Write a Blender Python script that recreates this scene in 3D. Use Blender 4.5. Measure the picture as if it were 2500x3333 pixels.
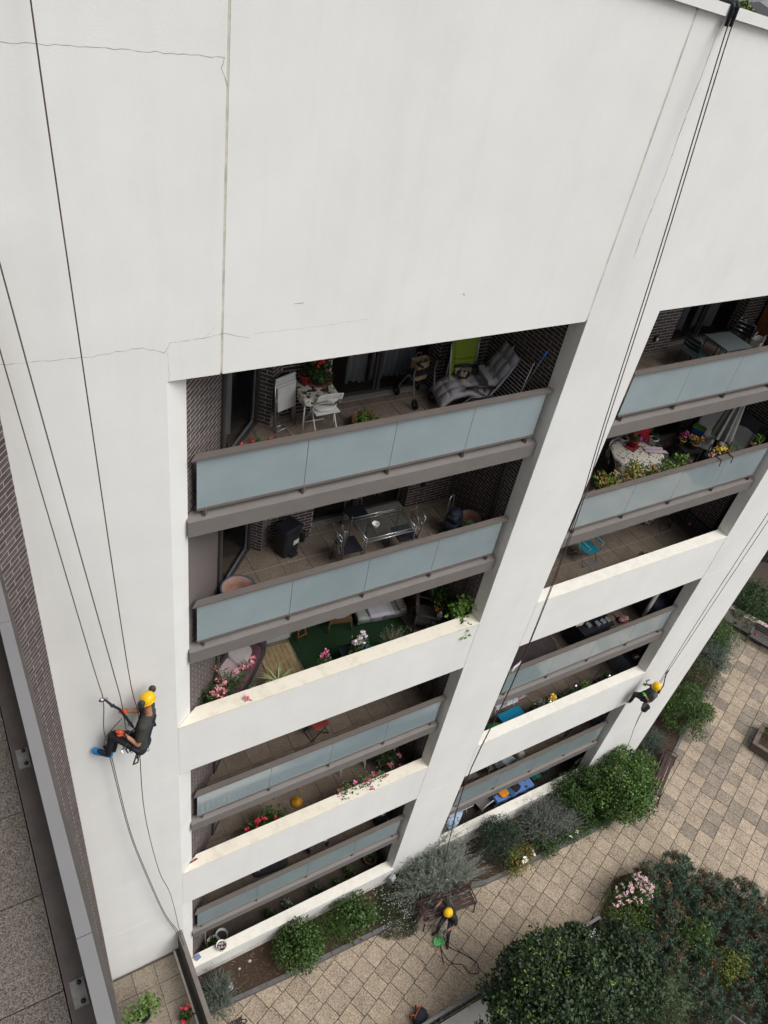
import bpy, math, random
import numpy as np
from mathutils import Vector, Matrix

for o in list(bpy.data.objects):
    bpy.data.objects.remove(o)
S = bpy.context.scene
COL = S.collection
R = math.radians

# ---------------------------------------------------------------- camera, light, exposure
cam_d = bpy.data.cameras.new('camera')
cam = bpy.data.objects.new('camera', cam_d)
COL.objects.link(cam)
S.camera = cam
rx = Vector((0.8639356616688978, -0.4795631732264093, 0.15373462648909267))
dn = Vector((-0.21777407737382365, -0.6310124794059159, -0.7445788756458099))
fw = Vector((0.4540810761534814, 0.6097888271516752, -0.6495906115087261))
M = Matrix((rx, -dn, -fw)).transposed().to_4x4()
M.translation = Vector((-2.28053, -7.69576, 25.08448))
cam.matrix_world = M
cam_d.sensor_fit = 'HORIZONTAL'
cam_d.sensor_width = 36.0
cam_d.lens = 36.0 * 2555.785 / 2500.0
cam_d.clip_start = 0.05
cam_d.clip_end = 2000.0

SUN_EL, SUN_AZ = R(55), R(148)       # azimuth: clockwise from +y
W = bpy.data.worlds.new('World')
S.world = W
W.use_nodes = True
wn = W.node_tree
wn.nodes.clear()
wo = wn.nodes.new('ShaderNodeOutputWorld')
bg = wn.nodes.new('ShaderNodeBackground')
sky = wn.nodes.new('ShaderNodeTexSky')
sky.sky_type = 'NISHITA'
sky.sun_disc = False
sky.sun_elevation = SUN_EL
sky.sun_rotation = SUN_AZ
sky.dust_density = 6.0
sky.air_density = 1.0
hs = wn.nodes.new('ShaderNodeHueSaturation')      # grey overcast
hs.inputs['Saturation'].default_value = 0.30
wn.links.new(sky.outputs[0], hs.inputs['Color'])
wn.links.new(hs.outputs[0], bg.inputs[0])
bg.inputs[1].default_value = 0.12
wn.links.new(bg.outputs[0], wo.inputs[0])
sun_d = bpy.data.lights.new('sun', 'SUN')
sun_d.energy = 1.1
sun_d.angle = R(35)
sun_d.color = (1.0, 0.97, 0.93)
sun = bpy.data.objects.new('sun', sun_d)
COL.objects.link(sun)
sd = Vector((math.sin(SUN_AZ) * math.cos(SUN_EL), math.cos(SUN_AZ) * math.cos(SUN_EL), math.sin(SUN_EL)))
sun.rotation_euler = sd.to_track_quat('Z', 'Y').to_euler()
S.view_settings.view_transform = 'Standard'
S.view_settings.look = 'None'
S.view_settings.gamma = 1.0
S.view_settings.exposure = 0.34
S.view_settings.use_curve_mapping = False
S.cycles.max_bounces = 6
S.cycles.transparent_max_bounces = 12
S.cycles.caustics_reflective = False
S.cycles.caustics_refractive = False

# ---------------------------------------------------------------- materials
MATS = {}
def mat(name, col, rough=.7, metal=0., var=.25, scale=12., bump=0., bscale=None, spec=.4, col2=None, rnd=0., detail=5., speck=None, sheen=0., lo=.38, hi=.66):
    if name in MATS: return MATS[name]
    m = bpy.data.materials.new(name); m.use_nodes = True
    t = m.node_tree; N = t.nodes; L = t.links
    b = N['Principled BSDF']
    b.inputs['Roughness'].default_value = rough
    b.inputs['Metallic'].default_value = metal
    b.inputs['Specular IOR Level'].default_value = spec
    tc = N.new('ShaderNodeTexCoord'); vec = tc.outputs['Object']
    if rnd:                                      # alike pieces share a mesh: shift the grain from piece to piece
        oi0 = N.new('ShaderNodeObjectInfo'); sv = N.new('ShaderNodeVectorMath'); sv.operation = 'SCALE'; sv.inputs[0].default_value = (37, 53, 11)
        av = N.new('ShaderNodeVectorMath'); av.operation = 'ADD'
        L.new(oi0.outputs['Random'], sv.inputs['Scale']); L.new(vec, av.inputs[0]); L.new(sv.outputs[0], av.inputs[1]); vec = av.outputs[0]
    c1 = (*col, 1); c2 = (*(col2 if col2 else [c * (1 - var) for c in col]), 1)
    nz = N.new('ShaderNodeTexNoise'); nz.inputs['Scale'].default_value = scale; nz.inputs['Detail'].default_value = detail
    nz.inputs['Roughness'].default_value = .62
    L.new(vec, nz.inputs['Vector'])
    mr = N.new('ShaderNodeMapRange'); mr.inputs[1].default_value = lo; mr.inputs[2].default_value = hi
    L.new(nz.outputs[0], mr.inputs[0])
    mx = N.new('ShaderNodeMix'); mx.data_type = 'RGBA'
    mx.inputs[6].default_value = c1; mx.inputs[7].default_value = c2
    L.new(mr.outputs[0], mx.inputs[0])
    out = mx.outputs[2]
    if speck:                                    # aggregate: (scale, colour, amount, colour2)
        vo = N.new('ShaderNodeTexVoronoi'); vo.inputs['Scale'].default_value = speck[0]
        L.new(vec, vo.inputs['Vector'])
        sp = N.new('ShaderNodeSeparateColor'); L.new(vo.outputs['Color'], sp.inputs[0])
        cr = N.new('ShaderNodeValToRGB'); e = cr.color_ramp.elements
        e[0].position = 0; e[0].color = (*speck[1], 1); e[1].position = 1; e[1].color = (*speck[3], 1)
        L.new(sp.outputs[0], cr.inputs[0])
        m2 = N.new('ShaderNodeMix'); m2.data_type = 'RGBA'; m2.inputs[0].default_value = speck[2]
        L.new(out, m2.inputs[6]); L.new(cr.outputs[0], m2.inputs[7]); out = m2.outputs[2]
    if rnd:
        oi = N.new('ShaderNodeObjectInfo'); ge = N.new('ShaderNodeNewGeometry')
        ad = N.new('ShaderNodeMath'); ad.operation = 'ADD'
        L.new(oi.outputs['Random'], ad.inputs[0]); L.new(ge.outputs['Random Per Island'], ad.inputs[1])
        fr = N.new('ShaderNodeMath'); fr.operation = 'FRACT'; L.new(ad.outputs[0], fr.inputs[0])
        m3 = N.new('ShaderNodeMapRange'); m3.inputs[3].default_value = 1 - rnd; m3.inputs[4].default_value = 1 + rnd
        L.new(fr.outputs[0], m3.inputs[0])
        vm = N.new('ShaderNodeVectorMath'); vm.operation = 'SCALE'
        L.new(out, vm.inputs[0]); L.new(m3.outputs[0], vm.inputs['Scale']); out = vm.outputs[0]
    L.new(out, b.inputs['Base Color'])
    if bump:
        nb = N.new('ShaderNodeTexNoise'); nb.inputs['Scale'].default_value = bscale or scale * 4; nb.inputs['Detail'].default_value = 6
        L.new(tc.outputs['Object'], nb.inputs['Vector'])
        bp = N.new('ShaderNodeBump'); bp.inputs['Strength'].default_value = bump; bp.inputs['Distance'].default_value = .02
        L.new(nb.outputs[0], bp.inputs['Height']); L.new(bp.outputs[0], b.inputs['Normal'])
    if sheen: b.inputs['Sheen Weight'].default_value = sheen
    MATS[name] = m
    return m

def leafmat(name, cols, rough=.5, spec=.35, tr=.0):
    if name in MATS: return MATS[name]
    m = bpy.data.materials.new(name); m.use_nodes = True
    t = m.node_tree; N = t.nodes; L = t.links; b = N['Principled BSDF']
    b.inputs['Roughness'].default_value = rough; b.inputs['Specular IOR Level'].default_value = spec
    ge = N.new('ShaderNodeNewGeometry'); cr = N.new('ShaderNodeValToRGB'); el = cr.color_ramp.elements
    while len(el) < len(cols): el.new(.5)
    for i, c in enumerate(cols):
        el[i].position = i / max(1, len(cols) - 1); el[i].color = (*c, 1)
    L.new(ge.outputs['Random Per Island'], cr.inputs[0]); L.new(cr.outputs[0], b.inputs['Base Color'])
    MATS[name] = m
    return m

def glassmat(name, tint, alpha, rough=.05, clear=.92):
    """pane that shows what stands behind it and mirrors the surroundings"""
    m = bpy.data.materials.new(name); m.use_nodes = True
    t = m.node_tree; N = t.nodes; L = t.links; b = N['Principled BSDF']
    b.inputs['Base Color'].default_value = (*tint, 1); b.inputs['Roughness'].default_value = rough
    b.inputs['Specular IOR Level'].default_value = .6
    tr = N.new('ShaderNodeBsdfTransparent'); tr.inputs[0].default_value = (*[clear * (.9 + .1 * c) for c in tint], 1)
    mx = N.new('ShaderNodeMixShader'); mx.inputs[0].default_value = alpha
    L.new(tr.outputs[0], mx.inputs[1]); L.new(b.outputs[0], mx.inputs[2])
    L.new(mx.outputs[0], N['Material Output'].inputs[0])
    MATS[name] = m
    return m

# ---------------------------------------------------------------- mesh builder
def smooth(pts, k=5):
    """Catmull-Rom through the points"""
    P = [Vector(p) for p in pts]; out = []
    for i in range(len(P) - 1):
        a, b, c, d = P[max(i-1,0)], P[i], P[i+1], P[min(i+2,len(P)-1)]
        for j in range(k):
            t = j / k
            out.append(.5*((2*b) + (c-a)*t + (2*a-5*b+4*c-d)*t*t + (3*b-a-3*c+d)*t**3))
    return out + [P[-1]]
class MB:
    def __init__(s): s.v = []; s.f = []; s.mi = []; s.cur = 0
    def add(s, vs, fs):
        n = len(s.v); s.v += [tuple(v) for v in vs]; s.f += [tuple(i + n for i in f) for f in fs]; s.mi += [s.cur] * len(fs); return s
    def use(s, i): s.cur = i; return s
    def box(s, c, d, rz=0., rot=None):
        x, y, z = d[0] / 2, d[1] / 2, d[2] / 2
        vs = [Vector(p) for p in ((-x,-y,-z),(x,-y,-z),(x,y,-z),(-x,y,-z),(-x,-y,z),(x,-y,z),(x,y,z),(-x,y,z))]
        m = rot if rot is not None else Matrix.Rotation(rz, 3, 'Z')
        return s.add([m @ v + Vector(c) for v in vs], ((0,3,2,1),(4,5,6,7),(0,1,5,4),(1,2,6,5),(2,3,7,6),(3,0,4,7)))
    def b2(s, a, b):
        return s.box([(a[i] + b[i]) / 2 for i in range(3)], [abs(b[i] - a[i]) for i in range(3)])
    def frame(s, p0, p1, up=None):
        d = (Vector(p1) - Vector(p0)).normalized()
        u = Vector(up) if up else (Vector((0,0,1)) if abs(d.z) < .95 else Vector((1,0,0)))
        a = d.cross(u).normalized(); return d, a, a.cross(d).normalized()
    def bar(s, p0, p1, w, h, up=None):
        d, a, b = s.frame(p0, p1, up); p0 = Vector(p0); p1 = Vector(p1)
        vs = [p + a * (i * w / 2) + b * (j * h / 2) for p in (p0, p1) for i, j in ((-1,-1),(1,-1),(1,1),(-1,1))]
        return s.add(vs, ((0,1,2,3)[::-1],(4,5,6,7),(0,1,5,4),(1,2,6,5),(2,3,7,6),(3,0,4,7)))
    def cone(s, p0, p1, r0, r1=None, n=10, cap=True):
        r1 = r0 if r1 is None else r1
        d, a, b = s.frame(p0, p1); vs = []
        for p, r in ((Vector(p0), r0), (Vector(p1), r1)):
            vs += [p + (a * math.cos(2*math.pi*k/n) + b * math.sin(2*math.pi*k/n)) * r for k in range(n)]
        fs = [(k, (k+1) % n, n + (k+1) % n, n + k) for k in range(n)]
        if cap: fs += [tuple(range(n))[::-1], tuple(range(n, 2*n))]
        return s.add(vs, fs)
    def tube(s, pts, r, n=6, closed=False):
        P = [Vector(p) for p in pts]; m = len(P); vs = []
        rr = r if isinstance(r, (list, tuple)) else [r] * m
        pa = None
        for i, p in enumerate(P):
            q = (P[(i+1) % m] if (closed or i < m-1) else p) - (P[i-1] if (closed or i > 0) else p)
            d = q.normalized() if q.length > 1e-9 else Vector((0,0,1))
            if pa is None:
                u = Vector((0,0,1)) if abs(d.z) < .9 else Vector((1,0,0)); pa = d.cross(u).normalized()
            else:
                pa = (pa - d * pa.dot(d)); pa = pa.normalized() if pa.length > 1e-6 else d.orthogonal().normalized()
            b = d.cross(pa)
            vs += [p + (pa * math.cos(2*math.pi*k/n) + b * math.sin(2*math.pi*k/n)) * rr[i] for k in range(n)]
        fs = []
        for i in range(m if closed else m-1):
            j = (i+1) % m
            fs += [(i*n+k, i*n+(k+1) % n, j*n+(k+1) % n, j*n+k) for k in range(n)]
        if not closed: fs += [tuple(range(n))[::-1], tuple(range((m-1)*n, m*n))]
        return s.add(vs, fs)
    def lathe(s, prof, c=(0,0,0), n=20, rot=None, wob=0., sx=1., cap=True):
        vs = []; m = len(prof)
        for r, z in prof:
            for k in range(n):
                a = 2*math.pi*k/n; rr = r * (1 + wob * math.sin(a * 9))
                p = Vector((rr*math.cos(a)*sx, rr*math.sin(a), z))
                vs.append((rot @ p if rot is not None else p) + Vector(c))
        fs = [(i*n+k, i*n+(k+1) % n, (i+1)*n+(k+1) % n, (i+1)*n+k) for i in range(m-1) for k in range(n)]
        if cap and prof[0][0] > 0: fs.append(tuple(range(n))[::-1])
        if cap and prof[-1][0] > 0: fs.append(tuple(range((m-1)*n, m*n)))
        return s.add(vs, fs)
    def ell(s, c, r, n=10, rot=None, p=1.):
        """ellipsoid, or a puffy box when p < 1"""
        r = (r, r, r) if isinstance(r, (int, float)) else r
        sg = lambda x: math.copysign(abs(x) ** p, x)
        prof = []; m = max(4, n // 2 + 1); vs = []
        for i in range(m + 1):
            t = -math.pi/2 + math.pi * i / m
            for k in range(n):
                a = 2*math.pi*k/n
                q = Vector((sg(math.cos(t))*sg(math.cos(a))*r[0], sg(math.cos(t))*sg(math.sin(a))*r[1], sg(math.sin(t))*r[2]))
                vs.append((rot @ q if rot is not None else q) + Vector(c))
        fs = [(i*n+k, i*n+(k+1) % n, (i+1)*n+(k+1) % n, (i+1)*n+k) for i in range(m) for k in range(n)]
        return s.add(vs, fs)
    def slab(s, poly, z0, z1):
        n = len(poly)
        vs = [(x, y, z0) for x, y in poly] + [(x, y, z1) for x, y in poly]
        return s.add(vs, [tuple(range(n))[::-1], tuple(range(n, 2*n))] + [(k, (k+1) % n, n + (k+1) % n, n + k) for k in range(n)])
    def sheet(s, fn, nu, nv, th=0.):
        """parametric cloth fn(u, v) -> point; th gives it thickness (downwards)"""
        vs = [Vector(fn(i / nu, j / nv)) for i in range(nu+1) for j in range(nv+1)]
        q = lambda i, j: i*(nv+1)+j
        fs = [(q(i,j), q(i+1,j), q(i+1,j+1), q(i,j+1)) for i in range(nu) for j in range(nv)]
        if th:
            n = len(vs); vs += [v - Vector((0,0,th)) for v in vs]
            fs += [tuple(a + n for a in f)[::-1] for f in fs]
            rim = [q(i,0) for i in range(nu+1)] + [q(nu,j) for j in range(1,nv+1)] + [q(i,nv) for i in range(nu-1,-1,-1)] + [q(0,j) for j in range(nv-1,0,-1)]
            fs += [(rim[k], rim[k]+n, rim[(k+1) % len(rim)]+n, rim[(k+1) % len(rim)]) for k in range(len(rim))]
        return s.add(vs, fs)
    def xf(s, m): s.v = [tuple(m @ Vector(v)) for v in s.v]; return s
    def mesh(s, name, mats, smooth=False):
        me = bpy.data.meshes.new(name); me.from_pydata(s.v, [], s.f)
        for m in (mats if isinstance(mats, (list, tuple)) else [mats]): me.materials.append(m)
        if any(s.mi): me.polygons.foreach_set('material_index', s.mi)
        if smooth: me.polygons.foreach_set('use_smooth', [True] * len(me.polygons))
        me.update(); return me
    def build(s, name, mats, parent=None, smooth=False, **kw):
        return link(name, s.mesh(name, mats, smooth), parent, **kw)

def link(name, me, parent=None, loc=None, rz=None, **kw):
    o = bpy.data.objects.new(name, me); COL.objects.link(o)
    if parent is not None: o.parent = parent
    if loc is not None: o.location = loc
    if rz is not None: o.rotation_euler = (0, 0, rz)
    for k, v in kw.items(): o[k] = v
    return o
def thing(name, label, category, loc=(0,0,0), rz=0., group=None):
    o = link(name, None, None, loc, rz, label=label, category=category)
    o.empty_display_size = .1
    if group: o['group'] = group
    return o
def single(mb, name, m, label, category, smooth=False, group=None, **kw):
    o = mb.build(name, m, None, smooth, label=label, category=category, **kw)
    if group: o['group'] = group
    return o
def copy_tree(o, parent=None, loc=None, rz=None, label=None):
    c = o.copy(); COL.objects.link(c); c.parent = parent
    if loc is not None: c.location = loc
    if rz is not None: c.rotation_euler = (0, 0, rz)
    if label: c['label'] = label
    for ch in list(o.children): copy_tree(ch, c)
    return c

# ---------------------------------------------------------------- foliage
def leaf_mesh(name, m, P, Nn, L, Wd, rng, spread=.8, up=.0, fold=.25):
    """P points, Nn outward normals: one folded leaf (two triangles) at each point"""
    n = len(P)
    A = Nn + rng.normal(0, spread, (n, 3)); A[:, 2] += up
    A /= np.linalg.norm(A, axis=1)[:, None] + 1e-9
    T = np.cross(A, rng.normal(0, 1, (n, 3))); T /= np.linalg.norm(T, axis=1)[:, None] + 1e-9
    B = np.cross(A, T)
    l = L * rng.uniform(.65, 1.25, n)[:, None]; w = Wd * rng.uniform(.7, 1.2, n)[:, None]
    # leaf blade lies roughly across the normal, axis = mix of tangent and normal
    D = T * .85 + A * .5; D /= np.linalg.norm(D, axis=1)[:, None]
    U = np.cross(B, D)
    v = np.empty((n, 4, 3))
    v[:, 0] = P; v[:, 1] = P + D*l*.5 + B*w*.5 + U*w*fold; v[:, 2] = P + D*l; v[:, 3] = P + D*l*.5 - B*w*.5 + U*w*fold
    me = bpy.data.meshes.new(name); me.vertices.add(4*n); me.vertices.foreach_set('co', v.reshape(-1))
    idx = np.arange(n)[:, None]*4 + np.array([0, 1, 2, 0, 2, 3])[None]
    me.loops.add(6*n); me.polygons.add(2*n)
    me.loops.foreach_set('vertex_index', idx.reshape(-1).astype(np.int32))
    me.polygons.foreach_set('loop_start', np.arange(0, 6*n, 3, dtype=np.int32))
    me.polygons.foreach_set('loop_total', np.full(2*n, 3, dtype=np.int32))
    me.materials.append(m); me.update(calc_edges=True); me.validate(); return me

def lumps(c, r, k, rng, lr=.42, flat=.0):
    """clump centres and radii that fill an ellipsoid dome"""
    c = np.array(c, float); r = np.array(r, float)
    d = rng.normal(0, 1, (k, 3)); d[:, 2] = np.abs(d[:, 2]) * 1.0 - .15
    d /= np.linalg.norm(d, axis=1)[:, None]
    q = rng.uniform(.45, .78, k)[:, None]
    R_ = lr * min(r[0], r[1]) * rng.uniform(.7, 1.25, k)
    return c + d * q * r, R_

def crown_pts(c, r, k, n, rng, lr=.42):
    cc, rr = lumps(c, r, k, rng, lr)
    w = rr**2 / np.sum(rr**2); i = rng.choice(k, n, p=w)
    d = rng.normal(0, 1, (n, 3)); d[:, 2] += .35; d /= np.linalg.norm(d, axis=1)[:, None]
    P = cc[i] + d * (rr[i] * rng.uniform(.72, 1.06, n))[:, None]
    return P, d

def sprig_pts(base, r, k, per, rng, z0=.25, curl=.25):
    """leaf points along k sprigs that radiate from base; also returns the sprigs as point lists"""
    base = np.array(base, float); r = np.array(r, float)
    P = []; Nn = []; stems = []
    for _ in range(k):
        d = rng.normal(0, 1, 3); d[2] = abs(d[2]) + z0; d /= np.linalg.norm(d)
        tip = base + d * r * rng.uniform(.72, 1.08)
        side = rng.normal(0, 1, 3) * curl * np.linalg.norm(r) * .3
        t = rng.uniform(.35, 1, per) ** .8; t[0] = 1.
        q = base + np.outer(t, tip - base) + np.outer(t*t, side) * 1.
        P.append(q); Nn.append(np.tile(d, (per, 1)) + rng.normal(0, .4, (per, 3)))
        stems.append([base + (tip-base)*s_ + side*s_*s_ for s_ in (.3, .65, 1.)])
    return np.vstack(P), np.vstack(Nn), stems

def twigs(stems, r, m, name, parent, n=3, keep=1.):
    mb = MB()
    for k, st in enumerate(stems):
        if (k * .618) % 1 < keep: mb.tube(st, [r, r*.8, r*.4], n)
    return mb.build(name, m, parent, kind='stuff')
# ---------------------------------------------------------------- base materials
render = mat('white_render', (.745,.75,.735), .85, var=.05, scale=.9, bump=.12, bscale=60, spec=.2)
def streaks(m, amt, tint):
    N = m.node_tree.nodes; L = m.node_tree.links; b = N['Principled BSDF']; src = b.inputs['Base Color'].links[0].from_socket
    tc = N.new('ShaderNodeTexCoord')
    for sc, loc, lo, hi, a in (((2.2,2.2,.16), (0,0,0), .50, .80, amt), ((.35,.35,.30), (5,3,1), .45, .75, amt*.8), ((14,14,1.2), (2,8,4), .62, .82, amt*1.2)):
        mp = N.new('ShaderNodeMapping'); mp.inputs['Scale'].default_value = sc; mp.inputs['Location'].default_value = loc; L.new(tc.outputs['Object'], mp.inputs[0])
        nz = N.new('ShaderNodeTexNoise'); nz.inputs['Scale'].default_value = 1.; nz.inputs['Detail'].default_value = 7; nz.inputs['Roughness'].default_value = .65; L.new(mp.outputs[0], nz.inputs['Vector'])
        mr = N.new('ShaderNodeMapRange'); mr.inputs[1].default_value = lo; mr.inputs[2].default_value = hi; mr.inputs[4].default_value = a; L.new(nz.outputs[0], mr.inputs[0])
        mx = N.new('ShaderNodeMix'); mx.data_type = 'RGBA'; mx.inputs[7].default_value = (*tint, 1); L.new(mr.outputs[0], mx.inputs[0]); L.new(src, mx.inputs[6]); src = mx.outputs[2]
    L.new(src, b.inputs['Base Color'])
streaks(render, .16, (.52,.50,.45))
cap_stain = mat('cap_stained', (.72,.68,.58), .8, col2=(.60,.55,.46), scale=4, bump=.15, lo=.5, hi=.75)
cap_clean = mat('cap_clean', (.78,.76,.69), .8, var=.1, scale=5, bump=.08)
reveal_m = mat('reveal_render', (.76,.745,.69), .85, var=.1, scale=3, bump=.1)
sealant = mat('sealant', (.64,.61,.54), .8, var=.4, scale=3)
crack_m = mat('crack', (.33,.31,.28), .9, var=.3)
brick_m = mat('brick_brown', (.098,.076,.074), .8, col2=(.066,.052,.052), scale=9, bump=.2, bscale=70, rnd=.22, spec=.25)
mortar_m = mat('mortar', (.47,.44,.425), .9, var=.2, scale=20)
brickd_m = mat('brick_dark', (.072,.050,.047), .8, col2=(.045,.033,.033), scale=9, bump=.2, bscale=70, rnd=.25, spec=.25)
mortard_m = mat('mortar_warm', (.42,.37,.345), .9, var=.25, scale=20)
beam_m = mat('beam_grey', (.165,.152,.145), .55, var=.12, scale=2.5, spec=.35)
rail_m = mat('rail_brown', (.135,.118,.107), .5, var=.1, scale=4, spec=.4)
dmetal = mat('dark_frame', (.05,.045,.042), .4, var=.1, spec=.5)
tile_m = mat('washed_tile', (.19,.153,.122), .9, col2=(.125,.10,.08), scale=3, bump=.35, bscale=120, rnd=.1, speck=(95,(.08,.06,.05),.5,(.34,.28,.22)), spec=.2)
joint_m = mat('tile_joint', (.11,.09,.075), .9)
jointl_m = mat('tile_joint_light', (.36,.31,.26), .9)
frost = mat('frosted_glass', (.262,.325,.348), .08, var=.10, scale=1.2, spec=.5); frost.node_tree.nodes['Principled BSDF'].inputs['Coat Weight'].default_value = 1.; frost.node_tree.nodes['Principled BSDF'].inputs['Coat IOR'].default_value = 1.6
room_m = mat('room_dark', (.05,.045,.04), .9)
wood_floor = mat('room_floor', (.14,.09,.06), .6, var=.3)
pane = glassmat('window_glass', (.012,.014,.016), .22)
curtain_m = mat('curtain', (.66,.72,.75), .9, var=.15, scale=4)
black_m = mat('black_plastic', (.02,.02,.022), .45, var=.1)
pipe_m = mat('downpipe', (.04,.038,.037), .4, var=.2)
concrete = mat('concrete', (.36,.34,.31), .9, var=.25, scale=3, bump=.1)
soffit = mat('soffit', (.32,.31,.30), .9, var=.1)

FZ = [17.54 - 2.87 * i for i in range(7)]           # balcony floors, top to ground
ZT, ZC1, ZC0, ZE1, ZE0 = 19.917, 12.833, 11.30, 7.12, 5.50
XA, XB, XC, XD, XE = 0., 6.52, 8.10, 14.41, 17.04
CAMP = Vector((-2.28, -7.70, 25.08))

# ---------------------------------------------------------------- ground and garden paving
GZ = .5
gm = mat('town_ground', (.17,.17,.155), .9, var=.4, scale=.05)
MB().box((60, 120, -3.3), (900, 900, .2)).build('ground', gm, kind='structure')
podium = mat('paver_joint', (.06,.048,.038), .95, var=.3)
pod = MB()
pod.b2((-.02, -4.08, -3.15), (40, 12, GZ - .035)); pod.b2((11.75, -16, -3.15), (40, -4.081, GZ - .035))
pav = pod.build('garden_paving', podium, kind='structure')
paver_m = mat('garden_paver', (.36,.29,.21), .9, col2=(.20,.163,.125), scale=1.6, bump=.4, bscale=90, rnd=.09, speck=(48,(.05,.038,.03),.5,(.62,.52,.41)), spec=.2, lo=.42, hi=.7)
paver_d = mat('garden_paver_dark', (.255,.212,.165), .9, col2=(.14,.117,.096), scale=1.6, bump=.4, bscale=90, rnd=.09, speck=(48,(.04,.032,.027),.5,(.46,.40,.33)), spec=.2)
rng0 = random.Random(4)
PV = .53
th = R(22.5); e1 = Vector((math.cos(th), math.sin(th))); e2 = Vector((-math.sin(th), math.cos(th)))
pm = MB().box((0, 0, -.02), (PV - .018, PV - .020, .04)).mesh('garden_paver', paver_m)
pmd = pm.copy(); pmd.materials.clear(); pmd.materials.append(paver_d)
def bed_edge(x):                    # y of the bed's kerb in front of the building
    P = [(-.1,-1.05),(2.5,-1.2),(5.8,-1.3),(8.5,-1.35),(9.2,-1.5),(11.6,-1.6),(14,-1.66),(16.3,-1.2),(17.6,-1.1),(18.8,-.62),(19.6,-.2),(21.,.45),(23,1.3),(26.3,3.0)]
    for a, b in zip(P, P[1:]):
        if x <= b[0]: return a[1] + (b[1] - a[1]) * (x - a[0]) / (b[0] - a[0])
    return P[-1][1]
def east_edge(y): return 11.72 + (-4.08 - y) * .47        # edging of the planted strip by the light well
MB().b2((0, -4.07, GZ - .03), (11.7, -3.3, GZ - .012)).build('paving_border', paver_m, pav)
cells = []
for i in range(-4, 80):
    for j in range(-46, 14):
        c = e1 * ((i + .5) * PV + 1.03 - .53 + (.09 if j % 2 else 0)) + e2 * ((j + .5) * PV - 2.22)
        x, y = c
        if x < .0 or x > 33 or y < -13: continue
        if y > bed_edge(x) + .35 and x < 26.4: continue
        if x >= 26.2 and y > 3.6 - (x - 26.1) * 2.0: continue
        if y < -4.0 and x < 14.5 + (-4 - y) * .45: continue
        cells.append((c, i, j))
cells.sort(key=lambda t: (Vector((t[0].x, t[0].y, GZ)) - CAMP).length)
for k, (c, i, j) in enumerate(cells[:300]):
    dark = c.x > 14 and rng0.random() < min(.55, (c.x - 15) / 14)
    o = link('paver', pmd if dark else pm, pav, (c.x, c.y, GZ + rng0.uniform(-.003, .003)), th + rng0.uniform(-.006, .006))
rest = MB()
for c, i, j in cells[300:]:
    rest.use(1 if rng0.random() < .6 else 0).box((c.x, c.y, GZ - .02), (PV - .018, PV - .020, .04), th)
if rest.v: rest.build('pavers', [paver_m, paver_d], pav, kind='stuff')

# planting soil behind the kerb
soil_m = mat('mulch', (.055,.036,.027), 1., col2=(.025,.016,.012), scale=30, bump=.8, bscale=60, speck=(70,(.02,.012,.01),.6,(.12,.085,.06)), spec=.1)
xs = [-.02, 2.5, 5.8, 8.5, 9.2, 11.6, 14, 16.3, 17.6, 18.8, 19.6, 21, 23, 26.2]
poly = [(x, bed_edge(x) + .06) for x in xs] + [(26.2, 6.), (17.2, 6.), (17.03, -.02), (-.02, -.02)]
MB().slab(poly, .3, GZ + .14).build('planting_bed', soil_m, kind='structure')
poly = [(11.74, -4.1), (13.4, -3.2), (14.6, -3.5), (16.6, -5.2), (19.5, -9), (22, -15.9), (17.3, -15.9)]
MB().slab(poly, .3, GZ + .12).build('planting_bed', soil_m, kind='structure')
kerb_m = mat('slate_kerb', (.125,.12,.122), .7, var=.25, scale=5, bump=.1)
kerb = thing('garden_kerb', 'dark grey stone kerb between the shrub bed and the paving', 'kerb')
for x0 in [(-.02 + .66 * k) for k in range(40)]:
    x1 = x0 + .65
    if x1 > 26: break
    a = Vector((x0, bed_edge(x0))); b = Vector((x1, bed_edge(x1)))
    MB().bar((a.x, a.y + .05, GZ + .06), (b.x, b.y + .05, GZ + .06), .11, .22, (0,0,1)).build('kerb_stone', kerb_m, kerb)

# ---------------------------------------------------------------- brickwork helper
BL, BH = .29, .073
SINGLES = []                                            # (distance, parent, mesh, location, angle)
def brick_wall(parent, name, p0, p1, z0, z1, bm_, mm_, single_from=None, tag=None, zmin=None):
    """mortar wall from p0 to p1 (xy) with bricks proud of its face; the face is on the right of p0->p1 seen from above"""
    a = Vector(p0); b = Vector(p1); d = (b - a); L = d.length; d.normalize(); n = Vector((d.y, -d.x)); ang = math.atan2(d.y, d.x)
    q = [a, b, b - n * .1, a - n * .1]
    w = MB().slab([(p.x, p.y) for p in q], z0, z1).build(name, mm_, parent)
    mb = MB(); nrow = int((z1 - z0) / BH)
    for r_ in range(nrow):
        z = z0 + (r_ + .5) * BH
        s = -(BL / 2) if r_ % 2 else 0.
        while s < L - .02:
            s0 = max(s, .003); s1 = min(s + BL - .012, L - .003); s += BL
            if s1 - s0 < .03: continue
            c = a + d * ((s0 + s1) / 2) + n * -.0088
            full = abs((s1 - s0) - (BL - .012)) < .02
            if single_from is not None and full and z > single_from:
                SINGLES.append(((Vector((c.x, c.y, z)) - CAMP).length, w, bm_, (c.x, c.y, z), ang, mb))
            else:
                mb.box((c.x, c.y, z), (s1 - s0, .02, BH - .014), ang)
    return w, mb, bm_
def flush_singles(limit):
    SINGLES.sort(key=lambda t: t[0])
    cache = {}
    for k, (dist, w, bm_, loc, ang, mb) in enumerate(SINGLES):
        if k < limit:
            if bm_.name not in cache: cache[bm_.name] = MB().box((0,0,0), (BL - .012, .02, BH - .014)).mesh('brick', bm_)
            link('brick', cache[bm_.name], w, loc, ang)
        else:
            mb.box(loc, (BL - .012, .02, BH - .014), ang)
    SINGLES.clear()

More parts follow.
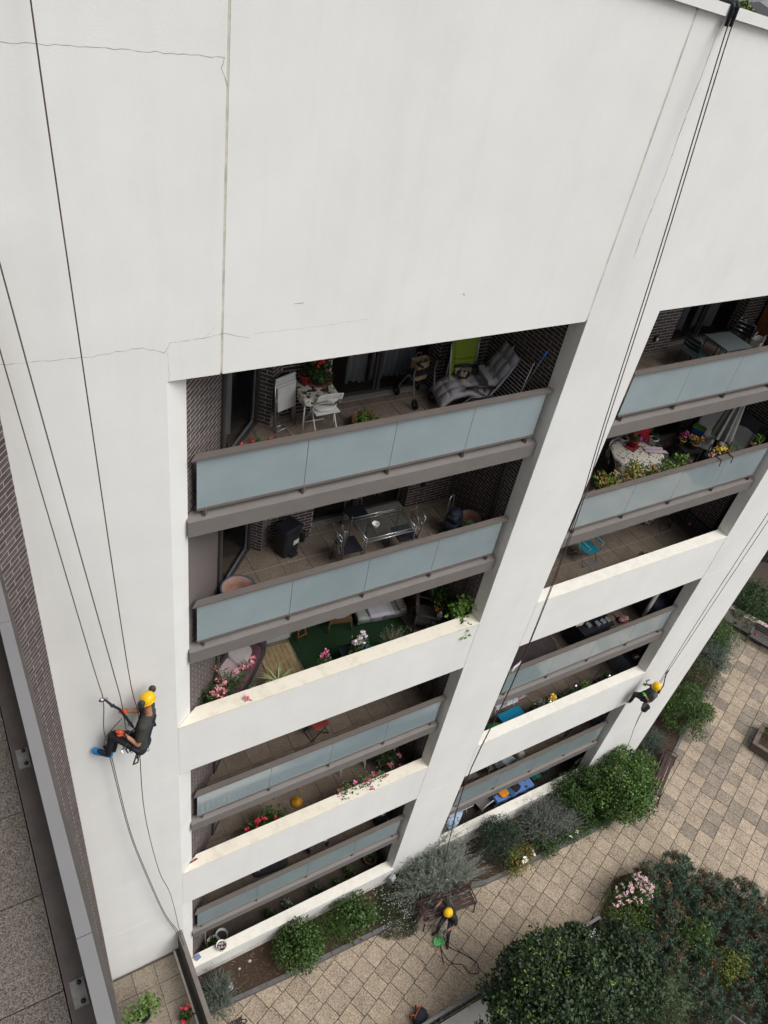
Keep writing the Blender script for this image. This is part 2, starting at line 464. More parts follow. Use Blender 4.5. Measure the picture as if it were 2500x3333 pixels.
# ---------------------------------------------------------------- the apartment block
bld = thing('apartment_block', 'white rendered apartment block with two columns of recessed balconies', 'building')
def panel(poly, z0, z1, m=None): return MB().slab(poly, z0, z1).build('facade_panel', m or render, bld)
def rect(x0, x1, z0, z1, y0=0., y1=.28): return panel([(x0, y0), (x1, y0), (x1, y1), (x0, y1)], z0, z1)
g = .006
JL = [(-3.2, 0), (0, 0), (.30, .214), (.30, .3), (-3.2, .3)]
for z0, z1 in ((0, ZE0 - g), (ZE0 + g, ZC0 - g), (ZC0 + g, ZT)):
    panel(JL, z0, z1)
def roofz(x): return 24.107 - .1106 * (x - 6.075)         # the roof edge falls gently to the right
def toppanel(x0, x1):
    return MB().add([(x0,0,ZT),(x1,0,ZT),(x1,.28,ZT),(x0,.28,ZT),(x0,0,roofz(x0)),(x1,0,roofz(x1)),(x1,.28,roofz(x1)),(x0,.28,roofz(x0))],
        ((0,3,2,1),(4,5,6,7),(0,1,5,4),(1,2,6,5),(2,3,7,6),(3,0,4,7))).build('facade_panel', render, bld)
toppanel(-3.2, .66 - .014); toppanel(.66 + .014, 6.50 - .017); toppanel(6.50 + .017, XE)
for x0, x1 in ((XB, XC), (XD, XE)):
    for z0, z1 in ((0, ZE0 - g), (ZE0 + g, ZC0 - g), (ZC0 + g, ZT)): rect(x0, x1, z0, z1)
for x0, x1 in ((XA, XB), (XC, XD)):
    for z0, z1, cm in ((ZC0, ZC1, 0), (ZE0, ZE1, 1)):
        e = .016 if x0 == XA else .008
        rect(x0 + e, x1 - .009, z0, z1 - .03, .002, .262)
        m = cap_stain if x0 == XA else cap_clean
        l = [(x0 + .008, -.006), (x0 + .43, .292)] if x0 == XA else [(x0 + .003, -.006), (x0 + .003, .292)]
        MB().slab([l[0], (x1 - .004, -.006), (x1 - .004, .292), l[1]], z1 - .029, z1).build('parapet_cap', m, bld)
    rect(x0 + .01, x1 - .01, -.3, 1.25, -.03, .24)
    MB().slab([(x0 + .01, -.05), (x1 + .02, -.05), (x1 - .01, .262), (x0 + .3, .262)], 1.251, 1.28).build('parapet_cap', cap_clean, bld)
    MB().b2((x0 + .2, -.10, .3), (x1 - .01, -.031, .67)).build('wall_plinth', concrete, bld)
sb = MB()
sb.b2((-3.1, .0025, 0), (-.02, .25, 23.9)); sb.b2((.3, .0025, ZT + .02), (17.0, .25, 22.85)); sb.b2((.5, .0025, 22.851), (7.5, .25, 23.88)); sb.b2((6.4, .0025, 23.881), (6.6, .25, 24.03)); sb.b2((.5, .0025, 23.901), (.9, .25, 24.6))
sb.b2((XB + .02, .009, 0), (XC - .02, .25, ZT)); sb.b2((XD + .02, .009, 0), (XE - .02, .25, ZT))
for x0, x1 in ((XA + .001, XB - .001), (XC + .001, XD - .001)):
    sb.b2((x0, .02, ZC0 + .02), (x1, .1, ZC1 - .05)); sb.b2((x0, .02, ZE0 + .02), (x1, .1, ZE1 - .05))
sb.build('joint_sealant', sealant, bld)
sb = MB()
for z in (ZE0, ZC0):
    for a_, b_ in ((-3.1, -.03), (XB + .03, XC - .03)): MB().b2((a_, .0045, z - .012), (b_, .0065, z + .012)).build('joint_sealant', mat('sealant_brown', (.36,.27,.20), .8, var=.3), bld)
# right-hand reveals: warmer render, its colour lifted to offset the shade on them
for x in (XB, XD):
    MB().b2((x - .003, .004, 0), (x + .01, .33, ZT - .004)).build('jamb_reveal', reveal_m, bld)
MB().add([(-3.3,-.07,roofz(-3.3)),(17.1,-.07,roofz(17.1)),(17.1,.36,roofz(17.1)),(-3.3,.36,roofz(-3.3)),(-3.3,-.07,roofz(-3.3)+.125),(17.1,-.07,roofz(17.1)+.125),(17.1,.36,roofz(17.1)+.125),(-3.3,.36,roofz(-3.3)+.125)],((0,3,2,1),(4,5,6,7),(0,1,5,4),(1,2,6,5),(2,3,7,6),(3,0,4,7))).build('roof_coping', mat('coping_white', (.74,.745,.73), .6, var=.06), bld)
MB().b2((-3.1, .29, 21.6), (17.0, 8.6, 21.8)).build('roof', concrete, bld)
MB().b2((-3.2, 8.4, -3), (17.03, 8.7, 21.9)).build('rear_wall', render, bld)
MB().b2((16.9, .29, -3), (17.03, 8.4, 21.9)).build('side_wall', render, bld)
MB().b2((-3.2, .3, -3), (-3.07, 8.4, 21.9)).build('side_wall', render, bld)
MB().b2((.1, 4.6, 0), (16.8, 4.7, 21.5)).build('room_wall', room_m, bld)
# hairline cracks in the render
def crack(pts, w, jit, seed, y=-.0015):
    r_ = random.Random(seed); P = []
    for (xa, za), (xb, zb) in zip(pts, pts[1:]):
        n = max(2, int(math.hypot(xb - xa, zb - za) / .06))
        for k in range(n):
            t = k / n; P.append((xa + (xb - xa) * t + r_.uniform(-jit, jit) * .5, za + (zb - za) * t + r_.uniform(-jit, jit)))
    P.append(pts[-1]); mb = MB()
    for (xa, za), (xb, zb) in zip(P, P[1:]):
        l = math.hypot(xb - xa, zb - za) + 1e-6; nx, nz = -(zb - za) / l * w / 2, (xb - xa) / l * w / 2
        s = r_.uniform(.3, 1.)
        mb.add([(xa - nx*s, y, za - nz*s), (xb - nx*s, y, zb - nz*s), (xb + nx*s, y, zb + nz*s), (xa + nx*s, y, za + nz*s)], [(0,1,2,3)])
    mb.build('crack', crack_m, bld)
crack([(-2.9, 20.45), (-.85, 20.37), (-.25, 20.40), (-.02, 20.30), (.06, 20.42), (.4, 20.43), (.68, 20.45), (.9, 20.40), (1.0, 20.36)], 0.0063, .012, 1)
crack([(1.05, 20.41), (1.9, 20.40), (2.6, 20.42)], 0.0028, .006, 2)
crack([(0.02, 20.30), (.03, 20.0), (.02, 19.93)], 0.0028, .005, 3)
crack([(.45, 20.44), (.62, 20.6), (.7, 20.7)], 0.0028, .01, 4)
crack([(-2.9, 23.35), (-1.2, 23.33), (.0, 23.31), (.62, 23.29)], 0.0049, .008, 5)
crack([(.62, 23.29), (.6, 23.2), (.66, 23.05)], 0.0084, .012, 6)
crack([(7.0, 23.95), (6.995, 22.6), (7.02, 22.2), (7.0, 21.2), (7.02, 20.9)], 0.0140, .012, 7)
crack([(1.55, 20.72), (1.66, 20.74)], .02, .02, 8); crack([(4.0, 20.62), (4.03, 20.6)], 0.0210, .02, 9)
crack([(8.08, 11.3), (8.085, 12.8)], .006, .003, 10); crack([(8.09, 5.5), (8.085, 7.1)], .006, .003, 11); crack([(14.42, 11.3), (14.425, 12.83)], 0.0070, .003, 12)
crack([(7.1, 16.25), (7.2, 16.33), (7.3, 16.34)], 0.0042, .01, 13)

# floors, soffits, balustrades, brick recesses
BR = []
tiles = []
def balustrade(x0, x1, zf, joints):
    b = link('balustrade', None, bld)
    MB().slab([(x0 - .09, .135), (x1 + .08, .135), (x1 + .08, .255), (x0 + .02, .255)], zf + 1.005, zf + 1.04).build('handrail', rail_m, b)
    MB().b2((x0, .18, zf + .085), (x1, .225, zf + .125)).build('bottom_rail', rail_m, b)
    xs_ = [x0] + joints + [x1]
    for a, c in zip(xs_, xs_[1:]):
        MB().b2((a + .004, .195, zf + .1), (c - .004, .21, zf + 1.02)).build('glass_pane', frost, b)
    for x in [x0 + .12] + joints + [x1 - .12]:
        MB().b2((x - .03, .185, zf - .01), (x + .03, .24, zf + .086)).b2((x - .012, .165, zf - .02), (x - .004, .2, zf + .1)).build('bracket', rail_m, b)
    MB().add([(x0 - .14, .13, zf - .33), (x1 + .1, .13, zf - .33), (x1 + .1, .13, zf - .05), (x0 - .14, .13, zf - .05),
              (x0 - .14, .30, zf - .33), (x1 + .1, .30, zf - .33), (x1 + .1, .30, zf - .001), (x0 - .14, .30, zf - .001)],
             [(0,1,2,3), (3,2,6,7), (0,4,5,1), (4,7,6,5), (0,3,7,4), (1,5,6,2)]).build('edge_beam', beam_m, b)
def curtain(parent, x0, x1, y, z0, z1, waves, amp=.035, d=None):
    """hanging folds between two xy points"""
    a = Vector((x0, y)) if d is None else Vector(d[0]); b = Vector((x1, y)) if d is None else Vector(d[1])
    n = Vector(((b - a).y, -(b - a).x)).normalized()
    def fn(u, v):
        p = a + (b - a) * u + n * (amp * math.sin(u * waves * 6.283) * (.5 + .5 * (1 - v)))
        return (p.x, p.y, z0 + .03 * math.sin(u * 5) + (z1 - z0) * v)
    return MB().sheet(fn, waves * 8, 4).build('curtain', curtain_m, parent, True)
def sliding_door(zf, x0, x1, y, zh, cur):
    d = link('sliding_door', None, bld); xm = (x0 + x1) / 2
    f = MB(); f.b2((x0, y - .05, zf), (x1, y + .06, zf + .07)); f.b2((x0, y - .05, zh - .08), (x1, y + .06, zh))
    for x in (x0 + .03, xm - .03, xm + .03, x1 - .03): f.b2((x - .03, y - (.02 if x < xm else .05), zf + .07), (x + .03, y + .04, zh - .08))
    f.build('door_frame', dmetal, d)
    MB().b2((x0, y - .16, zf - .002), (x1, y - .05, zf + .03)).build('door_sill', mat('sill_metal', (.25,.23,.21), .5), d)
    for a, b, yy in ((x0 + .06, xm - .05, y + .01), (xm + .06, x1 - .06, y - .02)):
        MB().b2((a, yy - .004, zf + .07), (b, yy + .004, zh - .08)).build('glass_pane', pane, d)
    for a, b in cur: curtain(d, a, b, y + .22, zf + .12, zh, max(3, int((b - a) * 9)))
    return d
for i, zf in enumerate(FZ):
    zh = (FZ[i - 1] - .32) if i else ZT - .0
    glassy = i in (0, 1, 3, 5)
    for side, X0 in ((0, 0.), (1, XC)):
        x1 = 6.56 if side == 0 else 14.95
        # slab, room floor, soffit
        MB().b2((X0 + .05 if side else .28, .301, zf - .3), (x1 + .1, 4.59, zf - .03)).build('floor_slab', soffit, bld)
        fl = MB().b2((X0 + .06 if side else .29, .303, zf - .03), (x1, 2.34, zf - .012)).build('balcony_floor', joint_m, bld)
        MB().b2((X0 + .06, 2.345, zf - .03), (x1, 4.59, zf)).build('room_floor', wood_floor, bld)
        for ix in range(0, 13):
            for iy in range(0, 4):
                cx = (1.915 - 4 * .52 if side == 0 else 8.1 + .36) + ix * .52 + .26; cy = .37 + iy * .53 + .265
                if side == 0 and (cy - .2) > (cx - .28) * 1.05 + .5: continue
                if cx + .2 > x1: continue
                tiles.append(((Vector((cx, cy, zf)) - CAMP).length, fl, (cx, cy, zf)))
        if glassy:
            joints = [2.05, 3.51, 4.95] if side == 0 else [9.95, 11.4, 12.85]
            balustrade(*((.42, 6.40) if side == 0 else (8.42, 14.28)), zf, joints)
    # left recess
    bm_, mm_ = (brick_m, mortar_m)
    sf = zf if i == 0 else None
    d = Vector((1.74, 1.84)).normalized()
    BR.append(brick_wall(bld, 'brick_wall', (.285, .205), (1.07, 1.06), zf - .0, zh, bm_, mm_, sf))
    BR.append(brick_wall(bld, 'brick_wall', (2.05, 2.04), (2.22, 1.86), zf, zh, bm_, mm_))
    BR.append(brick_wall(bld, 'brick_wall', (2.22, 1.86), (2.46, 2.06), zf, zh, bm_, mm_))
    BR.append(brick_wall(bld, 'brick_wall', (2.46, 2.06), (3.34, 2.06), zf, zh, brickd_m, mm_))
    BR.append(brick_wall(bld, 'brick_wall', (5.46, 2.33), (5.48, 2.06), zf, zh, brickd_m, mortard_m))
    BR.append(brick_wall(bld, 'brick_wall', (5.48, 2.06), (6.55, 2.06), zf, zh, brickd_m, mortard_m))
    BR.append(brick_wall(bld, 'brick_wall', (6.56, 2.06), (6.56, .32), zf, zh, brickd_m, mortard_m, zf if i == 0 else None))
    # glazed door in the splayed wall
    dd = link('balcony_door', None, bld)
    a = Vector((1.07, 1.06)); b = Vector((2.04, 2.05)); u = (b - a).normalized()
    f = MB()
    for p in (a + u * .04, b - u * .05): f.bar((p.x, p.y, zf), (p.x, p.y, zh - .02), .09, .09, (u.x, u.y, 0))
    f.bar((a.x, a.y, zf + .035), (b.x, b.y, zf + .035), .09, .07, (0,0,1)); f.bar((a.x, a.y, zh - .25), (b.x, b.y, zh - .25), .09, .46, (0,0,1))
    f.build('door_frame', dmetal, dd)
    sx = MB(); n = Vector((u.y, -u.x)) * .0
    a2, b2 = a + u * .15, b - u * .14
    sx.bar((a2.x, a2.y, zf + .10), (b2.x, b2.y, zf + .10), .03, .035, (0,0,1))
    for p in (a2, b2): sx.bar((p.x, p.y, zf + .1), (p.x, p.y, zh - .4), .03, .03, (u.x, u.y, 0))
    sx.build('door_sash', mat('sash_metal', (.16,.18,.20), .35), dd)
    MB().bar((a2.x, a2.y, (zf + zh) / 2), (b2.x, b2.y, (zf + zh) / 2), .008, zh - zf - .5, (0,0,1)).build('glass_pane', pane, dd)
    if i == 0: curtain(dd, 0, 0, 0, zf + .15, zh, 4, .04, ((1.10, 1.34), (1.52, 1.80)))
    sliding_door(zf, 3.36, 5.44, 2.30, zh, [[(3.9, 4.3), (4.38, 5.3)], [(4.5, 5.2)], [(3.5, 3.8)], [], [], [], []][i])
    # right recess
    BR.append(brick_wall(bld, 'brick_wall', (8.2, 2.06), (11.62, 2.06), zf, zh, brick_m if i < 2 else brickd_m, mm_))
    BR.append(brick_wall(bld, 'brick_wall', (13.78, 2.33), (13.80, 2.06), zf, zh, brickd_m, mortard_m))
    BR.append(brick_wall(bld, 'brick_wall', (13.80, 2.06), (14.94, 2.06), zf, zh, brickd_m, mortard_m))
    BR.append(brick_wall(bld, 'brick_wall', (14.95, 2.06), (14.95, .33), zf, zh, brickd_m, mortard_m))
    sliding_door(zf, 11.66, 13.76, 2.30, zh, [[(11.75, 12.05), (12.3, 12.5), (12.75, 13.5)], [], [(12.6, 13.2)], [], [(12, 12.6)], [], []][i])
    # rain pipe in the right-hand corner of each recess
    for x, top in ((6.47, zh - .25), (14.86, zh - .2)):
        if i == 0: continue
        MB().tube([(x, .62, zf), (x, .62, top), (x - .01, .58, top + .12), (x - .03, .48, top + .16)], .045, 10).build('rain_pipe', pipe_m, bld, True)
flush_singles(300)
for w, mb, bm_ in BR:
    if mb.v: mb.build('bricks', bm_, w, kind='stuff')
tiles.sort(key=lambda t: t[0])
tm = MB().box((0,0,-.008), (.51, .52, .016)).mesh('floor_tile', tile_m)
lf = {}
for k, (dist, fl, loc) in enumerate(tiles):
    if k < 300: link('floor_tile', tm, fl, loc)
    else: lf.setdefault(fl.name, (fl, MB()))[1].box((loc[0], loc[1], loc[2] - .008), (.51, .52, .016))
for fl, mb in lf.values(): mb.build('floor_tiles', tile_m, fl, kind='stuff')
# pale grout along the two long joints
for zf in FZ:
    for a, b in ((.6, 6.5), (8.3, 14.7)):
        m_ = MB()
        for y in (1.43, 1.96 if a < 1 else 1.96): m_.b2((a if y < 1.5 else a + 1.9, y - .006, zf - .012), (b, y + .006, zf + .001))
        m_.build('grout_line', jointl_m, bld)

# ---------------------------------------------------------------- brick wing with the deck the picture was taken from
wing = thing('brick_wing', 'dark brown brick wing with a paved deck and metal coping', 'building')
wd = Vector((-.64, -.768)).normalized(); E0 = Vector((-1.856, -1.0))
E1 = E0 + wd * 1.45; E2 = E0 + wd * 3.6
BR = [brick_wall(wing, 'brick_wall', E1, E0, 3.02, 22.0, brick_m, mat('mortar_grey', (.33,.31,.305), .9, var=.25, scale=14), 12.)]
flush_singles(300)
for w, mb, bm_ in BR: mb.build('bricks', bm_, w, kind='stuff')
MB().slab([(E1.x, E1.y), (E2.x, E2.y), (E2.x - .2, E2.y + .2), (E1.x - .2, E1.y + .2)], 3.02, 22).build('rear_wall', brick_m, wing)
MB().slab([(E0.x - .01, E0.y), (-1.96, -.02), (-2.2, -.02), (E0.x - .2, E0.y - .1)], 3.02, 22).build('return_wall', brick_m, wing)
deckz = 18.4
MB().b2((-6, -9, deckz - .5), (-2.45, -1.55, deckz - .06)).build('deck_slab', concrete, wing)
bedg = mat('slab_edge_brown', (.115,.098,.088), .75, var=.25, scale=5, bump=.1)
MB().b2((-2.435, -9, deckz - .5), (-2.15, -1.33, deckz + .02)).build('slab_edge', bedg, wing)
agg = mat('exposed_aggregate', (.105,.088,.076), .85, var=.3, rnd=.06, scale=6, bump=.9, bscale=110, speck=(140,(.03,.024,.02),.7,(.34,.30,.265)), spec=.3)
dpm = MB().box((0,0,-.025), (.745, .745, .05)).mesh('deck_paver', agg)
for iy in range(9):
    for ix in range(3):
        link('deck_paver', dpm, wing, (-2.82 - .755 * ix, -2.64 - .755 * iy + .755 * 1, deckz))
cp = mat('coping_metal', (.19,.19,.195), .45, var=.06, scale=2, spec=.5)
for y0, y1 in ((-1.36, -2.13), (-2.135, -5.2), (-5.205, -9)):
    MB().b2((-2.285, y1, deckz + .53), (-2.180, y0, deckz + .565)).build('coping', cp, wing)
MB().b2((-2.29, -9, deckz + .02), (-2.20, -1.36, deckz + .53)).build('upstand', bedg, wing)
MB().b2((-2.179, -9, deckz + .43), (-2.146, -1.34, deckz + .52)).build('outer_flashing', mat('flashing', (.085,.077,.07), .6, var=.2, scale=4), wing)
plate = mat('base_plate', (.27,.26,.24), .7, var=.3, scale=15)
bolt = mat('bolt_black', (.012,.012,.016), .3)
for y in (-3.29, -5.36):
    pl = MB().box((-2.352, y, deckz + .032), (.10, .19, .022)).build('base_plate', plate, wing)
    for dy in (-.07, .065): MB().ell((-2.338, y + dy, deckz + .055), (.018, .018, .02), 10).build('bolt', bolt, pl, True)
MB().ell((-2.03, -1.5, 11.9), (.07, .03, .05), 8).build('wall_fern', leafmat('fernleaf', [(.03,.09,.015), (.05,.12,.02)]), wing)

for o in list(wing.children):                       # the deck edge runs a degree off the facade normal
    if o.name.split('.')[0] in ('deck_slab','slab_edge','deck_paver','coping','upstand','outer_flashing','base_plate'):
        pv = Vector((-2.11, -1.3, 0)); rm = Matrix.Rotation(-.003, 4, 'Z')
        o.matrix_basis = Matrix.Translation(pv) @ rm @ Matrix.Translation(-pv) @ o.matrix_basis
# little terrace between the wing and the facade
tr = thing('side_terrace', 'small paved terrace with a dark metal parapet at the foot of the wall', 'terrace')
MB().b2((-4.5, -9, 2.6), (-.0, -.02, 3.0)).build('terrace_slab', joint_m, tr)
tt = mat('terrace_tile', (.235,.195,.145), .9, col2=(.14,.115,.09), scale=3, bump=.35, bscale=100, rnd=.1, speck=(75,(.10,.08,.07),.5,(.50,.44,.36)), spec=.2)
ttm = MB().box((0,0,-.02), (.532, .498, .04)).mesh('terrace_tile', tt)
for ix in range(4):
    for iy in range(10):
        link('terrace_tile', ttm, tr, (-.435 - .273 + .01 - .545 * ix + .16, -.33 - .51 * iy, 3.04))
white = mat('white_strip', (.70,.66,.56), .8, var=.15, scale=6)
MB().b2((-.285, -9, 3.0), (-.24, -.03, 3.10)).build('edge_strip', white, tr)
dk = mat('gutter_dark', (.065,.058,.053), .6, var=.4, scale=4)
MB().b2((-.239, -9, 3.0), (-.15, -.03, 3.06)).build('gutter', dk, tr)
MB().b2((-.149, -9, .4), (-.052, -.02, 4.10)).build('parapet', dk, tr)
MB().b2((-.155, -9, 4.101), (-.045, -.012, 4.125)).build('parapet_cap', mat('parapet_cap_brown', (.17,.15,.135), .5, var=.2, scale=3), tr)
# ---------------------------------------------------------------- shared furniture materials
ZA, ZB, ZC, ZD, ZE, ZF, ZG = FZ
whitep = mat('white_plastic', (.68,.68,.67), .4, var=.08)
chrome = mat('chrome_tube', (.42,.43,.44), .28, metal=.8, var=.1)
steel = mat('grey_steel', (.20,.21,.22), .35, metal=.6, var=.15)
navy = mat('navy_fabric', (.014,.018,.035), .7, var=.3, scale=20)
greyc = mat('grey_cushion', (.31,.30,.325), .9, var=.1, scale=25, bump=.15, bscale=200, sheen=.2)
terra = mat('terracotta', (.30,.125,.075), .8, var=.25, scale=9, bump=.1)
terra2 = mat('old_terracotta', (.33,.19,.155), .8, var=.3, scale=6)
blackm = mat('black_metal', (.018,.018,.02), .4, var=.2)
rubber = mat('rubber', (.016,.016,.017), .7)
soilp = mat('pot_soil', (.04,.028,.02), 1., var=.4, scale=40, bump=.5)
wood = mat('varnished_wood', (.28,.12,.05), .5, var=.35, scale=14)
wicker_m = mat('wicker', (.20,.11,.05), .7, col2=(.11,.06,.028), scale=60, bump=.6, bscale=120)
red_p = mat('red_plastic', (.45,.02,.03), .35); blue_p = mat('blue_plastic', (.02,.12,.42), .4)
G1 = leafmat('leaf_mid', [(0.0165,0.045,0.009),(0.03375,0.0825,0.015),(0.06375,0.1275,0.02625)])
G2 = leafmat('leaf_dark', [(0.0096,0.028,0.0096),(0.02,0.048,0.0144),(0.036,0.072,0.0224)])
G3 = leafmat('leaf_bright', [(0.04,0.096,0.016),(0.088,0.168,0.028),(0.152,0.24,0.048)])
GS = leafmat('leaf_silver', [(.085,.12,.085), (.16,.20,.15), (.26,.30,.235)])
GY = leafmat('leaf_striped', [(.10,.15,.04), (.28,.32,.14), (.42,.44,.24)])
GR = leafmat('leaf_russet', [(.05,.11,.02), (.13,.2,.04), (.34,.10,.03)])
FP = leafmat('petal_pink', [(.62,.10,.20), (.78,.25,.32), (.82,.42,.46)])
FR = leafmat('petal_red', [(.55,.008,.02), (.75,.03,.06), (.7,.06,.16)])
FM = leafmat('petal_magenta', [(.55,.02,.16), (.72,.10,.34), (.75,.25,.45)])
FW = leafmat('petal_white', [(.62,.58,.60), (.75,.66,.72), (.8,.78,.78)])
FY = leafmat('petal_yellow', [(.62,.36,.01), (.75,.52,.03), (.8,.62,.12)])
FO = leafmat('petal_orange', [(.7,.18,.01), (.8,.30,.02), (.75,.4,.05)])
twig_m = mat('twig', (.13,.095,.06), .9)

def blooms(name, parent, m, P, size, per, rng):
    """flower heads: per petals round each point"""
    ms = []
    for k in range(min(3, len(P))):
        d = rng.normal(0, 1, (per, 3)); d[:, 2] = abs(d[:, 2]) + .2; d /= np.linalg.norm(d, axis=1)[:, None]
        ms.append(leaf_mesh('flower', m, d * size * .35, d, size, size * .8, rng, .5, .3, .1))
    for k, p in enumerate(P):
        link('flower', ms[k % len(ms)], parent, tuple(p), k * 2.4)
def plant(parent, c, r, n, L, Wd, m, seed, k=8, spread=.7, up=.3, name='foliage', lr=.5):
    rng = np.random.default_rng(seed)
    P, d = crown_pts(c, r, k, n, rng, lr)
    return link(name, leaf_mesh(name, m, P, d, L, Wd, rng, spread, up), parent), rng, P
def pot_profile(r, h, taper=.72, rim=.08):
    return [(r*taper, 0), (r*.97, h*.86), (r*(1+rim), h*.86), (r*(1+rim), h), (r*.9, h), (r*.88, h*.86), (.001, h*.84)]
def potted(name, label, cat_, loc, r, h, potm, crown=None, n=260, L=.06, Wd=.035, lm=None, seed=1, fl=None, k=7, up=.3, saucer=None, spread=.7, group=None):
    """pot with soil, foliage and, if fl=(material, count, size), flowers"""
    t = thing(name, label, cat_, loc, 0, group)
    p = MB().lathe(pot_profile(r, h), n=18).build('pot', potm, t, True)
    MB().cone((0,0,h*.80), (0,0,h*.87), r*.86, r*.86, 14).build('soil', soilp, t)
    if saucer: MB().lathe([(r*.8,0), (r*1.15,.012), (r*1.2,.035), (r*1.1,.03), (.001,.014)], n=18).build('saucer', saucer, t, True)
    if crown:
        f, rng, P = plant(t, (0, 0, h*.9 + crown[2]*.25), crown, n, L, Wd, lm, seed, k, spread, up)
        st = [[(0,0,h*.85), tuple(P[i]*np.array([.5,.5,.7])), tuple(P[i])] for i in range(0, len(P), max(1, len(P)//14))]
        twigs(st, .005, twig_m, 'stems', t)
        if fl:
            top = P[np.argsort(-P[:, 2])[:max(fl[1]*6, 10)]]; q = top[rng.choice(len(top), fl[1], replace=False)] + [0, 0, L*.6]
            blooms('flowers', t, fl[0], q, fl[2], 7, rng)
    return t

# ---------------------------------------------------------------- top balcony, left column
def folded_chair(t, s=1.):
    """folded chair standing on its edge: legs, back slats, seat hung flat"""
    for x in (-.21, .21):
        MB().tube([(x, .0, .0), (x, .05, .45), (x, .10, .95)], .013, 8).build('leg', chrome, t, True)
        MB().tube([(x*.9, .09, .02), (x*.9, .07, .45), (x*.9, .05, .62)], .012, 8).build('leg', chrome, t, True)
    MB().tube([(-.21, 0, .02), (.21, 0, .02)], .012, 8).tube([(-.19, .09, .03), (.19, .09, .03)], .011, 8).build('foot_rail', chrome, t, True)
    MB().box((0, .045, .60), (.37, .035, .42), rot=Matrix.Rotation(-.1, 3, 'X')).build('seat', whitep, t)
    for z in (.82, .875, .93): MB().box((0, .085 + (z-.8)*.1, z), (.42, .022, .035)).build('back_slat', whitep, t)
    MB().box((0, .105, .88), (.42, .012, .16)).build('back_frame', whitep, t)
t = thing('folding_chair', 'folded white chair with chrome frame leaning on the brick pier', 'chair', (2.43, 1.72, ZA), R(18))
folded_chair(t)
def folding_chair_open(t, m, seatm=None):
    for x in (-.22, .22):
        MB().tube([(x, -.27, 0), (x*.95, 0, .42), (x*.93, .19, .80)], .013, 8).build('leg', m, t, True)
        MB().tube([(x*.86, .24, 0), (x*.86, .0, .42), (x*.86, -.18, .45)], .013, 8).build('leg', m, t, True)
    MB().tube([(-.22, -.27, .015), (.22, -.27, .015)], .011, 8).tube([(-.19, .24, .015), (.19, .24, .015)], .011, 8).build('foot_rail', m, t, True)
    MB().box((0, -.02, .455), (.42, .40, .022)).build('seat', m, t)
    def bk(u, v): return ((u-.5)*.46, .165 + .035*v - .05*math.cos((u-.5)*2.6), .66 + .15*v)
    MB().sheet(bk, 10, 3, .02).build('backrest', m, t, True)
t = thing('folding_chair', 'open white folding chair pulled up to the tablecloth', 'chair', (2.97, 1.52, ZA), R(180))
folding_chair_open(t, whitep)
cu = MB().ell((0, 0, .028), (.19, .18, .03), 16, p=.6)
single(cu.xf(Matrix.Translation((2.97, 1.54, ZA + .466))), 'seat_cushion', mat('white_cloth', (.62,.61,.58), .95, var=.1), 'white padded cushion on the open folding chair', 'cushion', True)
t = thing('side_table', 'small table with white legs under a leaf-patterned cloth', 'table', (2.90, 1.70, ZA), R(-6))
MB().box((0, 0, .70), (.58, .56, .025)).build('tabletop', whitep, t)
for x in (-.26, .26):
    for y in (-.24, .24): MB().tube([(x, y, 0), (x, y, .69)], .013, 8).build('leg', whitep, t, True)
tc = mat('leaf_print_cloth', (.60,.58,.50), .9, var=.04)
def cloth_print(name, base, blobs, scale=6., thr=.6):
    m = mat(name, base, .9, var=.06); N = m.node_tree.nodes; L = m.node_tree.links; b = N['Principled BSDF']
    src = b.inputs['Base Color'].links[0].from_socket
    tc_ = N.new('ShaderNodeTexCoord')
    for i, (c, sc, th_) in enumerate(blobs):
        v = N.new('ShaderNodeTexNoise'); v.inputs['Scale'].default_value = sc; v.inputs['Detail'].default_value = 3
        mp = N.new('ShaderNodeMapping'); mp.inputs['Location'].default_value = (i*3.1, i*1.7, 0)
        L.new(tc_.outputs['Object'], mp.inputs[0]); L.new(mp.outputs[0], v.inputs['Vector'])
        g_ = N.new('ShaderNodeMapRange'); g_.inputs[1].default_value = th_; g_.inputs[2].default_value = th_ + .02
        L.new(v.outputs[0], g_.inputs[0])
        mx = N.new('ShaderNodeMix'); mx.data_type = 'RGBA'; mx.inputs[7].default_value = (*c, 1)
        L.new(g_.outputs[0], mx.inputs[0]); L.new(src, mx.inputs[6]); src = mx.outputs[2]
    L.new(src, b.inputs['Base Color']); return m
leafcloth = cloth_print('leaf_cloth', (.62,.60,.52), [((.045,.04,.03), 8, .57), ((.10,.13,.04), 10, .60), ((.30,.16,.07), 11, .64)])
def tablecloth(hx, hy, z, drop, wav=5, amp=.02, seed=0):
    def fn(u, v):
        a, b = (u-.5)*2, (v-.5)*2; ex, ey = hx + drop, hy + drop
        x, y = a*ex, b*ey; dx = max(0, abs(x)-hx); dy = max(0, abs(y)-hy); d = max(dx, dy)
        w = amp * math.sin((x*3.1 + y*2.7 + seed)*wav) * min(1, d/.08)
        px = math.copysign(min(abs(x), hx) + (.012 if dx else 0), x) + (w if dx else 0); py = math.copysign(min(abs(y), hy) + (.012 if dy else 0), y) + (w if dy else 0)
        return (px, py, z - d)
    return MB().sheet(fn, 28, 28)
o = single(tablecloth(.29, .28, .718, .12), 'tablecloth', leafcloth, 'white tablecloth with brown leaf print on the small balcony table', 'tablecloth', True)
o.location = (2.90, 1.70, ZA); o.rotation_euler.z = R(-6)
tz = ZA + .722
t = potted('potted_plant', 'red pot with dark thin-leaved plant on the tablecloth', 'potted plant', (2.77, 1.87, tz), .09, .17, red_p, (.10,.10,.16), 70, .10, .012, G2, 3, spread=.4, up=1.)
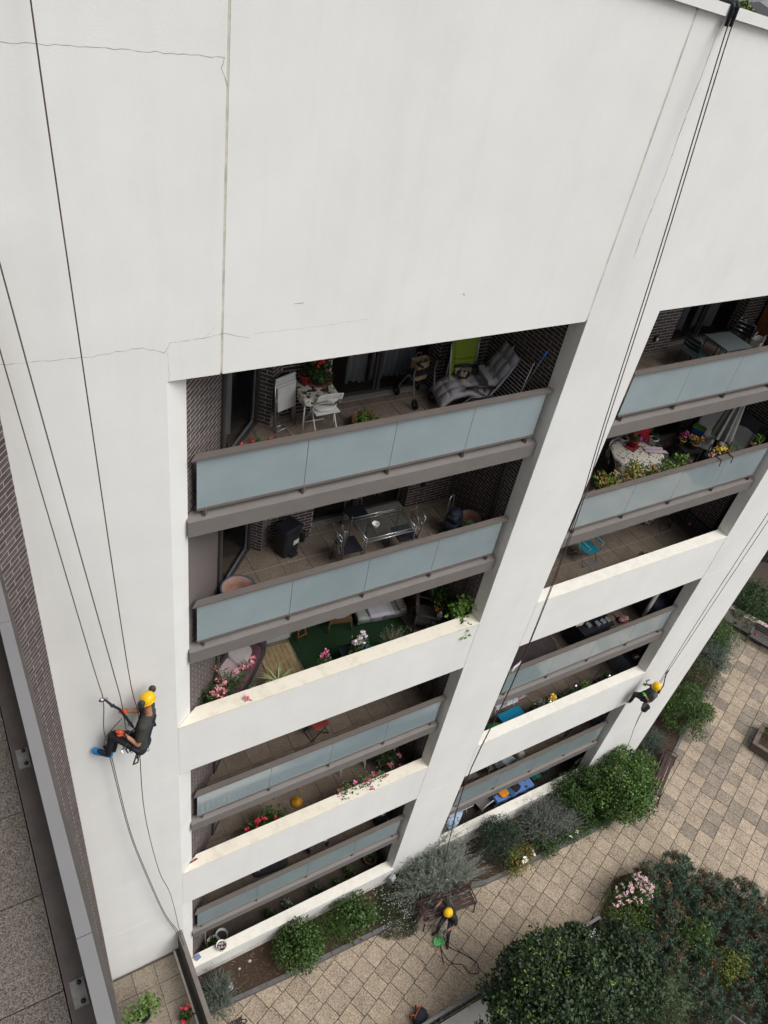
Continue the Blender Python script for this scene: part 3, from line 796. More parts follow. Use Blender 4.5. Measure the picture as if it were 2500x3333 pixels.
t = potted('potted_geranium', 'red geranium in a blue-grey pot on a terracotta saucer', 'potted plant', (2.97, 1.80, tz), .12, .22, mat('slate_blue_pot', (.055,.075,.11), .5), (.20,.19,.22), 330, .075, .07, G1, 5, (FR, 7, .06), saucer=terra)
t = potted('potted_geranium', 'small trailing geranium with one pink flower at the table edge', 'potted plant', (3.14, 1.74, tz), .05, .07, terra, (.11,.11,.10), 90, .05, .045, G1, 6, (FM, 2, .05))
# flowering pots by the balustrade
def oleander(t, base, h, n, seed, r=.35, lm=None, fm=None, L=.13, heads=7, hs=.055):
    rng = np.random.default_rng(seed)
    P, N_, st = sprig_pts(base, (r, r, h), n, 16, rng, .5, .3)
    link('foliage', leaf_mesh('foliage', lm or G1, P, N_, L, L*.17, rng, .6, .1), t)
    twigs(st, .006, twig_m, 'stems', t)
    tips = np.array([s_[2] for s_ in st])[:heads]
    blooms('flowers', t, fm or FP, np.vstack([tips, tips + rng.normal(0, .03, tips.shape)]), hs, 8, rng)
t = thing('oleander', 'small oleander with deep pink flowers by the top balcony door', 'plant', (1.55, .98, ZA))
MB().lathe(pot_profile(.13, .22), n=16).build('pot', terra, t, True); oleander(t, (0,0,.2), .34, 12, 11, .34, None, FR, .11, 6, .035)
t = thing('succulent_bowl', 'scalloped terracotta bowl of rosette succulents on the balcony tiles', 'potted plant', (3.70, 1.32, ZA))
MB().lathe([(.14,0), (.21,.12), (.25,.19), (.24,.2), (.2,.13), (.001,.12)], n=36, wob=.05).build('pot', terra, t, True)
MB().cone((0,0,.12), (0,0,.165), .2, .2, 16).build('soil', soilp, t)
plant(t, (0,0,.17), (.25,.25,.12), 420, .045, .03, G3, 12, 16, .9, .4, lr=.33)
# rollator
t = thing('rollator', 'wheeled walking frame with black wheels and wire basket', 'walking frame', (5.02, 1.90, ZA), R(8))
for x, y in ((-.24, .25), (.22, .24), (-.22, -.26), (.23, -.2)):
    w = MB(); w.lathe([(.055,-.014),(.085,-.016),(.098,0),(.085,.016),(.055,.014)], n=20, rot=Matrix.Rotation(R(90), 3, 'Y'), c=(x, y, .098)); wh = w.build('wheel', rubber, t, True)
    MB().lathe([(.001,-.018),(.05,-.012),(.055,0),(.05,.012),(.001,.018)], n=14, rot=Matrix.Rotation(R(90), 3, 'Y'), c=(x, y, .098)).build('hub', steel, wh, True)
for s in (-1, 1):
    MB().tube([(s*.23, .25, .11), (s*.235, .2, .25), (s*.235, .06, .5), (s*.235, -.02, .56)], .013, 8).build('leg', chrome, t, True)
    MB().tube([(s*.23, -.23, .11), (s*.235, -.19, .3), (s*.235, -.10, .62), (s*.235, -.13, .82), (s*.235, -.25, .86)], .014, 8).build('leg', chrome, t, True)
    MB().tube([(s*.235, -.13, .85), (s*.235, -.28, .87)], .02, 8).build('grip', rubber, t, True)
    MB().tube([(s*.235, -.2, .84), (s*.235, -.3, .80), (s*.235, -.28, .74)], .007, 6).build('brake_lever', blackm, t, True)
MB().box((0, .0, .575), (.44, .22, .03)).build('seat', black_m, t)
bk = MB()
for k in range(8):
    f = k/7
    for z in (.28, .48): bk.tube([(-.17+.34*f, .05, z), (-.17+.34*f, .27, z)], .003, 4)
    bk.tube([(-.17+.34*f, .05, .28), (-.17+.34*f, .05, .48)], .003, 4).tube([(-.17+.34*f, .27, .28), (-.17+.34*f, .27, .48)], .003, 4)
for z in (.28,.33,.38,.43,.48): bk.tube([(-.17,.05,z),(.17,.05,z),(.17,.27,z),(-.17,.27,z)], .004, 4, True)
bk.build('basket', blackm, t)
def bag(t, m, w, d, h, seed=1):
    def wall(u, v):
        a = u*6.283; s = 1 + .12*math.sin(a*3+seed)*v
        return (math.copysign(abs(math.cos(a))**.5, math.cos(a))*w/2*s, math.copysign(abs(math.sin(a))**.5, math.sin(a))*d/2*s, h*v)
    mb = MB().sheet(wall, 28, 6); mb.b2((-w*.42, -d*.42, .0), (w*.42, d*.42, .01)); mb.build('bag_body', m, t, True)
    for y in (-d/2, d/2): MB().tube([(-w*.2, y, h*.95), (-w*.15, y*.8, h*1.25), (w*.15, y*.8, h*1.25), (w*.2, y, h*.95)], .008, 6).build('handle', m, t, True)
t = thing('shopping_bag', 'tan paper-coloured shopping bag hung in the walking frame', 'bag', (5.10, 2.04, ZA + .36), R(10))
bag(t, mat('tan_bag', (.34,.25,.155), .85, var=.3, scale=10, bump=.4), .33, .2, .36)
# lime folded sun chairs
lime = mat('lime_fabric', (.24,.33,.03), .75, var=.1, scale=30); grey_al = mat('grey_alu', (.40,.41,.42), .4, metal=.4)
for i, (x, y, rz, lb) in enumerate(((5.95, 1.93, -4, 'lime green folded sun chair with white pocket facing the balcony'), (5.66, 1.86, 42, 'lime green folded sun chair turned sideways against the brick wall'))):
    t = thing('folded_sun_chair', lb, 'chair', (x, y, ZA), R(rz), 'folded lime sun chairs')
    for s in (-.26, .26):
        MB().tube([(s, -.14, 0), (s, -.02, .6), (s, .06, 1.16)], .014, 8).build('leg', grey_al, t, True)
        MB().tube([(s*.9, -.02, 0), (s*.9, .03, .6), (s*.9, .03, 1.0)], .013, 8).build('leg', grey_al, t, True)
    def bkf(u, v): return ((u-.5)*.5, -.03 + .09*v + .01*math.sin(u*3.14), .62 + .54*v)
    MB().sheet(bkf, 8, 8, .012).build('backrest', lime, t, True)
    MB().sheet(lambda u, v: ((u-.5)*.44, -.075 + .06*v, .30 + .40*v), 8, 6, .012).build('seat', lime, t, True)
    if i == 0: MB().sheet(lambda u, v: ((u-.5)*.36, -.105 + .06*v, .32 + .28*v - .03*math.sin(u*3.14)*v), 8, 6, .008).build('pocket', whitep, t, True)
# cushioned recliner
t = thing('recliner', 'grey recliner with thick tufted cushion and black armrests', 'recliner', (5.93, 1.42, ZA), R(-14))
def rec(u, v):                      # u across, v from foot to head
    path = [(-.72,.20), (-.55,.38), (-.28,.47), (.0,.42), (.12,.41), (.24,.58), (.42,.92), (.52,1.14)]
    s = v*(len(path)-1); k = min(int(s), len(path)-2); f = s-k
    x = path[k][0]*(1-f)+path[k+1][0]*f; z = path[k][1]*(1-f)+path[k+1][1]*f
    tuft = .055*abs(math.sin(u*3.14159*3))**.45*abs(math.sin(v*3.14159*8))**.45 + .03*min(1, 6*min(u, 1-u))
    return (x - .5*tuft*(v > .55), (u-.5)*.62, z + tuft)
MB().sheet(rec, 24, 64, .07).build('cushion', greyc, t, True)
MB().box((.15, 0, .62), (.10, .5, .16), rot=Matrix.Rotation(-.35, 3, 'Y')).build('head_pillow', greyc, t)
for s in (-.33, .33):
    MB().tube([(-.62, s, .0), (-.2, s, .40), (.2, s, .42)], .014, 8).tube([(.42, s, 0), (.1, s, .40), (-.15, s, .60)], .014, 8).build('leg', steel, t, True)
    MB().tube([(.1, s*.95, .40), (.53, s*.95, 1.14)], .014, 8).build('back_rail', steel, t, True)
    MB().tube([(-.36, s*1.05, .60), (-.1, s*1.05, .63), (.2, s*1.05, .61)], [.02, .032, .026], 8).build('armrest', blackm, t, True)
lc = MB()
for k in range(9): lc.tube([(.24+.03*k, -.3, .5+.07*k), (.24+.03*k, .3, .5+.07*k)], .006, 5)
lc.build('lacing', steel, t, kind='stuff')
t = thing('peg_basket', 'small dark red basket of coloured clothes pegs on the recliner', 'basket', (5.73, 1.60, ZA + .50))
MB().lathe([(.08,0), (.12,.09), (.125,.1), (.105,.09), (.075,.02), (.001,.02)], n=16).build('basket_body', mat('dark_red', (.14,.02,.02), .5), t, True)
MB().tube([(-.12,0,.09), (-.08,0,.2), (0,0,.24), (.08,0,.2), (.12,0,.09)], .006, 6).build('handle', blackm, t, True)
r_ = random.Random(3)
for k in range(14):
    c = r_.choice([whitep, FY, mat('peg_green', (.1,.4,.1), .5), whitep])
    a = r_.uniform(0, 6.28); x, y = .06*r_.random()*math.cos(a), .07*math.sin(a)
    MB().bar((x, y, .06), (x + r_.uniform(-.05,.05), y + r_.uniform(-.05,.05), .15), .01, .006).build('peg', c, t)
# airer and mop against the right wall
wire = mat('white_wire', (.62,.62,.62), .4)
t = thing('clothes_airer', 'folded white wire clothes airer leaning on the right brick wall', 'clothes airer', (6.33, 1.02, ZA))
for y in (-.30, .28): MB().tube([(-.12, y, 0), (.0, y, .6), (.1, y, 1.2), (.12, y, 1.22)], .008, 6).build('frame', wire, t, True)
for k in range(17):
    z = .15 + .062*k; MB().tube([(-.12+.1*z*1.6, -.30, z), (-.12+.1*z*1.6, .28, z)], .0042, 4).build('wire', wire, t)
t = thing('mop', 'thin grey mop pole with a bright blue grip on the right wall', 'mop', (6.40, .72, ZA))
MB().tube([(-.14, .06, .0), (.0, -.03, .9), (.06, -.12, 1.36)], .009, 8).build('pole', steel, t, True)
MB().tube([(.06, -.12, 1.36), (.085, -.155, 1.53)], [.015, .018], 8).build('grip', mat('grip_blue', (.02,.25,.75), .4), t, True)
MB().box((-.14, .06, .03), (.2, .09, .05)).build('mop_head', greyc, t)

# ---------------------------------------------------------------- second balcony, left column
t = thing('pedal_bin', 'tall charcoal plastic pedal bin with white label by the pier', 'bin', (2.67, 1.72, ZB), R(22))
b = MB(); vs = [(-.19,-.13,0),(.19,-.13,0),(.19,.13,0),(-.19,.13,0),(-.23,-.165,.60),(.23,-.165,.60),(.23,.165,.60),(-.23,.165,.60)]
char = mat('charcoal_plastic', (.022,.023,.027), .45, var=.15)
def rbox(mb, w0, d0, w1, d1, z0, z1, r=.05, n=5):
    def ring(w, d, z):
        o = []
        for cx, cy, a0 in ((1,1,0),(-1,1,90),(-1,-1,180),(1,-1,270)):
            for k in range(n):
                a = R(a0 + 90*k/(n-1)); o.append((cx*(w/2-r)+r*math.cos(a), cy*(d/2-r)+r*math.sin(a), z))
        return o
    A = ring(w0, d0, z0); B_ = ring(w1, d1, z1); m = len(A)
    return mb.add(A + B_, [tuple(range(m))[::-1], tuple(range(m, 2*m))] + [(k, (k+1) % m, m+(k+1) % m, m+k) for k in range(m)])
rbox(MB(), .38, .26, .45, .32, 0, .60).build('bin_body', char, t)
rbox(rbox(MB(), .48, .35, .48, .35, .60, .645), .47, .34, .38, .26, .646, .675).build('lid', mat('bin_lid', (.018,.019,.03), .3), t)
MB().box((.08, -.151, .30), (.14, .006, .11), rot=Matrix.Rotation(.055, 3, 'X')).build('label', whitep, t)
MB().box((0, -.17, .05), (.17, .10, .05)).build('pedal', char, t)
t = thing('watering_jug', 'small black jug on the tiles behind the charcoal bin', 'jug', (3.06, 1.88, ZB))
MB().lathe([(.055,0),(.065,.1),(.06,.2),(.045,.23),(.05,.26),(.04,.25),(.001,.2)], n=14).build('body', blackm, t, True)
MB().tube([(.055,0,.06),(.12,0,.09),(.12,0,.18),(.055,0,.21)], .01, 6).build('handle', blackm, t, True)
def tub(loc, label, r, rimm, h=.42):
    t = thing('terracotta_tub', label, 'tub', loc)
    MB().lathe([(r*.62,0),(r*.9,h*.6),(r,h*.97),(r*.93,h*.97),(r*.82,h*.55),(r*.6,.06),(.001,.05)], n=28).build('tub_body', terra2, t, True)
    MB().lathe([(r*.98,h*.93),(r*1.05,h*.95),(r*1.05,h*1.0),(r*.94,h*1.0),(r*.94,h*.93)], n=28, cap=False).build('rim', rimm, t, True)
    return t
tub((1.36, .80, ZB), 'wide empty terracotta tub with blue rim in the left corner', .30, mat('rim_blue', (.05,.09,.14), .5))
t = tub((6.33, .98, ZB), 'round terracotta tub with dark green rim by the right wall', .23, mat('rim_green', (.03,.06,.04), .5))
gn = mat('green_net', (.02,.30,.05), .6)
t = thing('garden_net', 'crumpled green net and a red tag lying in the terracotta tub', 'net', (6.24, .86, ZB + .33))
r_ = random.Random(8); nb = MB()
for k in range(22): nb.tube([(r_.uniform(-.1,.1), r_.uniform(-.1,.1), r_.uniform(0,.06)) for _ in range(4)], .008, 4)
nb.build('strands', gn, t, kind='stuff'); MB().ell((.0,.06,.08), (.05,.03,.012), 8).build('tag', red_p, t, True)
# glass table with four black chairs
t = thing('glass_table', 'clear glass dining table on a chromed tube frame', 'table', (4.33, 1.11, ZB), R(-1))
MB().box((0, 0, .72), (1.02, .60, .012)).build('glass_top', glassmat('clear_glass', (.10,.14,.14), .10, .03, .97), t)
for x in (-.52, .52):
    for y in (-.30, .30): MB().tube([(x, y, 0), (x, y, .76)], .019, 10).ell((x, y, .765), .023, 8).build('leg', steel, t, True)
for y in (-.30, .30):
    MB().tube([(-.52, y, .745), (.52, y, .745)], .012, 8).tube([(-.52, y, .665), (.52, y, .665)], .012, 8).build('rail', chrome, t, True)
    for s in (-1, 1): MB().tube([(s*.05, y, .705), (s*.5, y, .74)], .005, 5).tube([(s*.05, y, .705), (s*.5, y, .67)], .005, 5).build('brace', chrome, t)
    MB().ell((0, y, .705), (.03,.012,.03), 10).build('rosette', chrome, t, True)
for x in (-.52, .52): MB().tube([(x, -.30, .745), (x, .30, .745)], .012, 8).tube([(x, -.30, .665), (x, .30, .665)], .012, 8).build('rail', chrome, t, True)
def dining_chair(loc, rz, label):
    t = thing('dining_chair', label, 'chair', loc, R(rz), 'black-seated metal chairs round the glass table')
    MB().box((0, .02, .455), (.39, .39, .035)).build('seat', mat('black_seat', (.012,.012,.02), .6), t)
    for x in (-.18, .18):
        MB().tube([(x, .2, 0), (x, .2, .45)], .012, 8).build('leg', steel, t, True)
        MB().tube([(x, -.22, 0), (x, -.18, .45), (x, -.22, .72), (x*.95, -.27, .92)], .012, 8).build('leg', steel, t, True)
    bs = MB()
    for z, y in ((.60,-.2), (.74,-.225), (.90,-.265)): bs.tube([(-.18, y, z), (0, y-.04, z+.015), (.18, y, z)], .009, 6)
    bs.tube([(-.18,-.2,.6),(.18,-.265,.9)], .004, 5).tube([(.18,-.2,.6),(-.18,-.265,.9)], .004, 5).build('backrest', chrome, t, True)
    return t
dining_chair((3.58, 1.06, ZB), -92, 'black-seated metal chair with a checked towel over its back')
dining_chair((4.16, 1.82, ZB), 176, 'black-seated metal chair behind the glass table by the door')
dining_chair((4.78, 1.00, ZB), 88, 'black-seated metal chair at the right end of the glass table')
chk = mat('checked_towel', (.66,.64,.58), .95, var=.05); N = chk.node_tree.nodes; L = chk.node_tree.links
bsrc = N['Principled BSDF'].inputs['Base Color'].links[0].from_socket
tcn = N.new('ShaderNodeTexCoord'); mp = N.new('ShaderNodeMapping'); mp.inputs['Rotation'].default_value = (.3, .2, .5); L.new(tcn.outputs['Object'], mp.inputs[0])
for ax in (0, 1):
    sp = N.new('ShaderNodeSeparateXYZ'); L.new(mp.outputs[0], sp.inputs[0])
    mu = N.new('ShaderNodeMath'); mu.operation = 'MULTIPLY'; mu.inputs[1].default_value = 22; L.new(sp.outputs[2 if ax else 1], mu.inputs[0])
    fr = N.new('ShaderNodeMath'); fr.operation = 'FRACT'; L.new(mu.outputs[0], fr.inputs[0])
    lt = N.new('ShaderNodeMath'); lt.operation = 'LESS_THAN'; lt.inputs[1].default_value = .2; L.new(fr.outputs[0], lt.inputs[0])
    mx = N.new('ShaderNodeMix'); mx.data_type = 'RGBA'; mx.inputs[7].default_value = (.05,.05,.06,1)
    L.new(lt.outputs[0], mx.inputs[0]); L.new(bsrc, mx.inputs[6]); bsrc = mx.outputs[2]
L.new(bsrc, N['Principled BSDF'].inputs['Base Color'])
def twl(u, v): return (.02*math.sin(u*9) + .05*(1-v) - .03, (u-.5)*(.26 - .06*v) + .03*v, .05 - .55*v + .03*math.sin(u*7+v*3))
o = single(MB().sheet(twl, 14, 14, .012), 'towel', chk, 'white towel with black check pattern over the left chair back', 'towel', True)
o.location = (3.40, .99, ZB + .90)
t = thing('ribbed_bowl', 'small white ribbed bowl standing on the glass table', 'bowl', (4.12, 1.08, ZB + .727))
MB().lathe([(.04,0),(.055,.035),(.062,.075),(.07,.08),(.072,.1),(.06,.1),(.052,.05),(.001,.03)], n=20).build('bowl_body', whitep, t, True)
t = thing('shopping_trolley', 'navy fabric shopping trolley with bent chrome handle', 'shopping trolley', (5.93, 1.02, ZB), R(25))
rbox(rbox(MB(), .26, .2, .34, .26, .06, .45), .34, .26, .30, .22, .451, .60).build('bag_body', navy, t, True)
MB().ell((0,0,.62), (.15,.11,.06), 12).build('flap', navy, t, True)
MB().tube([(-.1,.13,.05),(-.1,.15,.8),(-.07,.16,.93),(0,.17,.97),(.07,.16,.93),(.1,.15,.8),(.1,.13,.05)], .011, 8).build('handle', chrome, t, True)
for x in (-.15, .15): MB().lathe([(.001,-.015),(.07,-.015),(.08,0),(.07,.015),(.001,.015)], n=14, rot=Matrix.Rotation(R(90),3,'Y'), c=(x,.1,.08)).build('wheel', rubber, t, True)
MB().box((5.80, 2.04, ZB + .55), (.09, .05, .09)).build('wall_socket', black_m, bld)

# ---------------------------------------------------------------- third balcony, left column (green turf)
turf = mat('turf', (.012,.05,.014), .95, col2=(.006,.026,.009), scale=60, bump=.9, bscale=250)
t = single(MB().slab([(2.98,.35),(5.60,.35),(5.60,1.55),(5.4,2.02),(3.0,2.02)], ZC + .001, ZC + .018), 'turf_rug', turf, 'dark green artificial turf covering the middle of the balcony floor', 'rug')
plk = mat('plank_mat', (.36,.27,.14), .8, col2=(.25,.185,.10), scale=8)
t = thing('wooden_mat', 'light wooden plank mat between the sofa and the turf', 'mat', (2.58, 1.30, ZC), R(-4))
for k in range(7): MB().box((-.30+.10*k, 0, .012), (.094, .95, .022)).build('plank', plk, t)
t = thing('sofa', 'grey purple sofa along the splayed brick wall', 'sofa', (1.62, 1.28, ZC), R(46))
sofm = mat('sofa_fabric', (.065,.05,.058), .95, var=.2, scale=30); sofp = mat('sofa_purple', (.12,.05,.075), .95, var=.15, scale=30)
MB().box((0, 0, .19), (1.35, .62, .30)).build('base', sofm, t)
MB().ell((0, -.03, .40), (.66, .29, .085), 20, p=.45).build('seat', sofp, t, True)
MB().ell((0, .28, .52), (.67, .10, .26), 20, p=.45).build('backrest', sofm, t, True)
for x in (-.70, .70): MB().ell((x, .0, .40), (.09, .32, .20), 16, p=.5).build('armrest', sofm, t, True)
cg = mat('cushion_grey', (.42,.38,.385), .95, var=.12, scale=6); cpk = mat('cushion_pink', (.46,.37,.38), .95, var=.12, scale=6)
def cushion(loc, rot, size, m, label):
    o = single(MB().ell((0,0,0), size, 18, p=.55), 'cushion', m, label, 'cushion', True, 'cushions on the corner sofa'); o.location = loc; o.rotation_euler = rot; return o
cushion((1.72, 1.46, ZC + .60), (R(35), 0, R(46)), (.27,.25,.07), cg, 'pale grey cushion in the middle of the sofa')
cushion((1.36, 1.10, ZC + .58), (R(35), R(6), R(46)), (.26,.25,.07), cpk, 'faded pink cushion at the near end of the sofa')
cushion((2.02, 1.80, ZC + .62), (R(40), R(5), R(46)), (.25,.22,.06), sofp, 'purple cushion at the far end of the sofa')
cs = mat('cushion_red', (.30,.02,.03), .9, var=.1)
t = thing('striped_cushion', 'red cushion with white stripes low on the sofa', 'cushion', (1.18, .80, ZC + .50), R(30))
MB().ell((0,0,0), (.17,.13,.06), 16, p=.55).build('cover', cs, t, True)
for x in (-.08, .0, .08): MB().ell((x,0,.003), (.012,.125,.06), 12, p=.6).build('stripe', whitep, t, True)
t = thing('leaning_frame', 'silver glazing frame standing at the end of the sofa', 'frame', (2.33, 1.62, ZC), R(46))
for y in (-.03, .03): MB().bar((0,y,0), (0,y,.75), .03, .03).build('upright', chrome, t)
MB().bar((0,-.06,0), (0,.06,0), .03, .03).build('foot_rail', chrome, t)
t = thing('white_board', 'white framed board leaning against the back wall', 'board', (2.78, 1.90, ZC), R(-2))
MB().box((0,0,.34), (.58,.02,.66), rot=Matrix.Rotation(-.08,3,'X')).build('board', mat('board_white', (.48,.50,.51), .6), t)
for x in (-.28,.28): MB().box((x,-.012,.34), (.03,.03,.68), rot=Matrix.Rotation(-.08,3,'X')).build('edge', steel, t)
MB().box((.02,-.03,.42), (.22,.01,.14), rot=Matrix.Rotation(-.08,3,'X')).build('sheet', whitep, t)
t = thing('wooden_stool', 'small reddish wooden stool standing on the turf', 'stool', (3.22, 1.80, ZC + .018), R(10))
MB().cone((0,0,.42),(0,0,.45), .15, .15, 16).build('seat', wood, t)
for a in (45,135,225,315): MB().tube([(.16*math.cos(R(a)), .16*math.sin(R(a)), 0), (.1*math.cos(R(a)), .1*math.sin(R(a)), .42)], .014, 8).build('leg', wood, t, True)
MB().bar((-.12,-.12,.17),(.12,-.12,.17),.018,.018).bar((-.12,.12,.17),(.12,.12,.17),.018,.018).build('stretcher', wood, t)
t = thing('wicker_chair', 'wicker armchair with a pale seat cushion on the turf', 'chair', (4.16, 1.84, ZC + .018), R(-12))
MB().box((0,0,.34), (.50,.48,.12)).build('seat', wicker_m, t)
for x in (-.24,.24):
    for y in (-.22,.22): MB().tube([(x*1.12,y*1.12,0),(x,y,.32)], .018, 8).build('leg', wicker_m, t, True)
def wb(u, v): a = R(-20 + 220*u); return (.29*math.cos(a), .05 + .27*math.sin(a), .38 + v*(.22 + .3*math.sin(math.pi*u)))
MB().sheet(wb, 20, 6, .02).build('backrest', wicker_m, t, True)
o = single(MB().ell((0,0,0),(.22,.21,.045),16,p=.6), 'seat_cushion', mat('cushion_sage', (.30,.33,.31), .95), 'pale sage cushion on the wicker chair', 'cushion', True); o.location = (4.16, 1.82, ZC + .46)
t = thing('day_bed', 'low day bed covered with grey blankets', 'bed', (5.12, 1.74, ZC + .018), R(-8))
MB().box((0,0,.22),(1.15,.52,.10)).build('mattress', mat('bed_grey', (.30,.32,.31), .95), t)
for x in (-.52,.52):
    for y in (-.22,.22): MB().tube([(x,y,0),(x,y,.2)], .018, 8).build('leg', blackm, t, True)
def blanket(x0, x1, z, m, label, nm='blanket'):
    def fn(u, v):
        y = (v-.5)*.86; d = max(0, -y-.28); return ((x0+(x1-x0)*u), max(y, -.29) , z - d*1.0 + .012*math.sin(u*11+v*5))
    o = single(MB().sheet(fn, 12, 16, .015), nm, m, label, 'blanket', True); o.location = (5.12, 1.74, ZC + .018); o.rotation_euler.z = R(-8)
blanket(-.58, .58, .295, mat('blanket_grey', (.33,.36,.345), .95, var=.1), 'grey blanket spread over the whole day bed')
blanket(-.30, .28, .318, mat('blanket_pale', (.50,.50,.56), .95, var=.08), 'pale lilac blanket folded across the middle of the day bed')
str_m = mat('stripe_red', (.34,.06,.07), .9)
t = thing('striped_throw', 'rolled cream throw with red stripes at the end of the day bed', 'throw', (5.62, 1.62, ZC + .33), R(-8))
MB().ell((0,0,0), (.10,.25,.06), 14, p=.6).build('roll', mat('cream', (.55,.52,.46), .95), t, True)
for y in (-.18,-.12,-.04): MB().ell((0,y,0), (.103,.014,.063), 12, p=.7).build('stripe', str_m, t, True)
t = thing('iron_stand', 'black wrought iron plant stand with scrolled sides', 'stand', (5.83, 1.78, ZC))
for x in (-.12,.12):
    for y in (-.12,.12): MB().tube([(x,y,0),(x,y,.85)], .009, 6).build('leg', blackm, t, True)
for z in (.25,.55,.85): MB().tube([(-.12,-.12,z),(.12,-.12,z),(.12,.12,z),(-.12,.12,z)], .008, 6, True).build('shelf_ring', blackm, t, True)
for z in (.4,.7): MB().tube([(.1*math.cos(a)*(1-a/14), -.12, z+.1*math.sin(a)*(1-a/14)) for a in [k*.6 for k in range(16)]], .006, 5).build('scroll', blackm, t, True)
dw = mat('dark_wicker', (.065,.055,.055), .8, col2=(.035,.03,.03), scale=70, bump=.6, bscale=130)
t = thing('rattan_chair', 'dark grey rattan armchair turned towards the right wall', 'chair', (5.98, 1.05, ZC), R(55))
MB().box((0,0,.36),(.52,.50,.10)).build('seat', dw, t)
MB().box((0,.26,.66),(.52,.05,.55), rot=Matrix.Rotation(-.2,3,'X')).build('backrest', dw, t)
for x in (-.27,.27):
    MB().tube([(x,-.25,0),(x,-.25,.60),(x,.25,.64)], .022, 8).build('armrest', dw, t, True)
    MB().tube([(x,.25,0),(x,.25,.6)], .02, 8).build('leg', dw, t, True)
t = thing('drawer_cabinet', 'dark wooden drawer cabinet against the back wall', 'cabinet', (6.10, 1.82, ZC))
MB().box((0,0,.42),(.55,.36,.84)).build('carcass', mat('dark_wood', (.045,.032,.026), .6), t)
for z in (.25,.5,.72): d_ = MB().box((0,-.19,z),(.48,.02,.19)).build('drawer', mat('dark_wood', (.045,.032,.026)), t); MB().ell((0,-.21,z),.015,8).build('knob', chrome, d_, True)
t = thing('plate_rack', 'dark wicker shelf with pale plates in the far right corner', 'shelf', (6.36, 1.55, ZC))
MB().box((0,0,.62),(.26,.34,.42)).build('carcass', dw, t)
for k in range(3): MB().lathe([(.001,0),(.09,.0),(.11,.02),(.1,.025)], n=16, rot=Matrix.Rotation(R(70),3,'Y'), c=(-.14,-.1+.1*k,.78)).build('plate', whitep, t, True)
t = potted('nasturtium', 'round-leaved nasturtium with orange flowers in the right corner', 'potted plant', (6.33, 1.12, ZC + .45), .14, .2, terra, (.28,.30,.26), 260, .075, .085, G1, 21, None, 10)
rng = np.random.default_rng(5); blooms('flowers', t, FO, [(-.25,-.2,.22), (-.22,-.26,.25), (.05,-.3,.24)], .05, 6, rng)
t = thing('grape_vine', 'pale green grape vine trailing over the right end of the parapet', 'climbing plant', (6.36, .50, ZC))
rng = np.random.default_rng(31)
cs_ = [((-.08,.02,.95),.16,70), ((-.02,-.02,.78),.15,60), ((-.1,-.08,1.08),.15,60), ((.05,.02,1.2),.13,45), ((.14,-.1,1.28),.10,26), ((.22,-.24,1.26),.07,14), ((-.12,-.28,1.0),.10,34), ((-.10,-.42,.93),.08,18), ((-.14,-.5,.78),.05,7)]
P = np.vstack([np.array(c) + rng.normal(0, s*.55, (n,3)) for c, s, n in cs_]); Nn = rng.normal(0,.5,P.shape) + [-.4,-.6,.7]
link('foliage', leaf_mesh('foliage', G3, P, Nn, .095, .095, rng, .4, .3, .2), t)
MB().tube([(.0,.05,.0),(-.03,.0,.6),(-.08,-.05,1.05),(.06,-.05,1.25),(.2,-.22,1.3),(.27,-.36,1.25)], .007, 6).tube([(-.08,-.1,1.05),(-.1,-.38,1.0),(-.14,-.52,.75)], .005, 5).build('stem', twig_m, t, True)
t = thing('parrot_perch', 'white wire lantern hanging among the vine leaves', 'lantern', (6.02, .70, ZC + .62))
for a in range(6): MB().tube([(0,0,.24),(.06*math.cos(a*1.047),.06*math.sin(a*1.047),.12),(.04*math.cos(a*1.047),.04*math.sin(a*1.047),0)], .004, 4).build('wire', wire, t)
t = potted('white_rose', 'rose bush with one white bloom behind the parapet', 'potted plant', (5.66, .55, ZC), .16, .3, terra, (.28,.22,.36), 300, .07, .05, G2, 41, (FW, 2, .07))
t = thing('olive_bush', 'grey-leaved ball of lavender behind the parapet', 'plant', (4.80, .60, ZC))
MB().lathe(pot_profile(.15,.28), n=16).build('pot', blackm, t, True)
rng = np.random.default_rng(51); P, Nn, st = sprig_pts((0,0,.3), (.36,.32,.62), 80, 12, rng, .2, .3)
link('foliage', leaf_mesh('foliage', leafmat('leaf_olive', [(.06,.075,.035),(.13,.14,.075),(.22,.22,.13)]), P, Nn, .055, .011, rng, .7, .2), t); twigs(st, .003, mat('twig_pale', (.25,.22,.16), .9), 'stems', t)
t = thing('glass_side_table', 'low smoked glass side table behind the parapet', 'table', (3.95, .66, ZC), R(-4))
MB().box((0,0,.50),(.62,.46,.01)).build('glass_top', glassmat('smoked_glass', (.03,.05,.05), .35, .04), t)
MB().tube([(-.3,-.22,.49),(.3,-.22,.49),(.3,.22,.49),(-.3,.22,.49)], .011, 6, True).build('top_rail', blackm, t, True)
for x in (-.29,.29):
    for y in (-.21,.21): MB().tube([(x,y,0),(x,y,.48)], .011, 6).build('leg', blackm, t, True)
tz = ZC + .506
potted('potted_geranium', 'white and pink geranium in a grey pot with pink rim', 'potted plant', (4.0, .70, tz), .13, .2, mat('pot_grey', (.20,.19,.19), .7), (.20,.18,.22), 190, .06, .055, G1, 61, (FW, 9, .075))
def vase(loc, label, m, r):
    t = thing('round_vase', label, 'vase', loc); MB().lathe([(r*.55,0),(r*.95,r*.4),(r,r*.9),(r*.75,r*1.5),(r*.6,r*1.65),(r*.52,r*1.6),(r*.7,r),(.001,r*.2)], n=20).build('vase_body', m, t, True)
vase((3.80, .56, tz), 'olive green glazed round vase on the glass side table', mat('glaze_olive', (.09,.11,.05), .2), .10)
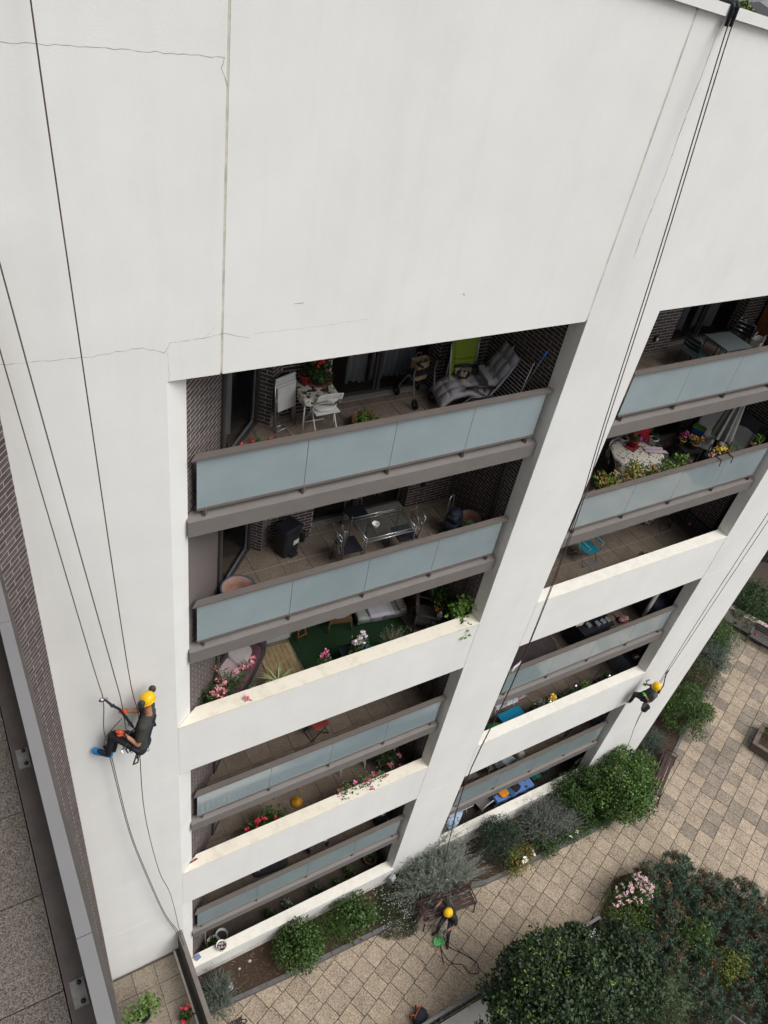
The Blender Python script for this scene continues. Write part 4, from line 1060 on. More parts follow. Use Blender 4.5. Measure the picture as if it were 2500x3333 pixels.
vase((4.19, .58, tz), 'teal glazed round vase on the glass side table', mat('glaze_teal', (.015,.20,.20), .2), .085)
t = potted('pink_geranium', 'straggly pink geranium behind the parapet left of the vases', 'potted plant', (3.16, .45, ZC + .55), .12, .2, terra, (.26,.17,.26), 260, .045, .04, G1, 71, (FM, 6, .05))
t = thing('spider_plant', 'big variegated spider plant spilling from a terracotta pot', 'potted plant', (2.20, .62, ZC))
MB().lathe(pot_profile(.16,.45), n=18).build('pot', terra, t, True); MB().cone((0,0,.40),(0,0,.43),.14,.14,14).build('soil', soilp, t)
rng = np.random.default_rng(81); bl = MB()
for k in range(110):
    a = rng.uniform(0,6.28); l = rng.uniform(.24,.44); e = rng.uniform(.3,1.1); w = .011
    pts = [Vector((math.cos(a)*l*s_, math.sin(a)*l*s_, .43 + math.sin(e)*l*1.1*s_ - .42*l*s_*s_*1.3)) for s_ in (0,.35,.7,1)]
    sd = Vector((-math.sin(a), math.cos(a), 0))
    vs = [p + sd*w*q_*[.7,1,.8,.1][i] for i, p in enumerate(pts) for q_ in (-1,1)]
    bl.add(vs, [(0,1,3,2),(2,3,5,4),(4,5,7,6)])
bl.build('foliage', GY, t)
t = thing('oleander', 'large oleander with pink flower heads spilling over the left parapet', 'plant', (1.28, .62, ZC))
MB().lathe(pot_profile(.18,.36), n=16).build('pot', blackm, t, True); oleander(t, (0,0,.35), .78, 34, 91, .72, None, FP, .14, 15, .06)
t = thing('oleander', 'low oleander with hanging pink heads in the parapet corner', 'plant', (.86, .46, ZC))
MB().lathe(pot_profile(.15,.5), n=16).build('pot', blackm, t, True); oleander(t, (0,0,.5), .55, 22, 97, .48, None, FP, .13, 10, .06)
t = thing('plastic_bag', 'crumpled blue and white bag under the corner oleander', 'bag', (1.06, .90, ZC + .12))
MB().ell((0,0,.1), (.13,.12,.14), 12, p=.8).build('bag_body', mat('bag_blue', (.30,.36,.50), .5, var=.5, scale=12), t, True)

# ---------------------------------------------------------------- fourth to seventh balconies, left column
t = thing('folding_stool', 'red canvas folding stool with crossed black legs', 'stool', (3.62, 1.10, ZD), R(8))
MB().sheet(lambda u, v: ((u-.5)*.42, (v-.5)*.34, .44 - .05*math.sin(u*3.14)), 8, 6, .01).build('seat', mat('red_canvas', (.22,.035,.03), .9), t, True)
for y in (-.17,.17):
    for s in (-1,1): MB().tube([(s*.24,y,0),(-s*.2,y,.44)], .012, 6).build('leg', blackm, t, True)
for x in (-.24,.24): MB().tube([(x,-.17,.01),(x,.17,.01)], .011, 6).build('foot_rail', blackm, t, True)
yel = mat('mustard_enamel', (.58,.27,.012), .45, var=.12)
t = thing('dome_lamp', 'mustard yellow dome of a parasol base on the tiles', 'parasol base', (3.32, .98, ZE))
MB().lathe([(.15,0),(.155,.03),(.12,.08),(.04,.11),(.025,.12),(.025,.18),(.001,.18)], n=28).build('dome', yel, t, True)
single(MB().tube([(3.54,1.42,ZE+.012),(3.60,1.33,ZE+.012),(3.52,1.27,ZE+.012),(3.57,1.19,ZE+.012)], .012, 6), 'strap', yel, 'short yellow strap curling on the tiles behind the yellow base', 'strap', True)
t = thing('white_trestle', 'white folding trestle with splayed legs near the beam', 'trestle', (4.98, 1.38, ZE), R(-4))
for x in (-.26,.45):
    for s in (-1,1): MB().bar((x+s*.02,s*.22,0),(x,s*.03,.72),.035,.02).build('leg', whitep, t)
MB().bar((-.3,0,.73),(.5,0,.73),.06,.05).build('beam', whitep, t); MB().bar((.45,-.18,.12),(.45,.18,.12),.03,.02).build('stretcher', whitep, t)
t = thing('oleander', 'potted oleander with pink heads in the right corner below the trestle', 'plant', (5.95, .98, ZE)); MB().lathe(pot_profile(.17,.26), n=16).build('pot', terra, t, True); oleander(t, (0,0,.25), .62, 34, 101, .52, G2, FP, .15, 8, .06)
t = thing('flower_box', 'long box of pink geraniums hanging over the parapet', 'flower box', (4.70, .34, ZE + .82))
MB().box((0,0,.09),(1.25,.18,.18)).build('box', terra, t)
rng = np.random.default_rng(111)
P = np.vstack([np.array((x, rng.uniform(-.12,.02), .22)) + rng.normal(0, .085, (46,3)) for x in np.linspace(-.6,.62,9)]); link('foliage', leaf_mesh('foliage', G1, P, rng.normal(0,.5,P.shape)+[0,-.4,.8], .06, .055, rng, .5, .3), t)
blooms('flowers', t, FM, P[rng.choice(len(P), 13)] + [0,-.03,.05], .06, 8, rng)
t = thing('flower_box', 'wooden planter of red and pink geraniums on the left tiles', 'flower box', (2.28, .66, ZE), R(12))
MB().box((0,0,.14),(.75,.24,.28)).build('box', mat('planter_wood', (.23,.11,.05), .7, var=.3), t)
rng = np.random.default_rng(121)
P = np.vstack([np.array((x, 0, .42)) + rng.normal(0, .12, (80,3)) for x in np.linspace(-.38,.36,7)]); link('foliage', leaf_mesh('foliage', G1, P, rng.normal(0,.5,P.shape)+[0,-.2,.8], .065, .06, rng, .5, .3), t)
blooms('flowers', t, FR, P[np.argsort(-P[:,2])[:60]][rng.choice(60, 9)] + [0,-.04,.05], .075, 9, rng)
t = thing('garden_trowel', 'red-handled trowel left on the parapet corner', 'trowel', (.30, .16, ZE1 + .012), R(10))
MB().tube([(-.06,0,.01),(.02,0,.01)], .014, 8).build('handle', blackm, t, True); MB().ell((.07,0,.01),(.06,.025,.008),10).build('blade', red_p, t, True)
t = thing('floor_cushion', 'charcoal padded mat lying behind the lower glass balustrade', 'mat', (2.72, .98, ZF), R(-3))
MB().ell((0,0,.07),(.52,.30,.07),20,p=.4).build('pad', mat('charcoal_fabric', (.035,.037,.045), .95), t, True); MB().ell((-.36,-.16,.17),(.05,.04,.05),10).build('ball', mat('tan', (.5,.33,.2), .8), t, True)
t = thing('plant_shelf', 'low grey shelf with small pots behind the glass', 'shelf', (4.14, .86, ZF))
MB().box((0,0,.3),(.6,.3,.03)).build('board', steel, t)
for x in (-.28,.28): MB().box((x,0,.14),(.03,.3,.29)).build('side_panel', steel, t)
potted('potted_plant', 'small leafy plant in a black pot on the grey shelf', 'potted plant', (3.98, .84, ZF + .316), .08, .12, blackm, (.13,.12,.14), 110, .05, .03, GS, 131)
potted('potted_plant', 'white pot with sparse stems at the right of the grey shelf', 'potted plant', (4.32, .80, ZF + .316), .075, .11, whitep, (.07,.07,.10), 40, .05, .02, G2, 132)
t = thing('toy_bear', 'pile of pale folded cloths on a stool in the right corner', 'cloth pile', (6.15, .80, ZF))
MB().box((0,0,.2),(.34,.34,.4)).build('stool', blackm, t)
for k, (x,y,z,s) in enumerate(((-.05,0,.44,.13),(.08,.03,.48,.11),(.0,-.08,.5,.10))): MB().ell((x,y,z),(s,s*.7,.05),12,p=.7).build('cloth', [greyc, whitep, steel][k], t, True)
for i, (x, y, r, cr, n, lm, lb) in enumerate(((2.80,.62,.10,(.19,.17,.17),150,G2,'dark leafy plant behind the garden wall nearest the buckets'), (3.36,.60,.10,(.17,.16,.24),130,GS,'grey-green upright plant behind the garden wall'), (4.34,.58,.12,(.24,.2,.3),170,G2,'taller feathery plant in the middle of the garden wall'), (4.98,.60,.09,(.14,.13,.14),70,G1,'small green plant in a dark pot behind the wall'), (5.46,.66,.12,(.22,.19,.22),120,G1,'broad-leaved plant behind the right part of the wall'))):
    potted('potted_plant', lb, 'potted plant', (x, y, ZG), r, .2, blackm, cr, n, .08, .04, lm, 140+i)
t = tub((6.28, .80, ZG), 'clay tub with a dark shrub in the deep right corner', .22, terra, .35)
plant(t, (-.1,.1,.5), (.3,.3,.3), 200, .08, .05, G2, 150)
def bucket(loc, label, r, h, m, fill=None):
    t = thing('bucket', label, 'bucket', loc); MB().lathe([(r*.8,0),(r,h),(r*1.05,h),(r*1.05,h-.02),(r*.96,h-.02),(r*.78,.02),(.001,.02)], n=22).build('bucket_body', m, t, True)
    MB().cone((0,0,h*.55),(0,0,h*.6), r*.85, r*.88, 16).build('soil', fill or soilp, t); return t
whr = mat('pale_rim', (.48,.50,.50), .5)
bucket((1.30,.66,ZG), 'grey-rimmed bucket of black water standing further back', .17, .30, whr, black_m)
t = bucket((1.02,.56,ZG), 'grey-rimmed bucket with green weeds beside the splayed wall', .19, .30, whr); plant(t, (-.1,-.05,.3), (.22,.2,.15), 70, .09, .05, G1, 160)
t = bucket((1.08,.12,1.281), 'white bucket of round stones on top of the garden wall', .14, .17, whitep)
r_ = random.Random(5)
for k in range(12): MB().ell((r_.uniform(-.08,.08), r_.uniform(-.08,.08), .12), (.035,.03,.03), 8).build('stone', mat('stone_%d' % (k % 3), [(.5,.46,.45),(.22,.15,.15),(.33,.26,.26)][k % 3], .8), t, True)
t = thing('cane', 'bamboo cane with a white plant tag leaning in the corner', 'cane', (.80, .52, ZG)); MB().tube([(-.05,-.1,0),(.02,.2,1.0)], .01, 6).build('stick', mat('bamboo', (.40,.28,.12), .7), t, True); MB().box((.07,.05,.6),(.08,.01,.20)).build('tag', whitep, t)
t = thing('solar_lamp', 'small blue solar lamp on the left end of the garden wall', 'lamp', (.40, .13, 1.281), R(20)); MB().box((0,0,.05),(.10,.09,.1)).build('body', mat('lamp_tan', (.45,.38,.24), .6), t); MB().box((0,-.01,.115),(.15,.13,.02), rot=Matrix.Rotation(.3,3,'X')).build('solar_panel', mat('solar_blue', (.02,.07,.2), .25), t)
# ---------------------------------------------------------------- top balcony, right column
slate = mat('slate_metal', (.10,.12,.125), .45, var=.1); teal_d = mat('dark_teal_metal', (.035,.055,.06), .45)
t = thing('metal_table', 'square slate grey metal table on the right top balcony', 'table', (12.02, 1.02, ZA), R(-3))
MB().box((0,0,.72),(.74,.66,.025)).build('tabletop', slate, t)
for x in (-.33,.33):
    for y in (-.29,.29): MB().bar((x,y,0),(x*.95,y*.95,.71),.028,.028).build('leg', slate, t)
def slat_chair(loc, rz, label):
    t = thing('slatted_chair', label, 'chair', loc, R(rz), 'dark teal slatted metal chairs')
    for k in range(6): MB().box((0,-.18+.075*k,.45 - .004*k),(.40,.062,.012)).build('seat_slat', teal_d, t)
    for z in (.60,.69,.78): MB().sheet(lambda u,v: ((u-.5)*.40, .235+.03*(z-.6)*4 + .03*math.sin(u*3.14), z-.03+.06*v), 8, 1, .01).build('back_slat', teal_d, t)
    for x in (-.21,.21):
        MB().tube([(x,.27,0),(x,.20,.45),(x,.25,.75),(x*.9,.27,.84)], .012, 8).build('leg', teal_d, t, True); MB().tube([(x,-.24,0),(x,-.2,.44),(x,.2,.45)], .012, 8).build('leg', teal_d, t, True)
    MB().tube([(-.19,.27,.84),(0,.29,.855),(.19,.27,.84)], .012, 8).build('top_rail', teal_d, t, True)
slat_chair((11.40, 1.20, ZA), 90, 'dark teal slatted chair at the left side of the slate table')
slat_chair((12.70, 1.30, ZA), -75, 'dark teal slatted chair at the right side of the slate table')
kraft = mat('kraft_white', (.50,.48,.45), .8, var=.1)
t = thing('paper_bag', 'large white paper bag standing behind the slate table', 'bag', (13.55, 1.30, ZA), R(20)); bag(t, kraft, .36, .24, .42, 2)
t = thing('paper_bag', 'small white gift bag with red print and twisted handles', 'bag', (13.30, 1.70, ZA + .42), R(10)); bag(t, kraft, .22, .14, .24, 3); MB().ell((0,-.075,.12),(.04,.006,.04),10).build('print', red_p, t)
MB().box((13.30, 1.72, ZA + .21), (.4,.3,.42)).build('crate', black_m, None, label='black crate under the small gift bag', category='crate')
t = thing('wooden_shutter', 'reddish brown wooden cupboard at the far right of the top balcony', 'cupboard', (14.62, 1.55, ZA))
MB().box((0,0,.85),(.5,.9,1.7)).build('carcass', mat('cupboard_wood', (.16,.065,.03), .55, var=.3, scale=5), t)
for y in (-.22,.22): MB().box((-.255,y,.85),(.012,.42,1.62)).build('door', wood, t)
wl = link('wall_light', None, bld); MB().box((11.10, 2.035, ZA + .33), (.10,.05,.12)).build('housing', black_m, wl); MB().ell((11.11, 2.005, ZA + .33), (.035,.012,.045), 10).build('lens', whitep, wl, True)

# ---------------------------------------------------------------- second balcony, right column
flor = cloth_print('floral_cloth', (.55,.53,.46), [((.07,.075,.06), 17, .58), ((.34,.06,.08), 13, .66)])
t = thing('oval_table', 'table under a floral tablecloth on the second right balcony', 'table', (11.05, 1.25, ZB), R(-4))
MB().lathe([(.62,.70),(.64,.72),(.001,.725)], n=28).build('tabletop', whitep, t)
for a in (45,135,225,315): MB().tube([(.45*math.cos(R(a)),.42*math.sin(R(a)),0),(.42*math.cos(R(a)),.4*math.sin(R(a)),.7)], .02, 8).build('leg', blackm, t, True)
def oval(u, v):
    a = u*6.283; r = v*.90; R0 = .66; d = max(0, r - R0)
    w = 1 + (.05*math.sin(a*11) + .03*math.sin(a*6+1))*min(1, d/.12); rr = min(r, R0)*w
    return (rr*math.cos(a)*1.0, rr*math.sin(a)*.86, .742 - d)
o = single(MB().sheet(oval, 66, 16), 'tablecloth', flor, 'cream floral tablecloth hanging over the oval table', 'tablecloth', True); o.location = (11.05, 1.25, ZB); o.rotation_euler.z = R(-4)
tz = ZB + .745
o = single(MB().box((0,0,.008),(.34,.26,.014)), 'place_mat', mat('mat_red', (.22,.02,.035), .9), 'dark red place mat under the red plant pot', 'place mat'); o.location = (11.08, 1.46, tz); o.rotation_euler.z = R(20)
potted('potted_plant', 'red pot with a green-leaved plant on the floral tablecloth', 'potted plant', (11.10, 1.48, tz + .016), .12, .18, mat('pot_crimson', (.33,.025,.04), .5), (.11,.11,.12), 60, .08, .045, G1, 201)
t = potted('potted_plant', 'white patterned pot with a spiky dark plant on the table', 'potted plant', (11.62, 1.38, tz), .105, .19, cloth_print('pot_print', (.45,.50,.47), [((.08,.16,.14), 14, .55)]), (.09,.09,.10), 70, .10, .012, G2, 202)
potted('potted_plant', 'low pale bowl at the back edge of the floral tablecloth', 'potted plant', (11.0, 1.70, tz), .09, .10, whitep, (.09,.09,.06), 30, .05, .03, G1, 203)
t = thing('serving_bowl', 'magenta round bowl lid standing on the floral table', 'bowl', (11.42, 1.62, tz)); MB().ell((0,0,.06),(.17,.12,.10),16).build('bowl_body', mat('magenta', (.24,.02,.14), .4), t, True)
tw = mat('towel_lilac', (.42,.34,.38), .95, var=.2, scale=8)
def twf(u, v): d = max(0, u-.45); return (-.25 + min(u,.45)*1.1 + .015*math.sin(v*8), (v-.5)*.26 + .02*math.sin(u*9) - .25*u, .765 - d*.75 + .012*math.sin(v*14+u*6))
o = single(MB().sheet(twf, 18, 12, .01), 'towel', tw, 'lilac striped towel draped over the right edge of the floral table', 'towel', True); o.location = (11.52, 1.22, ZB)
def garden_chair(loc, rz, label, m, grp=None):
    t = thing('garden_armchair', label, 'chair', loc, R(rz), grp)
    MB().box((0,0,.42),(.46,.46,.03)).build('seat', m, t)
    MB().sheet(lambda u,v: ((u-.5)*.46, .23+.14*v, .45+.5*v), 6, 4, .025).build('backrest', m, t, True)
    for x in (-.25,.25):
        MB().tube([(x,-.24,0),(x,-.22,.62),(x,.27,.64)], .014, 8).build('armrest', blackm, t, True); MB().tube([(x,.28,0),(x,.22,.45),(x,.37,.95)], .014, 8).build('leg', blackm, t, True)
    return t
mesh_b = mat('black_mesh', (.025,.026,.03), .8)
garden_chair((10.42, .95, ZB), 60, 'black mesh chair with plaid cushion left of the floral table', mesh_b)
plaid = cloth_print('plaid', (.40,.33,.31), [((.25,.05,.06), 10, .55), ((.08,.07,.08), 14, .6)])
o = single(MB().ell((0,0,0),(.2,.2,.04),14,p=.5), 'seat_cushion', plaid, 'plaid cushion on the chair by the left pier', 'cushion', True); o.location = (10.42, .95, ZB + .475)
garden_chair((11.10, .66, ZB), 178, 'black mesh chair in front of the floral table', mesh_b)
garden_chair((11.98, 1.80, ZB - .12), -20, 'red-backed chair behind the floral table', red_p)
# photinia along the balustrade, each plant in its own trough
for i, (x, z, r, n, lm, lb, L_) in enumerate(((9.32, 15.62, (.34,.26,.30), 230, GR, 'leftmost photinia with red young leaves spilling over the rail', .12), (10.02, 15.60, (.40,.24,.34), 300, GR, 'bushy yellow-green shrub in the middle of the rail', .10), (10.66, 15.54, (.26,.2,.22), 130, GR, 'short russet-tipped shrub along the rail', .09), (11.12, 15.62, (.26,.2,.26), 150, G3, 'upright pale green shrub beside the bamboo stick', .095), (11.50, 15.62, (.28,.2,.28), 160, G3, 'rightmost pale green shrub of the rail planting', .095))):
    t = thing('potted_shrub', lb, 'potted plant', (x, .50, ZB), 0, 'shrubs in troughs behind the balustrade')
    MB().box((0,0,.25),(.50,.30,.5)).build('trough', char, t)
    f, rng, P = plant(t, (0,-.03,z-ZB-.1), r, n, L_, L_*.42, lm, 210+i, 9, .6, .5)
    twigs([[(0,0,.5), tuple(P[k]*np.array([.5,.5,.8])), tuple(P[k])] for k in range(0,len(P),12)], .006, twig_m, 'stems', t)
t = thing('bamboo_stick', 'dark thin stick leaning between the rail shrubs', 'stick', (10.92,.45,ZB+.5)); MB().tube([(0,0,0),(.12,.1,.62)], .008, 5).build('stick', blackm, t)
# small black table with pots
t = thing('low_table', 'low black square table carrying two flower pots', 'table', (12.98, 1.32, ZB), R(-8))
MB().box((0,0,.42),(.52,.50,.05)).build('tabletop', blackm, t)
for x in (-.22,.22):
    for y in (-.21,.21): MB().box((x,y,.2),(.06,.06,.40)).build('leg', blackm, t)
potted('potted_flower', 'yellow pot with a deep pink ball of flowers', 'potted plant', (12.86, 1.44, ZB + .446), .07, .13, FY, (.10,.10,.16), 50, .06, .04, G1, 221, (FM, 10, .06), up=.8)
potted('potted_flower', 'terracotta pot with orange and white flowers on the low table', 'potted plant', (13.03, 1.22, ZB + .446), .10, .14, terra, (.14,.13,.16), 80, .06, .04, G1, 222, (FO, 9, .05), up=.8)
# covered loungers, parasol
towl = mat('towel_white', (.50,.49,.48), .95, var=.1, scale=5); towb = mat('towel_beige', (.36,.32,.29), .95, var=.1, scale=5)
t = thing('sun_lounger', 'black reclining lounger covered with white towels by the back pier', 'lounger', (13.72, 1.50, ZB), R(-62))
for x in (-.28,.28):
    MB().tube([(x,-.5,0),(x,-.1,.44),(x,.25,.44),(x,.62,1.1)], .014, 8).build('side_rail', blackm, t, True); MB().tube([(x,.45,0),(x,-.1,.62)], .013, 8).build('leg', blackm, t, True)
    MB().tube([(x*1.08,-.2,.62),(x*1.08,.2,.64)], .025, 8).build('armrest', blackm, t, True)
MB().sheet(lambda u,v: ((u-.5)*.52, -.4+.62*v, .40+.05*v), 4, 4, .02).build('seat', mesh_b, t); MB().sheet(lambda u,v: ((u-.5)*.52, .24+.38*v, .45+.64*v), 4, 4, .02).build('backrest', mesh_b, t)
def drape(loc, rz, path, w, m, label):
    def fn(u, v):
        s = v*(len(path)-1); k = min(int(s), len(path)-2); f = s-k
        return ((u-.5)*w + .012*math.sin(v*9), path[k][0]*(1-f)+path[k+1][0]*f, path[k][1]*(1-f)+path[k+1][1]*f + .012*math.sin(u*7+v*5))
    o = single(MB().sheet(fn, 12, 24, .014), 'towel', m, label, 'towel', True); o.location = loc; o.rotation_euler.z = R(rz); return o
drape((13.72,1.50,ZB), -62, [(.20,.50),(.30,.60),(.62,1.14),(.66,1.14),(.70,.9)], .60, towl, 'white towel over the backrest of the covered lounger')
drape((13.72,1.50,ZB), -62, [(-.42,.38),(-.38,.44),(.1,.48),(.22,.50)], .56, towl, 'white towel on the seat of the covered lounger')
t = thing('storage_box', 'blue plastic box with a green lid on the towelled lounger', 'box', (13.55, 1.60, ZB + .51), R(-70))
rbox(MB(), .28,.19,.31,.21, 0,.16, .03).build('box_body', blue_p, t); rbox(MB(), .33,.23,.30,.2, .161,.195, .04).build('lid', mat('lid_green', (.13,.33,.05), .45), t)
t = thing('sun_lounger', 'charcoal high-backed lounger with a white towel by the right wall', 'lounger', (14.28, .98, ZB), R(-80))
for x in (-.26,.26): MB().tube([(x,-.4,0),(x,-.2,.42),(x,.2,.44),(x,.36,1.05)], .013, 8).build('side_rail', blackm, t, True); MB().tube([(x,.4,0),(x,.1,.42)], .013, 8).build('leg', blackm, t, True)
MB().sheet(lambda u,v: ((u-.5)*.5, -.38+.58*v, .41+.03*v), 4, 4, .02).build('seat', mesh_b, t); MB().sheet(lambda u,v: ((u-.5)*.5, .2+.17*v, .45+.66*v), 6, 6, .04).build('backrest', mat('charcoal_sling', (.05,.052,.058), .85), t)
drape((14.28,.98,ZB), -80, [(-.40,.40),(-.36,.47),(.12,.50),(.19,.52),(.28,.80),(.30,.82)], .50, towl, 'white towel with a beige end on the charcoal lounger')
t = thing('bucket', 'brown plastic bucket between the two loungers', 'bucket', (13.88, 1.04, ZB + .30)); MB().lathe([(.10,0),(.15,.22),(.155,.22),(.14,.2),(.1,.02),(.001,.02)], n=20).build('bucket_body', mat('brown_plastic', (.10,.065,.05), .5), t, True)
MB().tube([(-.15,0,.21),(-.1,-.06,.13),(.1,-.06,.13),(.15,0,.21)], .005, 5).build('handle', whitep, t)
t = thing('watering_can', 'grey-green watering can near the balustrade', 'watering can', (14.02, .80, ZB + .25)); MB().lathe([(.09,0),(.10,.18),(.07,.2),(.06,.19),(.08,.02),(.001,.02)], n=16).build('body', mat('can_green', (.08,.14,.13), .45), t, True); MB().tube([(-.09,0,.05),(-.26,0,.22)], [.02,.012], 8).tube([(.09,0,.06),(.16,0,.13),(.07,0,.2)], .009, 6).build('spout', mat('can_green', (.08,.14,.13)), t, True)
par = mat('parasol_grey', (.27,.275,.265), .9, var=.2, scale=6)
t = thing('closed_parasol', 'closed grey parasol with frilled hem tied round its pole', 'parasol', (13.60, 1.02, ZB), R(0))
MB().tube([(0,0,0),(0,.0,2.25)], .02, 8).build('pole', steel, t, True)
def pf(u, v):
    a = u*6.283; r = (.16*(1-v)**.7 + .045)*(1+.35*math.sin(a*8)); return (r*math.cos(a), r*math.sin(a), .80 + 1.42*v + .03*math.sin(a*8)*(1-v))
MB().sheet(pf, 64, 14).build('canopy', par, t, True); MB().lathe([(.17,0),(.22,.02),(.22,.07),(.05,.1),(.001,.1)], n=18).build('base', blackm, t, True)
t = thing('garden_armchair', 'dark armchair seen from the front below the parasol', 'chair', (13.75, 1.0, ZB), R(-150))
MB().box((0,0,.36),(.46,.42,.04)).build('seat', mesh_b, t)
for x in (-.25,.25): MB().tube([(x,-.22,0),(x,-.2,.58),(x,.2,.58),(x,.24,0)], .016, 8).build('armrest', blackm, t, True)
t = thing('flower_trough', 'dark trough with yellow and pink flowers hooked inside the rail', 'flower box', (12.78, .46, ZB + .74))
MB().box((0,0,.08),(.72,.2,.16)).build('trough', char, t)
rng = np.random.default_rng(231); P = np.vstack([np.array((x,0,.2)) + rng.normal(0,.06,(34,3)) for x in (-.26,-.08,.1,.26)]); link('foliage', leaf_mesh('foliage', G1, P, rng.normal(0,.5,P.shape)+[0,0,.8], .06, .03, rng, .5, .4), t)
blooms('flowers', t, FY, rng.normal(0,.07,(24,3))*[1.3,.7,.5] + [.0,-.02,.30], .045, 5, rng); blooms('flowers', t, FP, rng.normal(0,.04,(8,3)) + [-.28,-.05,.22], .04, 5, rng)
t = thing('potted_herb', 'feathery green herb right of the flower trough', 'potted plant', (13.22, .46, ZB + .72)); MB().lathe(pot_profile(.09,.16), n=14).build('pot', terra, t, True); plant(t, (0,0,.24), (.2,.12,.12), 130, .06, .02, G1, 241)
t = thing('potted_flower', 'yellow-green plant at the right end of the rail', 'potted plant', (14.08, .44, ZB + .72)); MB().lathe(pot_profile(.1,.18), n=14).build('pot', terra, t, True); plant(t, (.05,0,.28), (.24,.12,.12), 90, .07, .05, G3, 242)
for i, x in enumerate((12.41, 12.80)):
    t = thing('rail_hook', 'black flower box hook over the handrail, %s one' % ('left' if i == 0 else 'right'), 'hook', (x, .2, ZB + 1.05)); MB().tube([(0,.10,-.02),(0,.08,.012),(0,-.11,.012),(0,-.125,-.14)], .012, 6).build('bent_bar', blackm, t)
for i, (x, y) in enumerate(((14.12,.62),(14.22,.7))): single(MB().tube([(x,y,ZB),(x+.12,y+.02,ZB+1.15)], .009, 6), 'garden_cane', blackm, 'thin black cane by the watering can, %s' % ('nearer the rail' if i == 0 else 'nearer the wall'), 'cane')
# ---------------------------------------------------------------- third balcony, right column
tealc = mat('teal_canvas', (.01,.20,.27), .7, var=.1, scale=20); tealp = mat('teal_pad', (.10,.36,.44), .6)
t = thing('camping_chair', 'turquoise folding camping armchair on the empty balcony', 'chair', (11.12, 1.42, ZC), R(184))
MB().sheet(lambda u,v: ((u-.5)*.44, -.2+.4*v, .42-.02*math.sin(v*3)), 4, 6, .015).build('seat', tealc, t); MB().sheet(lambda u,v: ((u-.5)*.44, -.24-.22*v, .46+.55*v), 4, 6, .015).build('backrest', tealc, t)
for x in (-.25,.25):
    MB().tube([(x,-.42,1.0),(x,-.1,.42),(x,.22,.0)], .012, 8).build('leg', chrome, t, True); MB().tube([(x,-.32,0),(x,.2,.44),(x,.16,.60)], .012, 8).build('leg', chrome, t, True)
    MB().ell((x,-.02,.63),(.032,.24,.022),12,p=.6).build('armrest', tealp, t, True)
for y in (.22,-.32): MB().tube([(-.25,y,.015),(.25,y,.015)], .014, 8).build('foot_rail', tealc if y > 0 else chrome, t, True)
t = thing('kettle_grill', 'dark brown kettle grill on bent black legs', 'grill', (14.02, 1.72, ZC)); MB().ell((0,0,.58),(.17,.17,.15),18).build('kettle', mat('grill_brown', (.05,.025,.025), .35), t, True); MB().box((.02,-.17,.60),(.12,.03,.02)).build('handle', whitep, t)
MB().tube([(-.16,.1,.5),(-.02,-.2,.01),(.36,-.2,.01),(.2,.1,.5)], .012, 6).build('leg', blackm, t, True); MB().tube([(-.1,.15,.5),(-.1,.22,0)], .012, 6).build('leg', blackm, t, True)
t = thing('wire_mesh_table', 'long black wire mesh table beside the right brick wall', 'table', (14.66, 1.12, ZC))
ms = MB()
for k in range(14): ms.tube([(-.27,-.43+.066*k,.45),(.27,-.43+.066*k,.45)], .004, 4)
for k in range(9): ms.tube([(-.27+.0675*k,-.43,.45),(-.27+.0675*k,.43,.45)], .004, 4)
ms.build('mesh_top', blackm, t, kind='stuff'); MB().tube([(-.28,-.44,.45),(.28,-.44,.45),(.28,.44,.45),(-.28,.44,.45)], .016, 8, True).build('top_rail', blackm, t, True)
for x in (-.27,.27):
    for y in (-.43,.43): MB().tube([(x,y,0),(x,y,.45)], .014, 8).build('leg', blackm, t, True)
single(MB().box((14.5,1.12,ZC+.47),(.12,.04,.025),.5), 'pink_clip', FM, 'bright pink clip lying on the wire mesh table', 'clip')
t = thing('charcoal_bag', 'crumpled black and white charcoal bag on the tiles', 'bag', (13.85, 1.92, ZC)); MB().ell((0,0,.13),(.19,.12,.14),12,p=.8).build('bag_body', mat('bag_bw', (.42,.40,.37), .6, col2=(.03,.03,.03), scale=9, lo=.48, hi=.52), t, True)
for i, (x, c) in enumerate(((13.42, whitep), (13.54, mat('peg_green', (.1,.4,.1), .5)), (13.66, mat('mag', (.25,.08,.12), .5)))):
    t = thing('bottle', '%s bottle standing at the foot of the back wall' % ['white', 'green', 'plum'][i], 'bottle', (x, 2.0, ZC), 0, 'bottles by the back wall'); MB().lathe([(.04,0),(.04,.14),(.018,.18),(.018,.21),(.001,.21)], n=12).build('bottle_body', c, t, True)
t = potted('potted_flower', 'low plant with tiny red flowers behind the clean parapet', 'potted plant', (12.22, .50, ZC), .2, .55, terra, (.26,.15,.14), 170, .06, .04, G2, 261, (FR, 4, .04))
# ---------------------------------------------------------------- fourth balcony, right column
rugm = mat('rug_brown', (.085,.068,.07), .95, var=.25, scale=4)
single(MB().cone((10.02,1.28,ZD+.001),(10.02,1.28,ZD+.018), .95, .95, 48), 'round_rug', rugm, 'large round dark brown rug partly under the parapet shadow', 'rug')
t = thing('covered_table', 'table hidden under a black cover with boxes on it', 'table', (11.86, .86, ZD)); bc = mat('black_cover', (.012,.013,.018), .5, var=.3)
MB().box((0,0,.70),(1.12,.66,.05)).build('tabletop', bc, t)
MB().sheet(lambda u,v: (math.copysign(abs(math.cos(u*6.283))**.4,math.cos(u*6.283))*(.565+.03*v+.02*math.sin(u*60)*v), math.copysign(abs(math.sin(u*6.283))**.4,math.sin(u*6.283))*(.335+.03*v), .71-.68*v), 72, 5).build('cover_skirt', bc, t, True)
clr = glassmat('box_plastic', (.25,.28,.3), .45, .15)
